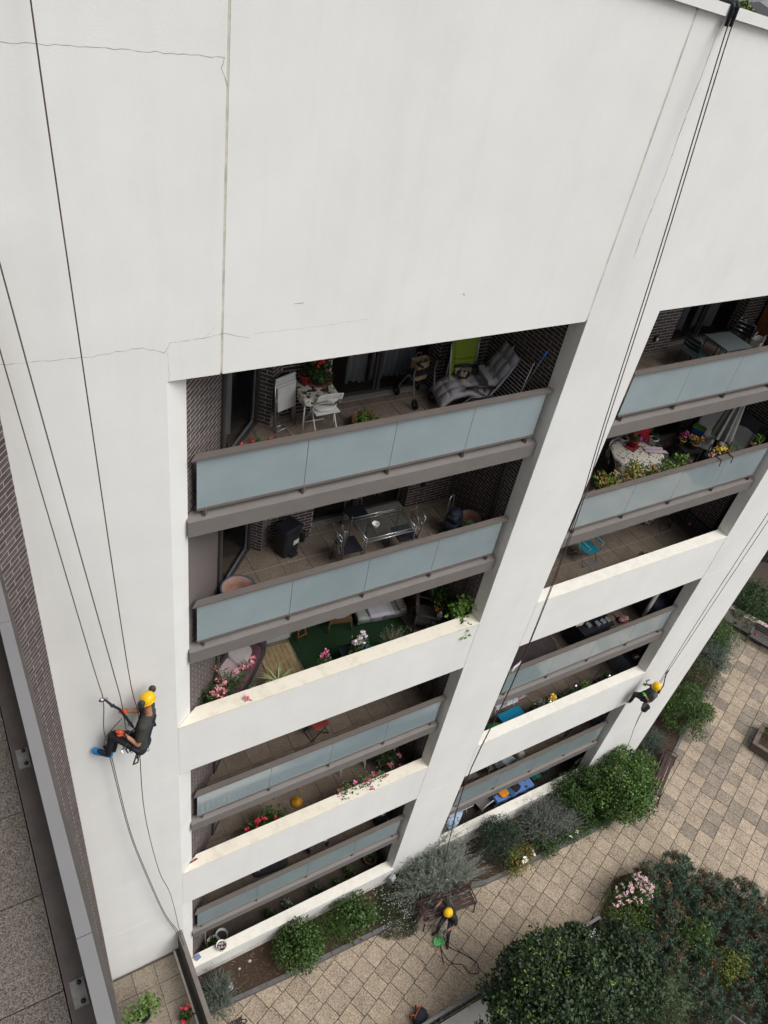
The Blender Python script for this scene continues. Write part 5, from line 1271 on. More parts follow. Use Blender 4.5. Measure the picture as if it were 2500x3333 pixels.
for i, (x, y) in enumerate(((11.62,.76),(11.90,.70),(12.10,.70),(12.28,.70))):
    t = thing('clear_box', '%s clear plastic food box on the black table' % ['leftmost', 'second', 'third', 'rightmost'][i], 'box', (x, y, ZD + .73), .1*i, 'clear boxes on the black table'); rbox(MB(), .11,.14,.13,.16, 0,.07,.025).build('box_body', clr, t); rbox(MB(), .14,.17,.12,.15, .071,.085,.03).build('lid', clr, t)
t = thing('papers', 'pale crumpled papers at the left end of the black table', 'papers', (11.42, .95, ZD + .73)); MB().sheet(lambda u,v: ((u-.5)*.3,(v-.5)*.2,.02+.015*math.sin(u*9+v*7)), 6, 5, .004).build('sheet', kraft, t)
t = thing('plastic_bag', 'clear bag with red and white things on the tiles', 'bag', (13.42, .92, ZD)); MB().ell((0,0,.08),(.2,.12,.09),12).build('bag_body', mat('bag_redw', (.45,.40,.40), .4, col2=(.40,.05,.08), scale=12, lo=.45, hi=.55), t, True)
t = thing('cable_reel', 'brown hose curled on the tiles beside the red and white bag', 'hose', (13.15, 1.12, ZD)); MB().tube([(.18*math.cos(a)*(1-.01*a), .14*math.sin(a), .012+.002*a) for a in [k*.4 for k in range(30)]], .01, 6).build('coil', mat('hose_brown', (.10,.06,.035), .6), t, True)
t = thing('closed_parasol', 'slim off-white closed parasol leaning in the dark corner', 'parasol', (13.86, .66, ZD)); offw = mat('off_white_cloth', (.55,.54,.48), .9, var=.15)
MB().tube([(0,0,.32),(.13,.05,.7),(.35,.12,1.3),(.5,.17,1.75)], [.05,.065,.06,.03], 12).build('canopy', offw, t, True); MB().tube([(-.08,-.03,0),(0,0,.33)], .015, 8).build('pole', steel, t, True)
t = thing('covered_furniture', 'furniture heaped under a navy cover in the right corner', 'furniture', (14.42, .95, ZD)); MB().ell((0,0,.40),(.42,.45,.42),16,p=.7).build('cover', navy, t, True); MB().tube([(-.3,-.3,0),(-.25,-.25,.3)], .02, 8).build('leg', blackm, t, True)
t = thing('rag', 'white rag knotted over the left end of the handrail', 'rag', (8.66, .23, ZD + 1.05)); MB().tube([(-.22,-.06,-.05),(-.1,.0,.03),(.08,.04,.04),(.16,.06,.07)], [.035,.03,.03,.03], 8).build('cloth', mat('rag_white', (.55,.58,.60), .9, var=.3), t, True)
t = thing('pallet_stool', 'small orange wooden stool behind the left end of the glass', 'stool', (8.60, .62, ZD)); MB().box((0,0,.42),(.3,.3,.03)).build('seat', wood, t)
for x in (-.12,.12):
    for y in (-.12,.12): MB().box((x,y,.2),(.035,.035,.4)).build('leg', wood, t)
# ---------------------------------------------------------------- fifth balcony, right column
t = thing('drying_rack', 'white drying rack hung with white and purple laundry', 'drying rack', (9.95, 1.06, ZE), R(4))
for y in (-.24,.24): MB().tube([(-.55,y,.9),(.5,y,.9)], .009, 6).build('rail', wire, t)
for x in (-.35,.35):
    for s in (-1,1): MB().tube([(x,-s*.28,0),(x,s*.24,.9)], .009, 6).build('leg', wire, t)
for k in range(8): MB().tube([(-.5,-.2+.06*k,.9),(.5,-.2+.06*k,.9)], .004, 4).build('wire', wire, t)
lau = [mat('laundry_white', (.50,.52,.56), .9, var=.25, scale=8), mat('laundry_grey', (.18,.18,.22), .9), mat('laundry_plum', (.20,.04,.12), .9)]
for k, (x, w, c) in enumerate(((-.42,.2,0),(-.2,.18,1),(.0,.2,0),(.2,.16,0),(.36,.12,2))):
    o = single(MB().sheet(lambda u,v: (x+(u-.5)*w, (v-.5)*.4, .925 - .55*abs(v-.5)**1.5 + .02*math.sin(u*9+k)), 8, 10, .008), 'laundry', lau[c], ['white shirt at the left end of the drying rack', 'grey cloth second on the drying rack', 'white sheet in the middle of the drying rack', 'white towel right of the middle of the drying rack', 'plum cloth at the right end of the drying rack'][k], 'laundry', True, 'laundry on the drying rack'); o.location = (9.95, 1.06, ZE)
t = thing('storage_chest', 'bright blue plastic chest with ribbed lid behind the parapet', 'chest', (9.96, .68, ZE), R(2)); bp = mat('chest_blue', (.01,.22,.38), .4, var=.1)
rbox(MB(), .74,.34,.78,.38, 0,.40,.04).build('chest_body', mat('chest_grey', (.14,.16,.17), .5), t); rbox(MB(), .82,.40,.80,.38, .401,.45,.04).build('lid', bp, t)
for k in range(4): MB().box((0,-.13+.087*k,.456),(.66,.04,.014)).build('rib', bp, t)
t = thing('green_cover', 'bright green cloth heaped left of the blue chest', 'cloth', (9.22, .52, ZE)); MB().ell((0,0,.24),(.30,.22,.28),16,p=.75).build('cloth', mat('green_cloth', (.03,.22,.05), .85, var=.25), t, True)
troughs = ((10.72,(.26,.18,.24),170,GS,'grey-green bushy plant at the left end of the parapet troughs'), (11.14,(.2,.15,.18),110,G1,'yellow pansies in the parapet trough'), (11.52,(.16,.13,.14),80,G2,'low dark plant right of the pansies'), (11.92,(.26,.16,.17),150,G2,'dark trailing plant with brown stems'), (12.44,(.26,.18,.24),190,G3,'bright leafy pepper plant in the parapet trough'), (13.28,(.26,.16,.18),170,G1,'dark green plant beside the right silver ball'))
for i, (x, r, n, lm, lb) in enumerate(troughs):
    t = thing('trough_plant', lb, 'potted plant', (x, .46, ZE), 0, 'plants in parapet troughs'); MB().box((0,0,.36),(.44 if i != 5 else .62,.24,.72)).build('trough', char, t)
    f, rng, P = plant(t, (0,0,.80), r, n, .08, .03, lm, 270+i, 8, .7, .4)
    if i == 1: blooms('flowers', t, FY, P[np.argsort(-P[:,2])[:50]][rng.choice(50,22)] + [0,-.03,.03], .06, 6, rng)
for i, (x, y, lb) in enumerate(((10.92,.36,'silver mirror ball left of the pansies'),(12.02,.50,'silver mirror ball above the middle trough'),(13.26,.38,'silver mirror ball in the right trough'))):
    t = thing('mirror_ball', lb, 'garden ball', (x, y, ZE + .80), 0, 'silver garden balls'); MB().ell((0,0,.2),(.065,.065,.065),18).build('ball', mat('mirror', (.75,.75,.77), .05, metal=1., var=.0), t, True); MB().tube([(0,0,-.1),(0,0,.14)], .006, 5).build('stem', steel, t)
t = thing('walking_cane', 'thin dark cane leaning on the trough behind the parapet', 'cane', (13.5,.86,ZE)); MB().tube([(.0,.05,0),(-.12,-.1,.85)], .011, 6).build('stick', blackm, t)
t = thing('cupboard', 'grey two-door plastic cupboard by the right wall', 'cupboard', (14.62, .80, ZE), R(0)); cgm = mat('cupboard_grey', (.20,.215,.235), .5)
MB().box((0,0,.44),(.44,.84,.84)).build('carcass', cgm, t)
for y in (-.21,.21): d_ = MB().box((-.228,y,.44),(.014,.40,.80)).build('door', cgm, t); MB().box((-.24,y*.25,.5),(.015,.02,.12)).build('handle', steel, d_); MB().box((-.238,y,.44),(.01,.02,.74)).build('groove', steel, d_)
single(MB().box((14.62,.80,ZE+.875),(.52,.92,.025)), 'cupboard_cover', navy, 'navy cloth cover on top of the grey cupboard', 'cover')
t = thing('wicker_basket', 'wicker basket of pale balls on the covered cupboard', 'basket', (14.66, .60, ZE + .89)); MB().lathe([(.10,0),(.14,.08),(.15,.08),(.13,.06),(.1,.015),(.001,.015)], n=18, sx=1.2).build('basket_body', wicker_m, t, True)
for x in (-.04,.05): MB().ell((x,0,.08),.045,10).build('ball', whitep, t, True)
t = thing('folded_walker', 'dark folding frame standing near the cupboard', 'frame', (14.15,1.45,ZE)); MB().tube([(-.1,-.1,0),(.05,0,.6),(.2,.1,0),(-.1,-.1,0)], .014, 6).build('frame_tube', blackm, t); MB().tube([(-.1,.15,0),(.05,0,.6)], .014, 6).build('leg', blackm, t)
# ---------------------------------------------------------------- sixth and ground balconies, right column
gw = mat('weathered_teak', (.20,.175,.15), .85, var=.3, scale=8)
for i, (x, rz, lb) in enumerate(((9.32, 80, 'weathered slatted chair nearest the left pier'), (10.12, 96, 'weathered slatted chair beside the white chair'))):
    t = thing('wooden_chair', lb, 'chair', (x, .82, ZF), R(rz), 'weathered wooden chairs')
    for k in range(6): MB().box((-.2+.08*k,0,.44),(.06,.42,.02)).build('seat_slat', gw, t)
    for k in range(5): MB().box((-.17+.085*k,.24+.0,.70),(.05,.02,.46), rot=Matrix.Rotation(-.15,3,'X')).build('back_slat', gw, t)
    for x_ in (-.22,.22):
        for y_ in (-.2,.22): MB().box((x_,y_,.21),(.045,.045,.42)).build('leg', gw, t)
t = thing('sewing_cart', 'white wire trolley behind the lower right glass', 'trolley', (10.30,.60,ZF)); MB().box((0,0,.55),(.3,.2,.02)).build('shelf', steel, t)
for x in (-.14,.14): MB().tube([(x,0,0),(x,0,.75)], .01, 6).build('upright', wire, t)
t = thing('plastic_chair', 'pale grey plastic chair behind the lower right glass', 'chair', (10.72,.66,ZF), R(200)); lg = mat('plastic_pale', (.42,.48,.52), .4)
MB().sheet(lambda u,v: ((u-.5)*.42, -.2+.4*v, .43+.02*(u-.5)**2*8), 6, 4, .02).build('seat', lg, t); MB().sheet(lambda u,v: ((u-.5)*.42, .2+.1*v, .46+.4*v), 6, 4, .02).build('backrest', lg, t)
for x in (-.18,.18):
    for y in (-.17,.17): MB().tube([(x,y,0),(x*.95,y,.43)], .018, 6).build('leg', lg, t)
t = thing('sack', 'crumpled grey-white sack beside the pale plastic chair', 'bag', (11.22,.66,ZF)); MB().ell((0,0,.30),(.17,.14,.30),14,p=.8).build('bag_body', mat('sack', (.40,.39,.37), .8, var=.5, scale=14), t, True); MB().tube([(-.22,.08,0),(.28,.14,.72)], .015, 6).build('handle', whitep, t)
t = thing('bicycle', 'dark bicycle frame with a yellow part in the right corner', 'bicycle', (13.95,.92,ZF), R(18))
for x in (-.5,.5): MB().tube([(x+.31*math.cos(a),0,.32+.31*math.sin(a)) for a in [k*.314 for k in range(20)]], .018, 6, True).build('wheel', rubber, t)
MB().tube([(-.5,0,.32),(-.15,0,.8),(.35,0,.82),(.5,0,.32)], .016, 6).tube([(-.15,0,.8),(.0,0,.3),(.35,0,.82)], .016, 6).build('frame_tube', blackm, t); MB().bar((-.02,.0,.35),(.30,0,.78),.05,.04).build('down_tube', yel, t); MB().ell((-.18,0,.86),(.12,.06,.03),10).build('saddle', blackm, t); MB().tube([(.35,-.25,.95),(.35,0,.88),(.35,.25,.95)], .012, 6).build('handlebar', blackm, t)
t = thing('hanging_sheet', 'pale sheet hanging at the right end of the sixth balcony', 'sheet', (14.62,.72,ZF)); MB().sheet(lambda u,v: (.03*math.sin(u*20), (u-.5)*.6, 1.5*v), 20, 3, .01).build('sheet', lau[0], t, True)
orf = cloth_print('fruit_cloth', (.10,.19,.48), [((.03,.07,.05), 8, .60), ((.75,.28,.01), 6, .70)])
t = thing('garden_table', 'rectangular table on the ground floor right terrace', 'table', (11.80,.86,ZG)); MB().box((0,0,.70),(1.55,.72,.03)).build('tabletop', whitep, t)
for x in (-.7,.7):
    for y in (-.3,.3): MB().box((x,y,.34),(.05,.05,.68)).build('leg', whitep, t)
o = single(tablecloth(.80,.38,.722,.16), 'tablecloth', orf, 'blue tablecloth printed with orange fruit on the ground floor table', 'tablecloth', True); o.location = (11.80,.86,ZG)
def flatcush(loc, rz, s, m, label):
    o = single(MB().ell((0,0,0),(s[0],s[1],.04),16,p=.45), 'chair_pad', m, label, 'cushion', True, 'cushions lying on the fruit tablecloth'); o.location = loc; o.rotation_euler.z = R(rz)
flatcush((11.36,.74,ZG+.775), 4, (.18,.22), mat('pad_orange', (.62,.22,.01), .9), 'bright orange square cushion on the blue tablecloth')
flatcush((11.66,.62,ZG+.77), 12, (.15,.16), mat('pad_blue', (.03,.09,.16), .9), 'dark blue cushion right of the orange cushion')
flatcush((11.86,.70,ZG+.815), 22, (.16,.2), mat('pad_black', (.015,.013,.02), .9), 'black cushion lying over the dark blue one')
single(MB().ell((11.50,.98,ZG+.79),.06,14), 'melon', mat('melon', (.55,.20,.09), .6, var=.2), 'round orange melon at the back of the blue tablecloth', 'fruit', True)
tg = mat('teal_sling', (.005,.14,.11), .7, var=.1)
for i, (x, y, lb) in enumerate(((13.02,.92,'teal folding chair next to the blue tablecloth'), (13.52,1.02,'teal folding chair farther right behind the shrub'))):
    t = thing('folding_chair', lb, 'chair', (x, y, ZG), R(95), 'teal folding chairs on the ground floor'); MB().box((0,0,.44),(.40,.36,.02)).build('seat', tg, t)
    MB().sheet(lambda u,v: ((u-.5)*.4,.2+.1*v,.6+.24*v), 4, 3, .015).build('backrest', tg, t)
    for x_ in (-.2,.2): MB().tube([(x_,-.22,0),(x_,.28,.85)], .011, 6).build('leg', blackm, t); MB().tube([(x_*.9,.25,0),(x_*.9,-.18,.44)], .011, 6).build('leg', blackm, t)
t = thing('armchair', 'grey armchair with pale curved arms by the fruit tablecloth', 'chair', (10.68,.86,ZG), R(-80)); ga = mat('armchair_grey', (.20,.19,.19), .9); pa = mat('arm_pale', (.44,.46,.47), .5)
MB().box((0,0,.40),(.48,.50,.06)).build('seat', ga, t); MB().sheet(lambda u,v: ((u-.5)*.48,.24+.12*v,.43+.5*v), 6, 5, .03).build('backrest', ga, t)
for x in (-.28,.28): MB().tube([(x,.32,.0),(x,.28,.5),(x,.22,.66),(x,-.1,.68),(x,-.26,.6),(x,-.28,.0)], .022, 8).build('armrest', pa, t, True)
t = thing('laundry_airer', 'white airer with plum and navy washing in the left corner', 'drying rack', (9.85,.98,ZG)); 
for y in (-.25,.25): MB().tube([(-.3,y,.75),(.3,y,.75)], .01, 6).build('rail', wire, t)
for k in range(6): MB().tube([(-.3+.12*k,-.25,.75),(-.3+.12*k,.25,.75)], .006, 4).build('wire', wire, t)
for x in (-.25,.25): MB().tube([(x,-.25,0),(x,.25,.75)], .01, 6).build('leg', wire, t)
o = single(MB().sheet(lambda u,v: ((u-.5)*.2,(v-.5)*.3,.77-.5*abs(v-.5)), 6, 8, .01), 'laundry', lau[2], 'plum garment hanging on the ground floor airer', 'laundry', True); o.location = (9.80,.98,ZG)
o = single(MB().ell((0,0,0),(.16,.2,.16),12,p=.8), 'laundry', navy, 'navy garment bunched right of the ground floor airer', 'laundry', True); o.location = (10.16,1.05,ZG+.6)
t = thing('ironing_board', 'ironing board with a blue and white patterned cover', 'ironing board', (9.30,.62,ZG), R(35)); MB().ell((0,0,.86),(.52,.19,.03),20,p=.8).build('board', cloth_print('iron_print', (.42,.50,.60), [((.12,.22,.42), 12, .52)]), t, True)
for s in (-1,1): MB().tube([(-.3*s,-.1*s,0),(.25*s,.05*s,.84)], .014, 6).build('leg', steel, t)
t = thing('bench_seat', 'dark red padded bench in the shade of the ground floor', 'bench', (14.1,1.2,ZG)); MB().box((0,0,.36),(1.0,.5,.14)).build('seat', mat('dark_red', (.14,.02,.02)), t)
for x in (-.42,.42): MB().box((x,0,.145),(.06,.4,.29)).build('leg', blackm, t)
single(MB().tube([(14.35,.45,ZG+.95),(14.75,.52,ZG+1.0)], .03, 8), 'white_pole', whitep, 'short white pole end above the garden wall by the right shrub', 'pole')
# ---------------------------------------------------------------- shrubs along the building
barkm = mat('bark', (.09,.07,.055), .9, var=.4, scale=14, bump=.5)
def shrub(name, label, loc, r, n, L_, Wd, lm, seed, k=22, lr=.40, spread=.75, up=.25, group=None, cat_='shrub', stems=10, core=None):
    t = thing(name, label, cat_, loc, 0, group)
    f, rng, P = plant(t, (0,0,r[2]*.35), r, n, L_, Wd, lm, seed, k, spread, up, 'foliage', lr)
    st = MB()
    for i in range(stems):
        q = P[rng.integers(len(P))]; st.tube([(q[0]*.1,q[1]*.1,0),(q[0]*.5,q[1]*.5,q[2]*.55),tuple(q*.9)], [.018,.012,.005], 5)
    st.build('branches', barkm, t)
    return t, rng, P
def sprig(name, label, loc, r, k, per, L_, Wd, lm, seed, tw=(.30,.29,.24), z0=.15, curl=.3, rad=.0035, cat_='shrub', base_spread=.35, keep=.8):
    """bush of many thin upright sprigs with small leaves"""
    t = thing(name, label, cat_, loc); rng = np.random.default_rng(seed); PP, NN, ST = [], [], []
    for i in range(7):
        b = rng.normal(0, base_spread, 2) * np.array(r[:2]) * .8
        p_, n_, s_ = sprig_pts((b[0], b[1], .0), (r[0]*.75, r[1]*.75, r[2]), max(1, k//7), per, rng, z0, curl); PP.append(p_); NN.append(n_); ST += s_
    P = np.vstack(PP); N_ = np.vstack(NN)
    link('foliage', leaf_mesh('foliage', lm, P, N_, L_, Wd, rng, .75, .1), t)
    twigs(ST, rad, mat('twig_%d' % seed, tw, .9), 'twigs', t, 3, keep)
    return t, rng, P
B0 = GZ + .12
GL = leafmat('leaf_laurel', [(.014,.04,.009),(.035,.08,.016),(.085,.15,.03)])
SG = leafmat('leaf_santolina', [(0.044,0.072,0.052),(0.08,0.116,0.088),(0.152,0.188,0.152)])
sprig('santolina', 'loose grey-green santolina in the left end of the bed', (.72,-.58,B0), (.66,.66,.78), 420, 16, .045, .015, SG, 301)
GB = leafmat('leaf_box', [(0.0096,0.0288,0.0056),(0.024,0.06,0.0096),(0.052,0.108,0.016),(0.096,0.168,0.036)])
shrub('round_shrub', 'round glossy green shrub clipped into a ball near the mulch', (3.0,-.78,B0), (.84,.76,.90), 4200, .085, .045, GB, 311, 34, .34, .55, .35)
shrub('low_shrub', 'low fine-leaved green shrub right of the clipped ball', (4.25,-.62,B0), (.80,.62,.50), 4200, .045, .022, leafmat('leaf_myrtle', [(0.018,0.042,0.006),(0.036,0.078,0.009),(0.072,0.126,0.018)]), 321, 30, .36)
shrub('mint_shrub', 'broad round-leaved green shrub beside the daisies', (4.98,-.58,B0), (.68,.70,.70), 1100, .085, .078, leafmat('leaf_mint', [(0.015,0.045,0.0072),(0.033,0.075,0.012),(0.072,0.132,0.03)]), 331, 20, .4, .5, .6)
# daisies: nobody could count them
dz = thing('daisy_carpet', 'dark green ground cover dotted with tiny white daisies', 'ground cover', (6.22,-.86,B0 - .08))
rng = np.random.default_rng(341); n = 9000
a = rng.uniform(0,6.283,n); rr = np.sqrt(rng.uniform(0,1,n)); P = np.c_[.78*rr*np.cos(a)+.12*rr*np.sin(3*a), .92*rr*np.sin(a), .22*(1-rr**2)+rng.normal(0,.025,n)]
link('foliage', leaf_mesh('foliage', leafmat('leaf_mat', [(0.012,0.024,0.006),(0.027,0.045,0.0108),(0.048,0.066,0.018)]), P, np.tile([0,0,1.],(n,1)), .075, .014, rng, .6, .6), dz, kind='stuff')
q = P[rng.choice(n, 330)] + [0,0,.04]
link('flowers', leaf_mesh('flowers', FW, np.repeat(q,3,0), np.tile([0,0,1.],(len(q)*3,1)), .022, .018, rng, .3, .5), dz, kind='stuff')
t = thing('garden_floodlight', 'pale grey garden floodlight aimed up beside the silver bush', 'floodlight', (6.50,-.16,GZ+.14), R(25)); MB().box((0,0,.30),(.20,.10,.17), rot=Matrix.Rotation(-.6,3,'X')).build('housing', mat('flood_grey', (.36,.40,.42), .4), t); MB().box((0,-.04,.335),(.17,.02,.13), rot=Matrix.Rotation(-.6,3,'X')).build('lens', mat('flood_lens', (.5,.56,.58), .15), t); MB().tube([(0,0,0),(0,0,.25)], .015, 6).build('stake', blackm, t)
GSB = leafmat('leaf_silverbush', [(0.0935,0.1232,0.09775),(0.1615,0.1913,0.1573),(0.255,0.2848,0.2422)])
sprig('silver_bush', 'big silver-grey bush of wiry sprigs behind the occupied bench', (8.05,-.40,B0), (1.72,.86,1.22), 1800, 20, .05, .019, GSB, 351, (.36,.37,.32), .12, .35, .004, base_spread=.42)
shrub('dark_shrub', 'dark small-leaved evergreen shrub in front of the ground floor wall', (10.1,-.60,B0), (1.2,.80,1.1), 9000, .05, .027, leafmat('leaf_evergreen', [(0.0098,0.0245,0.0112),(0.021,0.042,0.021),(0.042,0.07,0.0385)]), 361, 40, .32)
t, rng, P = shrub('rose_bush', 'low rose bush with pale yellow blooms and russet shoots', (10.55,-1.38,B0), (.85,.48,.5), 1500, .06, .04, GR, 371, 22, .42)
blooms('flowers', t, leafmat('petal_cream', [(.78,.72,.40),(.8,.78,.62),(.82,.8,.74)]), [(.0,-.2,.52),(.05,-.16,.56),(.45,-.1,.48)], .10, 10, rng)
t, rng, P = shrub('rose_bush', 'second rose bush with two yellow buds by the kerb', (12.6,-1.45,B0), (.62,.36,.46), 560, .06, .04, G1, 381, 16, .42)
blooms('flowers', t, leafmat('petal_cream', []), [(-.1,-.15,.55),(.25,-.1,.5)], .07, 9, rng)
shrub('low_rose', 'low green rose foliage trailing over the kerb right of the cream roses', (11.55,-1.42,B0), (.62,.40,.42), 800, .06, .04, G1, 372, 14, .42)
shrub('low_rose', 'low green rose foliage over the kerb below the laurel', (13.45,-1.40,B0), (.60,.42,.45), 800, .06, .04, G1, 373, 14, .42)
shrub('pelargonium', 'low dark foliage at the foot of the largest bush', (14.35,-1.35,B0), (.70,.45,.5), 1100, .065, .045, GL, 374, 14, .42)
sprig('grey_bush', 'grey wiry santolina bush in the middle of the bed', (12.45,-.72,B0), (1.45,.85,1.08), 1100, 18, .046, .017, leafmat('leaf_greybush', [(0.0595,0.08075,0.06375),(0.1105,0.136,0.1105),(0.204,0.2295,0.1955)]), 391, (.30,.30,.26), .15, .3, .0035, base_spread=.45)
shrub('laurel', 'mid green laurel against the ground floor wall', (13.75,-.5,B0), (1.15,.9,1.3), 6500, .075, .04, GL, 401, 34, .34)
GI = leafmat('leaf_ivy', [(.012,.035,.009),(.03,.075,.014),(.07,.14,.024),(.14,.23,.05)])
shrub('pittosporum', 'largest dark green glossy bush hiding the foot of the pier', (15.2,-.95,B0), (1.62,1.45,1.9), 14000, .095, .056, GI, 411, 60, .28)
sprig('rosemary', 'blue-grey rosemary cushion beside the second bench', (18.05,.05,B0), (.66,.60,.70), 460, 18, .055, .012, leafmat('leaf_rosemary', [(0.032,0.06,0.044),(0.06,0.096,0.072),(0.104,0.144,0.12)]), 421, (.16,.17,.13))
shrub('clipped_ball', 'large clipped dome shrub at the corner of the building', (19.95,.45,B0), (1.28,1.28,1.5), 15000, .065, .034, GB, 431, 70, .24, .55, .4)
shrub('bronze_shrub', 'dull olive bronze shrub behind the clipped dome', (21.85,1.45,B0), (1.0,.98,1.1), 5000, .06, .03, leafmat('leaf_bronze', [(0.0245,0.0315,0.0126),(0.049,0.056,0.0196),(0.091,0.098,0.0315)]), 441, 34, .32)
sprig('sage_bush', 'grey-green sage bush farther along the wall', (23.35,2.15,B0), (1.05,.95,1.05), 600, 20, .07, .022, SG, 451, (.2,.22,.18))
shrub('green_shrub', 'fresh green shrub at the far end of the bed', (24.6,2.75,B0), (.98,.98,1.15), 5000, .065, .035, GB, 461, 34, .32)
cf, rng, P = sprig('conifer', 'dark green juniper behind the low rendered wall', (27.6,3.7,.4), (1.4,1.4,1.9), 700, 26, .11, .026, leafmat('leaf_juniper', [(0.014,0.035,0.0126),(0.035,0.07,0.021),(0.07,0.119,0.035)]), 471, (.08,.07,.05), .7, .1)
sprig('conifer', 'second juniper beyond the low rendered wall', (29.2,2.4,.4), (1.4,1.4,1.8), 600, 26, .11, .026, leafmat('leaf_juniper', []), 472, (.08,.07,.05), .7, .1)
# mulch litter
lt = MB(); r_ = random.Random(7); 
for k in range(420):
    x = r_.uniform(.6, 16); y = r_.uniform(bed_edge(x)+.15, -.08); a = r_.uniform(0,3.14); l = r_.uniform(.02,.06)
    lt.bar((x-l*math.cos(a), y-l*math.sin(a), GZ+.155), (x+l*math.cos(a), y+l*math.sin(a), GZ+.16), .014, .01)
lt.build('bark_chips', mat('chip', (.15,.11,.09), .9, rnd=.5), None, kind='stuff')
for i, (x, y, s, c) in enumerate(((.98,-.72,.15,'pale round stone under the santolina'), (1.75,-.36,.05,'small white stone on the mulch'), (1.42,-.42,.04,'tiny pale stone near the wall plinth'))):
    o = single(MB().ell((0,0,0),(s,s*.8,s*.6),12,p=.9), 'stone', mat('stone_pale', (.40,.41,.40), .8, var=.2), c, 'stone', True); o.location = (x, y, GZ+.16)
# ---------------------------------------------------------------- benches, planter, wall
slat_m = mat('bench_slat', (.052,.027,.024), .6, var=.3, scale=10); iron = mat('bench_iron', (.07,.026,.02), .55, var=.25)
def bench(label, loc, rz, L_=1.78):
    t = thing('park_bench', label, 'bench', loc, R(rz), 'dark brown slatted benches')
    for y in (-.16,-.03,.10): MB().box((0,y,.44),(L_,.105,.035)).build('seat_slat', slat_m, t)
    for z, y in ((.60,.235),(.76,.275)): MB().box((0,y,z),(L_,.03,.115), rot=Matrix.Rotation(-.22,3,'X')).build('back_slat', slat_m, t)
    for x in (-L_/2+.03, L_/2-.03):
        MB().tube([(x,-.30,0),(x,-.23,.38),(x,-.22,.62),(x,-.10,.66),(x,.18,.63)], .02, 8).build('armrest', iron, t, True)
        MB().tube([(x,.36,0),(x,.17,.40),(x,.22,.55),(x,.30,.86)], .02, 8).build('leg', iron, t, True)
        MB().bar((x,-.22,.40),(x,.18,.40),.03,.03).build('side_rail', iron, t)
    return t
bench('brown slatted bench with the seated rope worker', (7.62,-1.62,GZ), -7)
bench('brown slatted bench half hidden by the largest bush', (17.42,-1.12,GZ), 28, 2.0)
gteak = mat('grey_teak', (.095,.09,.088), .8, var=.35, scale=9)
t = thing('wooden_bench', 'weathered grey wooden bench against the low rendered wall', 'bench', (26.75,1.72,GZ), R(-67))
for k in range(4): MB().box((0,-.2+.12*k,.43),(1.5,.10,.035)).build('seat_slat', gteak, t)
for k in range(3): MB().box((0,.27+.02*k,.58+.13*k),(1.5,.03,.09)).build('back_slat', gteak, t)
for x in (-.72,.72):
    MB().box((x,-.22,.31),(.07,.07,.62)).build('leg', gteak, t); MB().box((x,.26,.44),(.07,.07,.88)).build('leg', gteak, t); MB().box((x,0,.64),(.08,.58,.04)).build('armrest', gteak, t)
MB().ell((-.5,.05,.49),(.05,.08,.02),10).build('red_leaf', red_p, t)
plt_m = mat('planter_board', (.125,.10,.082), .8, var=.35, scale=7)
t = thing('wooden_planter', 'square weathered wooden planter box at the right edge', 'planter', (22.72,-2.03,GZ), R(22.5))
for s in (-1,1):
    for z in (.10,.30): MB().box((s*.62,0,z),(.06,1.28,.19)).build('board', plt_m, t); MB().box((0,s*.62,z),(1.18,.06,.19)).build('board', plt_m, t)
    MB().box((s*.60,0,.42),(.17,1.36,.05)).build('rim_board', plt_m, t); MB().box((0,s*.60,.42),(1.03,.17,.05)).build('rim_board', plt_m, t)
MB().box((0,0,.18),(1.17,1.17,.34)).build('soil', soil_m, t)
rng = np.random.default_rng(491); P = rng.normal(0,.2,(160,3))*[1,1,.3]+[.2,.2,.5]; link('foliage', leaf_mesh('foliage', GB, P, np.tile([0,0,1.],(160,1)), .1, .05, rng, .7, .3), t)
t = thing('low_wall', 'low cream rendered wall with a lichen-stained coping', 'wall', (27.1,1.9,GZ), R(-66.5))
cream = mat('cream_render', (.60,.555,.48), .85, var=.08, scale=2)
MB().box((0,.12,.36),(5.2,.22,.72)).build('wall_body', cream, t); MB().box((0,.12,.75),(5.24,.34,.06)).build('coping', mat('lichen_coping', (.52,.47,.40), .9, col2=(.13,.10,.09), scale=11, lo=.44, hi=.56), t)
t = thing('slatted_fence', 'dark slatted fence in the shade behind the junipers', 'fence', (31,6.2,0), R(-40)); dkf = mat('fence_dark', (.03,.028,.03), .7)
for k in range(14): MB().box((-3+.46*k,0,1.1),(.36,.04,2.2)).build('fence_board', dkf, t)
for z in (.4,1.8): MB().box((0,.05,z),(6.4,.06,.10)).build('rail', dkf, t)
# ---------------------------------------------------------------- railing, light well, planted strip, tree
pale = mat('pale_stone', (.70,.68,.63), .85, var=.15, scale=3)
t = thing('slat_railing', 'grey railing of dark angled slats along the light well', 'railing', (0,0,GZ))
MB().b2((.0,-4.06,.62),(11.70,-3.98,.70)).build('top_rail', mat('rail_grey', (.15,.15,.155), .5), t)
MB().b2((.0,-4.05,.02),(11.70,-3.99,.08)).build('bottom_rail', blackm, t)
sm = MB().box((0,0,.35),(.13,.02,.54)).mesh('slat', mat('rail_slat', (.03,.028,.03), .5))
for k in range(64): link('slat', sm, t, (.15+.18*k,-4.02,0), R(35))
for x in (.03,3.0,5.9,8.8,11.68): MB().b2((x-.025,-4.06,0),(x+.025,-3.98,.62)).build('post', blackm, t)
t = thing('light_well', 'pale stone ledge and dark pit beyond the slatted railing', 'light well')
MB().b2((.0,-4.75,-3.1),(11.74,-4.10,GZ-.02)).build('ledge', pale, t); MB().b2((.0,-9.0,-3.19),(11.74,-4.76,-2.9)).build('pit_floor', mat('pit_floor', (.06,.055,.05), .9), t)
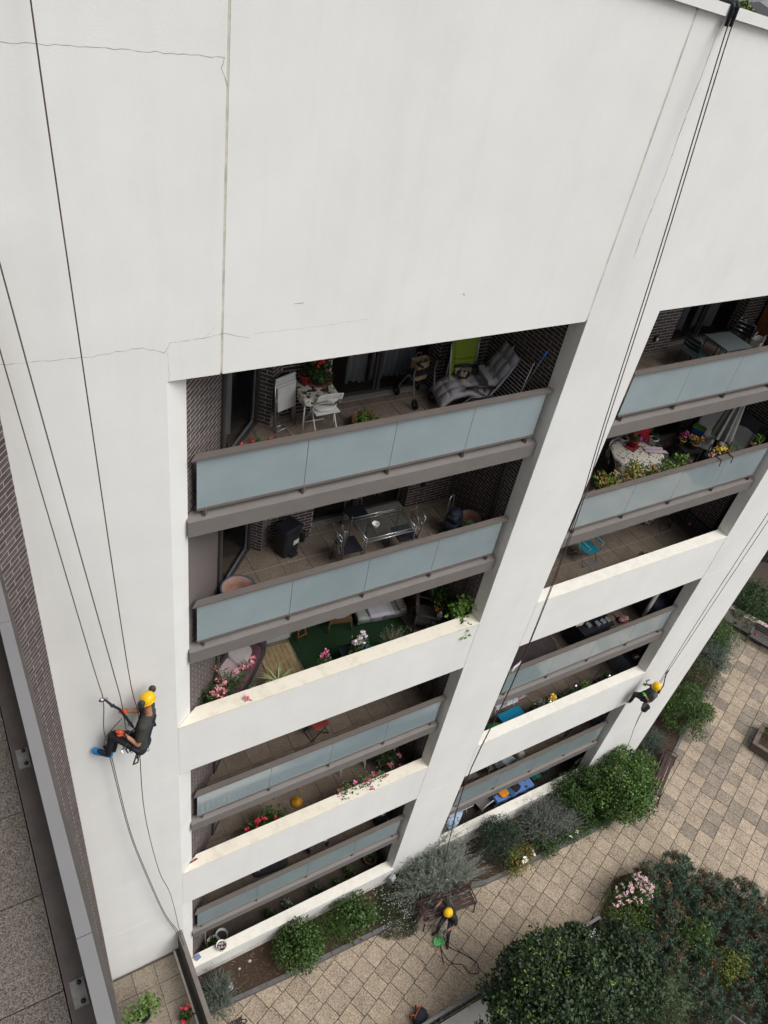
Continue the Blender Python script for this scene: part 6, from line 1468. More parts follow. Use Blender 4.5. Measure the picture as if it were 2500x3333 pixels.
t = thing('metal_edging', 'grey metal edging running through the planted strip', 'edging'); ed = mat('edging_grey', (.19,.195,.21), .5)
for (x0,y0),(x1,y1) in (((11.80,-3.98),(12.7,-5.9)),((12.7,-5.9),(14.9,-10.4))): MB().bar((x0,y0,.88),(x1,y1,.88),.05,.12,(0,0,1)).build('edging_plate', ed, t)
DK = leafmat('leaf_maple', [(.007,.02,.009),(.016,.036,.015),(.03,.056,.021),(.05,.085,.027)])
t = thing('maple_tree', 'dark dense maple tree filling the bottom of the picture', 'tree', (8.15,-5.05,-2.5))
rng = np.random.default_rng(501)
cl = [((0,.1,5.4),(1.7,1.35,1.3),26,5200), ((-.35,.35,4.6),(1.5,1.1,1.3),20,3600), ((1.35,.0,4.5),(1.4,1.15,1.2),20,3600), ((.7,-.9,4.9),(1.9,1.2,1.3),24,4200), ((2.6,-.7,4.2),(1.3,1.2,1.2),16,3000), ((-.6,-.8,4.6),(1.3,1.0,1.2),16,2400), ((.15,.95,5.3),(.5,.42,1.0),9,900), ((.85,.85,5.1),(.5,.42,.8),8,800), ((1.7,.75,4.9),(.5,.45,.7),8,700), ((-1.2,.3,5.0),(.6,.5,.7),8,800), ((-1.7,-.4,4.6),(.7,.6,.7),8,900), ((2.9,.1,4.7),(.7,.6,.7),8,800), ((-2.0,-.5,4.5),(.9,.8,.9),10,1300)]
PP, NN = [], []
for c, r, k, n in cl:
    p_, d_ = crown_pts(c, tuple(1.08*q_ for q_ in r), k*2, n, rng, .27); PP.append(p_); NN.append(d_)
P = np.vstack(PP); Nn = np.vstack(NN)
link('crown', leaf_mesh('crown', DK, P, Nn, .11, .085, rng, .8, .3), t)
tip = P[np.argsort(-P[:,2])[:6000]]; tip = tip[rng.choice(6000, 70, replace=False)]
q = np.repeat(tip, 8, 0) + rng.normal(0,.05,(560,3)) + [0,0,.05]
link('young_shoots', leaf_mesh('young_shoots', leafmat('leaf_young', [(.06,.10,.015),(.11,.17,.025),(.18,.24,.04)]), q, np.tile([0,0,1.],(len(q),1)), .10, .04, rng, .8, .4), t, kind='stuff')
tk = MB().tube([(0,0,0),(.05,-.1,1.6),(.1,-.1,3.2),(.15,0,4.6)], [.16,.14,.11,.05], 10)
for e in ((-1.0,.4,4.9),(1.5,.1,4.8),(.8,-1.0,5.2),(2.4,-.7,4.4),(-.8,-.8,4.8),(.3,.9,5.4)): tk.tube([(.07,-.1,2.4),(e[0]*.5,e[1]*.5,3.7),e], [.07,.05,.015], 7)
tk.build('trunk', barkm, t, True)
# planted strip: roses, spurge, ferns
t, rng, P = shrub('rose_bush', 'rose bush covered in pink blooms at the tip of the planted strip', (12.85,-4.15,B0), (1.25,.95,.95), 3600, .065, .042, leafmat('leaf_rose', [(0.0225,0.0525,0.009),(0.045,0.09,0.015),(0.0825,0.135,0.0225)]), 511, 26, .36)
PK = leafmat('petal_rosepink', [(.68,.30,.40),(.78,.48,.54),(.80,.66,.66)])
top = P[np.argsort(-(P[:,2]+.35*P[:,1]))[:420]]; heads = top[rng.choice(len(top), 44)]
blooms('flowers', t, PK, np.repeat(heads,2,0) + rng.normal(0,.045,(88,3)) + [0,0,.05], .06, 8, rng)
EU = leafmat('leaf_spurge', [(.025,.055,.033),(.055,.10,.062),(.12,.18,.115)])
BRN = leafmat('seed_brown', [(.075,.042,.022),(.14,.08,.042),(.23,.14,.075)])
spots = [(17.2,-6.6,.6),(18.2,-8.0,.65),(17.9,-9.2,.65),(13.6,-4.0,.45),(15.2,-4.0,.5),(16.6,-5.6,.55),(19.2,-9.6,.7),(13.0,-7.7,.5),(14.2,-3.95,.55),(14.9,-4.55,.6),(15.7,-5.05,.6),(13.7,-5.0,.55),(14.6,-5.5,.6),(15.4,-5.95,.6),(16.2,-6.5,.6),(13.2,-5.6,.5),(13.9,-6.3,.55),(15.0,-6.9,.6),(16.0,-7.4,.6),(17.0,-7.8,.6),(13.3,-6.9,.5),(14.2,-7.7,.55),(15.3,-8.2,.6),(16.5,-8.8,.6),(14.8,-9.0,.55),(12.3,-5.3,.5),(12.7,-6.2,.45)]
for i, (x, y, r) in enumerate(spots):
    t = thing('spurge_clump', ['blue-green spurge clump with brown seed heads in the planted strip'][0], 'plant', (x, y, B0), i*.7, 'spurge clumps of the planted strip'); rng = np.random.default_rng(520+i); PP, NN, st = [], [], []
    for k in range(62):
        a = rng.uniform(0,6.28); rr = r*1.15*math.sqrt(rng.uniform(0,1)); h = .95*(1-.35*(rr/r)**2)*rng.uniform(.8,1.12); c = np.array((rr*math.cos(a), rr*math.sin(a), h))
        m_ = 44; d = rng.normal(0,1,(m_,3)); d[:,2] = np.abs(d[:,2])*.8; d /= np.linalg.norm(d,axis=1)[:,None]
        PP.append(c - np.array((0,0,1))*rng.uniform(0,.16,m_)[:,None] + d*.01); NN.append(d); st.append([(c[0]*.4,c[1]*.4,0),(c[0]*.8,c[1]*.8,h*.6),tuple(c)])
    P = np.vstack(PP); D = np.vstack(NN); lv = leaf_mesh('foliage', EU, P, D, .13, .02, rng, .35, .1); link('foliage', lv, t)
    twigs(st, .007, mat('spurge_stem', (.10,.09,.05), .9), 'stems', t)
    hd = rng.choice(62, 13 if i in (1,2,5,6,8,10,11,15) else 5, replace=False); q = np.vstack([np.array(st[k][2]) + rng.normal(0,.06,(40,3)) + [0,0,.09] for k in hd]); link('seed_heads', leaf_mesh('seed_heads', BRN, q, rng.normal(0,1,q.shape), .045, .035, rng, .8, .2), t)
shrub('fern_shrub', 'feathery bright green shrub in the middle of the planted strip', (14.05,-5.85,B0), (.75,.65,1.15), 1500, .12, .032, GB, 541, 18, .4, .4, .2)
shrub('yellow_shrub', 'yellow-green small-leaved shrub deeper in the planted strip', (14.35,-6.85,B0), (.62,.70,1.15), 1500, .07, .045, leafmat('leaf_yellow', [(0.048,0.08,0.012),(0.104,0.136,0.02),(0.184,0.2,0.032)]), 542, 18, .4)
t, rng, P = shrub('rose_bush', 'smaller rose bush with scattered red buds low in the strip', (15.6,-7.8,B0), (.65,.65,1.1), 900, .065, .04, GR, 543, 14, .42); blooms('flowers', t, FP, P[np.argsort(-P[:,2])[:60]][rng.choice(60,8)], .05, 7, rng)
sprig('tamarisk', 'feathery pale green bush beside the maple crown', (12.0,-6.75,B0-.2), (.85,.75,1.75), 420, 28, .09, .016, leafmat('leaf_feather', [(0.02975,0.0595,0.0255),(0.068,0.1105,0.04675),(0.1445,0.187,0.085)]), 551, (.15,.16,.09), .3, .4)
# ---------------------------------------------------------------- small things on the paving
t = thing('backpack', 'navy backpack with orange trim dropped by the railing', 'backpack', (5.42,-3.72,GZ), R(30)); MB().ell((0,0,.16),(.24,.17,.17),18,p=.7).build('bag_body', navy, t, True); MB().ell((.03,-.10,.20),(.15,.11,.11),14,p=.7).build('front_pocket', navy, t, True)
om = mat('trim_orange', (.5,.10,.02), .7)
for x in (-.1,.1): MB().tube([(x,.14,.30),(x*1.6,.24,.24),(x*1.5,.20,.05)], .018, 6).build('strap', om, t, True)
MB().tube([(-.18,.1,.3),(0,.12,.34),(.18,.1,.3)], .014, 6).build('top_handle', om, t, True)
o = single(MB().sheet(lambda u,v: ((u-.5)*.34+.03*math.sin(v*8),(v-.5)*.26+.03*math.sin(u*7),.035+.05*math.sin(u*13+v*4)*math.sin(v*15)), 14, 12, .012), 'rag', mat('mint_rag', (.16,.52,.20), .9, var=.25, scale=14), 'crumpled mint green cloth on the paving', 'cloth', True); o.location = (7.0,-2.27,GZ+.02); o.rotation_euler.z = .3
rope_m = mat('rope_brown', (.10,.062,.055), .9, var=.35, scale=60); rope_d = mat('rope_dark', (.045,.03,.032), .9, var=.3, scale=60); rope_g = mat('rope_grey', (.10,.105,.095), .9, var=.3, scale=60); rope_p = mat('rope_pale', (.27,.20,.18), .9, var=.3, scale=60)
r_ = random.Random(12)
pts = [(.78+.42*math.sin(k*.9)*(1-.01*k)+r_.uniform(-.08,.08), -1.72+.20*math.cos(k*.7)+r_.uniform(-.06,.06), GZ+.012+.012*(k % 4)) for k in range(46)]
single(MB().tube(smooth(pts), .011, 6), 'rope_heap', rope_d, 'tangled brown rope heap at the left end of the paving', 'rope', True)

t = thing('potted_shrub', 'young upright green shrub standing on the small side terrace', 'shrub', (-1.35,-1.15,3.04)); MB().lathe(pot_profile(.16,.28), n=16).build('pot', blackm, t, True)
rng = np.random.default_rng(701); PP = [np.array((x,y,z)) + rng.normal(0,s_,(n_,3)) for x,y,z,s_,n_ in ((0,0,.5,.13,70),(.1,.02,.8,.11,60),(.14,.05,1.05,.08,40),(-.2,-.05,.55,.12,60),(.28,-.02,.6,.10,45),(-.35,.0,.4,.09,40))]
P = np.vstack(PP); link('foliage', leaf_mesh('foliage', G3, P, rng.normal(0,.5,P.shape)+[0,-.3,.8], .10, .05, rng, .5, .3), t); MB().tube([(0,0,.2),(.06,.02,.7),(.14,.05,1.1)], .01, 5).build('stem', twig_m, t)
t = potted('potted_geranium', 'red geranium pot by the pale edge strip of the side terrace', 'potted plant', (-.48,-1.62,3.04), .12, .22, terra, (.18,.18,.2), 150, .07, .06, G1, 702, (FR, 3, .07))
# ---------------------------------------------------------------- people
skin_m = mat('skin', (.40,.20,.13), .55, var=.1); shirt_m = mat('tshirt_olive', (.045,.048,.04), .9, var=.2, scale=18); trou_m = mat('trousers_black', (.018,.018,.02), .85, var=.3, scale=18)
glove_r = mat('glove_orange', (.62,.10,.03), .6); glove_d = mat('glove_grey', (.09,.095,.11), .7); glove_g = mat('glove_green', (.06,.38,.08), .6)
shoe_m = mat('shoe_black', (.02,.02,.02), .6, var=.4, scale=30); hat_m = mat('helmet_yellow', (.80,.49,.008), .3, var=.03); strap_m = mat('webbing_navy', (.018,.022,.045), .7); hair_m = mat('hair_dark', (.03,.02,.015), .9)
alu = mat('carabiner', (.40,.42,.45), .25, metal=.9)
V = Vector
def capsule(mb, p0, p1, r0, r1, n=12):
    p0, p1 = V(p0), V(p1); d = p1 - p0; l = d.length
    if l < 1e-5: return mb.ell(p0, r0, n)
    q = d.to_track_quat('Z', 'Y').to_matrix()
    prof = [(r0*math.cos(a), r0*math.sin(a)) for a in [R(x) for x in (-90,-60,-30,0)]] + [(r1*math.cos(a), l + r1*math.sin(a)) for a in [R(x) for x in (0,30,60,90)]]
    prof[0] = (1e-4, prof[0][1]); prof[-1] = (1e-4, prof[-1][1])
    return mb.lathe(prof, p0, n, q)
def hand(caps, wrist, el, m, curl=.6, s=1.):
    """palm and five bent fingers beyond the wrist, pointing away from the elbow"""
    w, e = V(wrist), V(el); d = (w - e).normalized(); a = d.cross(V((0,0,1))); a = a.normalized() if a.length > .1 else V((1,0,0)); b = d.cross(a)
    pal = w + d*.045*s
    caps.append((w, pal + d*.03, .034*s, .036*s, m)); 
    for k, (o, l) in enumerate(((-.03,.062),(-.01,.075),(.01,.07),(.03,.055))):
        p0 = pal + a*o*s + d*.03; p1 = p0 + d*l*.5*s + b*.012; p2 = p1 + (d*(1-curl) + b*curl)*l*.55*s
        caps.append((p0, p1, .0125, .0115, m)); caps.append((p1, p2, .0115, .010, m))
    t0 = w + a*-.035*s + d*.02; t1 = t0 - a*.025*s + d*.035*s + b*.02; caps.append((t0, t1, .014, .012, m)); caps.append((t1, t1 + d*.028 + a*.008 + b*.012, .012, .010, m))
def body(name, label, J, mats, up=None):
    """one continuous remeshed body with clothing regions; J holds joint positions in the world"""
    shirt, trou, skin, glove, shoe = range(5); c = []
    g_ = {k: V(v) for k, v in J.items()}
    neck, hip = g_['neck'], g_['hip']; mid = neck.lerp(hip, .5); side = (g_['shL'] - g_['shR']).normalized(); hs = (g_['hipL'] - g_['hipR']).normalized()
    for s in (-1, 1):
        c.append((neck.lerp(hip, .16) + side*s*.115, mid + side*s*.095, .112, .108, shirt)); c.append((mid + side*s*.095, hip.lerp(mid, .25) + hs*s*.08, .108, .108, shirt))
    for sfx in 'LR':
        sh, el, ha, hi, kn, an, to = (g_[k + sfx] for k in ('sh','el','ha','hip','kn','an','to'))
        c.append((neck.lerp(hip, .14), sh, .092, .08, shirt)); c.append((sh, sh.lerp(el, .66), .076, .068, shirt)); c.append((sh.lerp(el, .6), el, .047, .041, skin))
        wr = ha.lerp(el, .12); c.append((el, wr, .042, .028, skin)); hand(c, wr, el, glove)
        c.append((hip, hi, .11, .11, trou)); c.append((hi, kn, .098, .066, trou)); c.append((kn, an, .064, .045, trou))
        hl = an + (an - kn).normalized()*.035; c.append((hl, to.lerp(hl, .1), .044, .042, shoe)); c.append((hl, to, .043, .036, shoe))
    hd = g_['head']; ax = (hd - neck).normalized()
    c.append((neck - ax*.03, hd - ax*.06, .057, .055, skin)); c.append((hd - ax*.03, hd + ax*.03, .088, .092, skin))
    f = g_['face'].normalized(); c.append((hd + f*.03 - ax*.075, hd + f*.055 - ax*.07, .048, .04, skin)); c.append((hd + f*.09 + ax*.01, hd + f*.108 - ax*.025, .012, .017, skin))
    sd = f.cross(ax).normalized()
    for s in (-1, 1): c.append((hd + sd*s*.09 + ax*.015, hd + sd*s*.094 - ax*.03, .016, .012, skin))
    mb = MB()
    for p0, p1, r0, r1, m in c: capsule(mb, p0, p1, r0, r1)
    tmp = link('tmp_body', mb.mesh('tmp_body', mats)); md = tmp.modifiers.new('r', 'REMESH'); md.mode = 'VOXEL'; md.voxel_size = .0085
    sm_ = tmp.modifiers.new('s', 'SMOOTH'); sm_.iterations = 3; sm_.factor = .5
    bpy.context.view_layer.update()
    me = bpy.data.meshes.new_from_object(tmp.evaluated_get(bpy.context.evaluated_depsgraph_get())); bpy.data.objects.remove(tmp)
    me.materials.clear(); [me.materials.append(m) for m in mats]
    n = len(me.polygons); ctr = np.empty(n*3); me.polygons.foreach_get('center', ctr); ctr = ctr.reshape(n, 3); best = np.full(n, 1e9); mi = np.zeros(n, np.int32)
    for p0, p1, r0, r1, m in c:
        a = np.array(p0); d = np.array(p1) - a; t_ = np.clip((ctr - a) @ d / (d @ d + 1e-12), 0, 1); ds = np.linalg.norm(ctr - a - t_[:, None]*d, axis=1) - (r0 + (r1-r0)*t_)
        k = ds < best; best[k] = ds[k]; mi[k] = m
    me.polygons.foreach_set('material_index', mi); me.polygons.foreach_set('use_smooth', [True]*n); me.name = name
    o = link(name, me, label=label, category='person')
    # eyes, brows and mouth
    for s in (-1, 1):
        MB().ell(hd + f*.083 + sd*s*.034 + ax*.012, .011, 8).build('eye', mat('eye_dark', (.05,.04,.04), .3), o, True)
    MB().tube([hd + f*.094 - ax*.055 + sd*-.024, hd + f*.098 - ax*.058, hd + f*.094 - ax*.055 + sd*.024], .006, 5).build('mouth', mat('lip', (.25,.09,.07), .6), o)
    return o, g_, ax, f, sd
def helmet(o, hd, ax, f, sd, muffs=False):
    q = Matrix((sd, f, ax)).transposed(); T = lambda x, y, z: hd + sd*x + f*y + ax*z
    h = link('helmet', None, o)
    MB().lathe([(.126,-.02),(.138,.0),(.136,.05),(.118,.108),(.076,.145),(.001,.158)], T(0,-.012,.0), 26, q, sx=.93).build('shell', hat_m, h, True)
    MB().lathe([(.127,-.022),(.145,-.014),(.143,.006),(.130,.008)], T(0,-.012,0), 26, q, sx=.93).build('brim', hat_m, h, True)
    for x, y, z in ((.075,-.075,.07),(-.075,-.075,.07),(.045,.085,.075),(-.045,.085,.075),(.104,.02,.05),(-.104,.02,.05)): MB().ell(T(x,y,z), (.02,.026,.014), 8, q).build('vent', black_m, h, True)
    MB().tube([T(-.105,.0,.0), T(-.08,.05,-.09), T(0,.075,-.125), T(.08,.05,-.09), T(.105,0,0)], .008, 5).tube([T(-.1,-.06,.0), T(0,-.10,-.05), T(.1,-.06,.0)], .012, 5).build('chin_strap', strap_m, h)
    if muffs:
        for s in (-1, 1):
            MB().ell(T(s*.158,-.02,.09), (.046,.064,.072), 14, q, .8).build('ear_muff', mat('muff_grey', (.045,.048,.052), .4), h, True); MB().tube([T(s*.11,0,.02), T(s*.13,0,.06)], .012, 6).build('muff_arm', blackm, h)
    return h
def harness(o, g_, side, back, m=None):
    m = m or strap_m; hn = link('harness', None, o); neck, hip = g_['neck'], g_['hip']; mid = neck.lerp(hip, .5)
    for s in (-1, 1):
        sh = neck.lerp(hip, .12) + side*s*.115
        MB().tube([hip.lerp(mid,.3) + side*s*.10 + back*.105, mid + side*s*.09 + back*.115, neck.lerp(hip,.2) + side*s*.10 + back*.11, neck.lerp(hip,.05) + side*s*.11 + back*.02, neck.lerp(hip,.2) + side*s*.10 - back*.11, hip.lerp(mid,.3) + side*s*.10 - back*.11], .024, 6).build('shoulder_strap', m, hn, True)
    ring = [hip.lerp(mid,.2) + side*.19*math.cos(a) + back*.145*math.sin(a) for a in [k*.3927 for k in range(16)]]
    MB().tube(ring, .026, 6, True).build('waist_belt', m, hn, True)
    MB().box(mid.lerp(neck,.4) + back*.125, (.07,.07,.05)).build('back_plate', m, hn)
    for sfx in 'LR':
        hi, kn = g_['hip'+sfx], g_['kn'+sfx]; p = hi.lerp(kn, .25); d = (kn-hi).normalized(); a = d.orthogonal().normalized(); b = d.cross(a)
        MB().tube([p + (a*math.cos(t)+b*math.sin(t))*.098 for t in [k*.524 for k in range(12)]], .017, 5, True).build('leg_loop', m, hn, True)
    for k in range(7):
        a = .3 + k*.9; p = hip.lerp(mid,.15) + side*.205*math.cos(a) + back*.16*math.sin(a); mb = MB().tube([p + V((.016*math.cos(t), .008*math.sin(t), -.05 + .045*math.sin(t))) for t in [j*.785 for j in range(8)]], .006, 5, True)
        mb.build('carabiner', [alu, alu, mat('carab_blue', (.03,.2,.4), .3, metal=.6), yel][k % 4], hn, True)
    return hn
# worker on the left
J = dict(head=(-.56,-.31,14.36), neck=(-.549,-.34,14.083), hip=(-.75,-.42,13.434), shL=(-.69,-.50,13.99), shR=(-.47,-.14,13.98), elL=(-.80,-.55,13.64), haL=(-.993,-.38,13.838), elR=(-.66,-.12,13.9), haR=(-.88,-.17,14.09),
         hipL=(-.76,-.52,13.45), hipR=(-.74,-.32,13.42), knL=(-1.123,-.24,13.666), anL=(-1.20,-.235,13.18), toL=(-1.36,-.09,13.13), knR=(-1.03,-.14,13.5), anR=(-1.10,-.14,13.1), toR=(-1.22,-.06,13.12), face=(-.6,.62,-.4))
o, g_, ax, f, sd = body('person', 'rope worker with blue shoe cover and orange gloves on the left facade', J, [shirt_m, trou_m, skin_m, glove_r, shoe_m])
helmet(o, g_['head'] + ax*.02, ax, f, sd, True); side = (g_['shL']-g_['shR']).normalized(); trunk = (g_['neck']-g_['hip']).normalized(); back = trunk.cross(side).normalized()
if back.x < 0: back = -back
harness(o, g_, side, back)
gear = link('tool_gear', None, o)
for k in range(16):
    p = g_['hip'].lerp(g_['neck'], .25) - back*(.14 + .03*(k % 3)) + side*(-.12 + .022*k) - trunk*(.02*((k*7) % 5)); MB().tube([p, p - trunk*.10 - back*.03, p - trunk*.13 + back*.02 + side*.03], .012, 5).build('tool', [blackm, steel, alu, navy][k % 4], gear)
cov = mat('shoe_cover_blue', (.004,.20,.56), .4, var=.2, scale=20)
for sfx in 'L':
    a, t_ = g_['an'+sfx], g_['to'+sfx]; hl = a + (a-g_['kn'+sfx]).normalized()*.05; mb = MB(); capsule(mb, hl + V((.02,.02,-.03)), t_ + V((-.02,.015,-.012)), .055, .055, 14); mb.build('shoe_cover', cov, o, True)
MB().tube([g_['head'] - ax*.035 + (f*math.cos(a) + sd*math.sin(a))*.092 for a in [k*.524 for k in range(12)]], .022, 6, True).build('head_band', mat('band_red', (.30,.01,.04), .8), o, True)
# worker on the right
J = dict(head=(14.46,-.50,6.99), neck=(14.55,-.52,6.76), hip=(14.50,-.36,6.27), shL=(14.42,-.62,6.68), shR=(14.64,-.38,6.68), elL=(14.391,-.60,6.383), haL=(14.24,-.43,6.62), elR=(14.60,-.27,6.70), haR=(14.56,-.15,6.62),
         hipL=(14.43,-.43,6.27), hipR=(14.52,-.28,6.22), knL=(14.126,-.22,6.42), anL=(14.18,-.17,5.96), toL=(14.24,-.08,5.78), knR=(14.29,-.13,6.25), anR=(14.38,-.10,5.82), toR=(14.44,-.05,5.66), face=(-.55,.65,-.4))
o, g_, ax, f, sd = body('person', 'rope worker with a hammer and bucket on the right pier', J, [mat('tshirt_grey', (.085,.09,.08), .9, var=.2, scale=18), trou_m, skin_m, glove_g, mat('shoe_white', (.45,.47,.49), .6)])
helmet(o, g_['head'] + ax*.02, ax, f, sd); side = (g_['shL']-g_['shR']).normalized(); trunk = (g_['neck']-g_['hip']).normalized(); back = trunk.cross(side).normalized()
if back.y > 0: back = -back
harness(o, g_, side, back); MB().ell(g_['head'] - f*.06 - ax*.07, (.085,.085,.07), 12).ell(g_['neck'] - f*.08 - ax*.05, (.05,.05,.08), 10).build('hair', hair_m, o, True)
t = thing('hammer', 'steel hammer held by the right rope worker', 'hammer', (14.56,-.17,6.66)); MB().tube([(0,.0,-.12),(-.05,.02,.17)], .013, 8).build('handle', steel, t, True); MB().bar((-.13,.02,.19),(.05,.02,.16),.035,.035).build('hammer_head', steel, t)
t = thing('bucket', 'dark grey bucket hanging from the right worker\'s harness', 'bucket', (14.36,-.60,5.98)); MB().lathe([(.095,0),(.125,.2),(.13,.2),(.115,.19),(.09,.02),(.001,.02)], n=18).build('bucket_body', mat('bucket_grey', (.075,.075,.085), .5), t, True); MB().tube([(-.125,0,.19),(-.06,0,.31),(.0,.02,.36),(.06,0,.31),(.125,0,.19)], .006, 5).build('handle', steel, t)
# man on the bench
J = dict(head=(7.26,-1.97,1.63), neck=(7.38,-1.95,1.50), hip=(7.53,-1.86,1.06), shL=(7.46,-1.72,1.42), shR=(7.47,-2.11,1.40), elL=(7.44,-1.50,1.27), haL=(7.14,-1.57,1.20), elR=(7.47,-2.27,1.12), haR=(7.14,-2.24,1.08),
         hipL=(7.47,-1.82,1.05), hipR=(7.52,-2.0,1.05), knL=(7.09,-2.0,1.02), anL=(7.06,-2.03,.60), toL=(6.92,-2.03,.54), knR=(7.2,-2.30,1.02), anR=(7.22,-2.40,.60), toR=(7.13,-2.54,.54), face=(-.75,-.25,-.62))
o, g_, ax, f, sd = body('person', 'man in yellow helmet sitting on the bench handling rope', J, [mat('tshirt_dark', (.028,.032,.03), .9, var=.2, scale=18), mat('trousers_navy', (.03,.033,.045), .85, var=.25), skin_m, glove_d, shoe_m])
helmet(o, g_['head'] + ax*.02, ax, f, sd); side = (g_['shL']-g_['shR']).normalized(); trunk = (g_['neck']-g_['hip']).normalized(); back = trunk.cross(side).normalized()
if back.x < 0: back = -back
harness(o, g_, side, back, blackm)

# ---------------------------------------------------------------- ropes and rigging
def rope(pts, label, m=rope_m, r=.0075, grp=None, nm='rope'):
    return single(MB().tube(smooth(pts), r, 6), nm, m, label, 'rope', True, grp)
rope([(-1.02,-.12,24.12),(-1.0,-.3,22.),(-.80,-.3,15.478),(-.70,-.30,14.1),(-.74,-.36,13.2),(-.75,-.36,11.06),(-.56,-.3,8.45),(-.32,-.2,6.82),(-.13,-.1,4.46),(-.10,-.12,4.13)], 'brown rope passing right of the left worker down to the terrace parapet', rope_m)
rope([(-1.70,-.1,24.12),(-1.57,-.3,21.613),(-1.026,-.3,15.593),(-.94,-.32,14.6),(-.93,-.40,13.9)], 'grey rope running down to the left worker\'s waist', rope_g, .0085)
rope([(-1.93,-.1,24.12),(-1.701,-.3,20.747),(-1.276,-.3,15.715),(-1.19,-.30,14.75),(-1.235,-.28,13.9),(-1.17,-.22,13.1),(-1.02,-.25,10.467),(-.77,-.22,8.23),(-.46,-.15,5.86),(-.16,-.1,4.33),(-.11,-.4,4.13)], 'leftmost brown rope through the worker\'s fall arrester to the parapet', rope_m)
rope([(-.96,-.36,14.2),(-1.24,-.26,13.62),(-1.19,-.20,13.0),(-1.04,-.25,10.45),(-.79,-.23,8.2),(-.48,-.15,5.83),(-.2,-.12,4.33),(-.15,-.6,4.13)], 'grey rope tail looping past the left worker\'s knee', rope_g)
t = thing('fall_arrester', 'metal rope grab with a black lanyard above the left worker\'s hands', 'rope grab', (0,0,0))
MB().ell((-1.21,-.30,14.73),(.05,.03,.035),10).build('body', alu, t, True); MB().tube([(-1.17,-.31,14.74),(-1.09,-.36,14.62),(-.98,-.34,14.42),(-.90,-.38,14.2),(-.82,-.42,13.95)], [.016,.022,.02,.024,.02], 7).build('lanyard', blackm, t, True)
for p in ((-1.16,-.31,14.74),(-1.08,-.36,14.6),(-.86,-.4,14.05)): MB().tube([V(p)+V((.03*math.cos(a),0,.045*math.sin(a))) for a in [k*.785 for k in range(8)]], .007, 5, True).build('carabiner', alu, t, True)
t = thing('foot_loop', 'black webbing foot loop hanging below the left worker', 'sling', (0,0,0)); MB().tube([(-.80,-.50,13.38),(-.84,-.50,13.22),(-.89,-.50,13.03),(-.82,-.50,13.04),(-.80,-.5,13.12),(-.84,-.5,13.25)], .013, 6).build('webbing', blackm, t, True); MB().tube([(-.80,-.52,13.42),(-.81,-.52,13.24)], .028, 8).build('descender', steel, t, True)
single(MB().tube([(-.93,-.46,13.75),(-.98,-.48,13.95),(-.93,-.5,14.05),(-.86,-.5,13.95)], .012, 6), 'cable_loop', blackm, 'black cable loop above the left worker\'s orange glove', 'cable', True)
for i, (dx, y0) in enumerate(((0,0),(.07,.02))):
    rope([(6.99+dx*1.2,-.12,23.99),(6.965+dx,-.17,23.6),(6.95+dx,-.46,21.06),(6.95+dx,-.70,18.37),(6.95+dx*.8,-.88,16.73),(6.95+dx*.5,-1.0,14.77),(6.95+dx*.3,-1.055,11.76),(6.95+dx*.3,-.95,7.3),(6.97,-1.48,2.83),(7.09,-1.57,1.24)], ['left', 'right'][i] + ' one of the twin ropes down to the man on the bench', [rope_d, rope_m][i], .0085, 'twin ropes over the roof edge')
for i, (dx, r0) in enumerate(((0,0),(.25,0))):
    rope([(15.9+dx,-.12,24.0),(14.75+dx,-.4,12.49) if i == 0 else (15.0,-.4,12.41),(14.62+.1*i,-.44,7.3),(14.52+.04*i,-.5,6.35),(14.62+.06*i,-.45,5.6),(15.08,-.35,4.19),(15.4,-.3,3.32),(15.45,-.4,2.2)], ['left', 'right'][i] + ' rope of the pair holding the right worker', rope_d, .008, 'ropes of the right worker')
t = thing('rope_grab', 'dark rope grab and lanyard above the right worker', 'rope grab', (0,0,0)); MB().tube([(14.62,-.60,6.75),(14.66,-.58,7.05),(14.70,-.48,7.30),(14.72,-.44,7.42)], .018, 6).build('lanyard', blackm, t, True); MB().tube([(14.71,-.44,7.42),(14.72,-.44,7.60)], .028, 8).build('body', steel, t, True)
single(MB().tube([(15.40,-.35,2.35),(15.44,-.45,2.1),(15.5,-.4,1.95)], .02, 6), 'red_sling', red_p, 'short red sling tangled in the largest bush', 'sling', True)
single(MB().tube([(15.15,-.35,2.2),(15.1,-.5,1.95),(15.0,-.6,1.8)], .014, 6), 'orange_sling', om, 'orange sling lying in the largest bush', 'sling', True)
pts = []
for k in range(60):
    a = k*.55; pts.append((6.95 + .26*math.cos(a)*math.sin(a*.31+1) - .08, -1.70 + .20*math.sin(a)*math.cos(a*.17), 1.10 + .03*math.sin(k*1.3)))
rope([(7.1,-1.58,1.22)] + pts, 'loose pale rope loops held in the sitting man\'s left hand', rope_p, .008)
rope([(7.12,-2.25,1.10),(7.06,-2.3,.9),(7.2,-2.55,.55),(7.5,-2.9,GZ+.02),(7.72,-3.28,GZ+.015),(7.62,-3.5,GZ+.015),(7.38,-3.40,GZ+.015),(7.30,-3.12,GZ+.015),(7.08,-2.98,GZ+.015),(6.96,-2.75,GZ+.015),(6.97,-2.42,GZ+.015),(7.06,-2.2,GZ+.02)], 'dark rope curving over the paving from the man\'s right hand', rope_d, .012)
single(MB().tube([(6.97,-2.44,GZ+.02),(6.9,-2.58,GZ+.016),(6.80,-2.86,GZ+.014)], .013, 6), 'rope_end', rope_d, 'short stiff rope end beside the mint green cloth', 'rope', True)
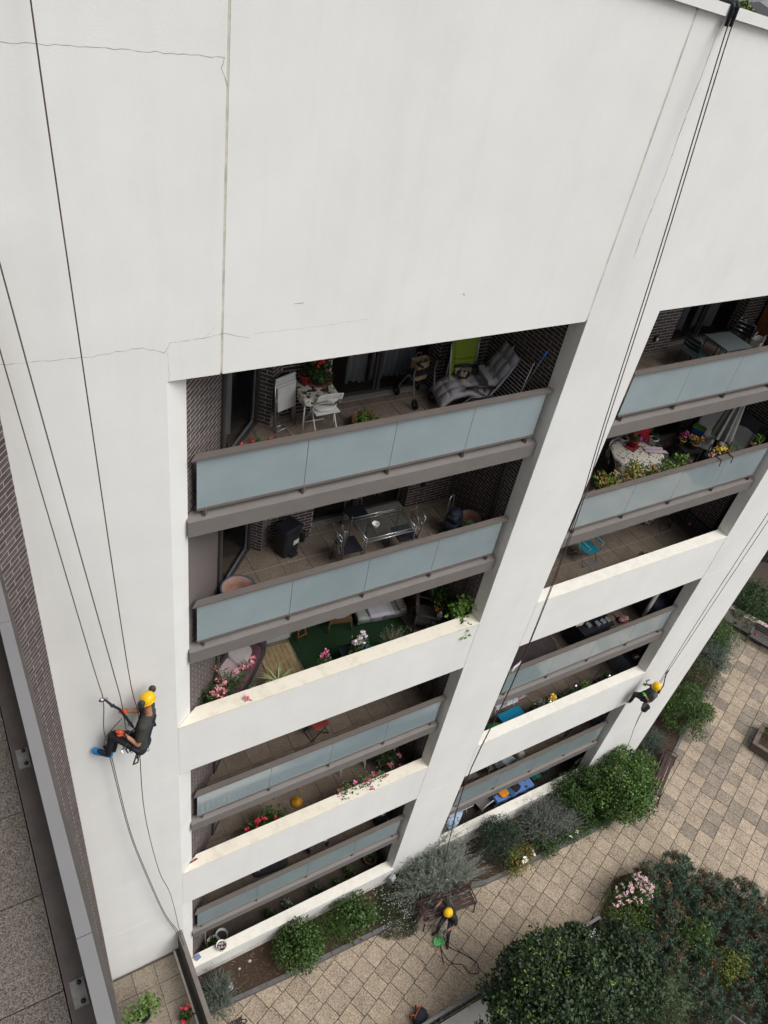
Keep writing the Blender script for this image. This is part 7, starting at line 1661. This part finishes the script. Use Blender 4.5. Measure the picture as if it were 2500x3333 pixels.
# roof edge: rope protectors, yellow cable
t = thing('rope_protector', 'black rope protectors folded over the white roof coping', 'rope protector', (0,0,0))
for x in (6.99, 7.075): MB().sheet(lambda u, v: (x + (u-.5)*.065, *((.12-.33*v, 24.145+.03*math.sin(u*3.14)) if v < .65 else (-.09-.03*math.sin(u*3.14), 24.135-(v-.65)*.60))), 6, 20, .012).build('sleeve', mat('sleeve_black', (.015,.017,.025), .6), t, True)
single(MB().tube([(6.35,.30,24.24),(6.5,.24,24.30),(6.68,.14,24.32),(6.84,.02,24.26),(6.95,-.06,24.18)], .012, 6), 'yellow_cable', mat('cable_yellow', (.65,.55,.02), .5), 'yellow cable arching over the roof coping to the rope protectors', 'cable', True)

# ---------------------------------------------------------------- town beyond the roof
rt = mat('roof_tile_red', (.16,.055,.035), .9, var=.3, scale=2); hw = mat('house_wall', (.55,.53,.50), .9, var=.1)
def house(loc, rz, sx, sy, h, label, roof=rt, wall=hw):
    t = thing('house', label, 'house', loc, R(rz)); MB().b2((-sx,-sy,-4),(sx,sy,h)).build('wall', wall, t)
    MB().add([(-sx-.4,-sy-.4,h),(sx+.4,-sy-.4,h),(sx+.4,sy+.4,h),(-sx-.4,sy+.4,h),(-sx,0,h+2.2),(sx,0,h+2.2)], [(0,1,5,4),(2,3,4,5),(1,2,5),(3,0,4),(3,2,1,0)]).build('roof', roof, t)
    for x in (-sx*.5, sx*.5):
        for z in (1.2, 4.0): MB().b2((x-.6,-sy-.05,z),(x+.6,-sy,z+1.4)).build('window', mat('far_window', (.05,.06,.07), .2), t)
house((166,152,0), 40, 12, 8, 6.5, 'far house with a dark red roof seen over the coping')
house((196,146,0), 30, 9, 7, 5.5, 'far white house at the right end of the coping', mat('roof_grey', (.20,.20,.21), .8))
house((212,175,0), 42, 12, 8, 8.5, 'far pale house with a grey flat-looking roof', mat('roof_grey', (.20,.20,.21)))
house((176,178,0), 35, 10, 8, 9.5, 'far house with a brownish red roof behind the tree')
t = thing('round_tree', 'far round green tree beyond the roof coping', 'tree', (152,117,0)); rng = np.random.default_rng(601); P, D = crown_pts((0,0,6.2),(4.0,4.0,4.6),40,5200,rng,.34)
link('crown', leaf_mesh('crown', leafmat('leaf_far', [(.03,.07,.012),(.07,.12,.02),(.14,.19,.04)]), P, D, .7, .4, rng, .7, .3), t); MB().cone((0,0,-3),(0,0,5),.4,.2,8).build('trunk', barkm, t)
t = thing('parked_car', 'far pale red car parked beside the white house', 'car', (174,127,0), R(70)); rbox(MB(),4.2,1.8,4.2,1.8,.4,1.0,.3).build('body', mat('car_red', (.3,.09,.08), .3), t); rbox(MB(),2.6,1.7,1.8,1.4,1.0,1.6,.3).build('cabin', mat('car_glass', (.35,.45,.5), .1), t)
for x in (-1.3,1.3):
    for y in (-.9,.9): MB().cone((x,y-.1,.33),(x,y+.1,.33),.33,.33,14).build('wheel', rubber, t)
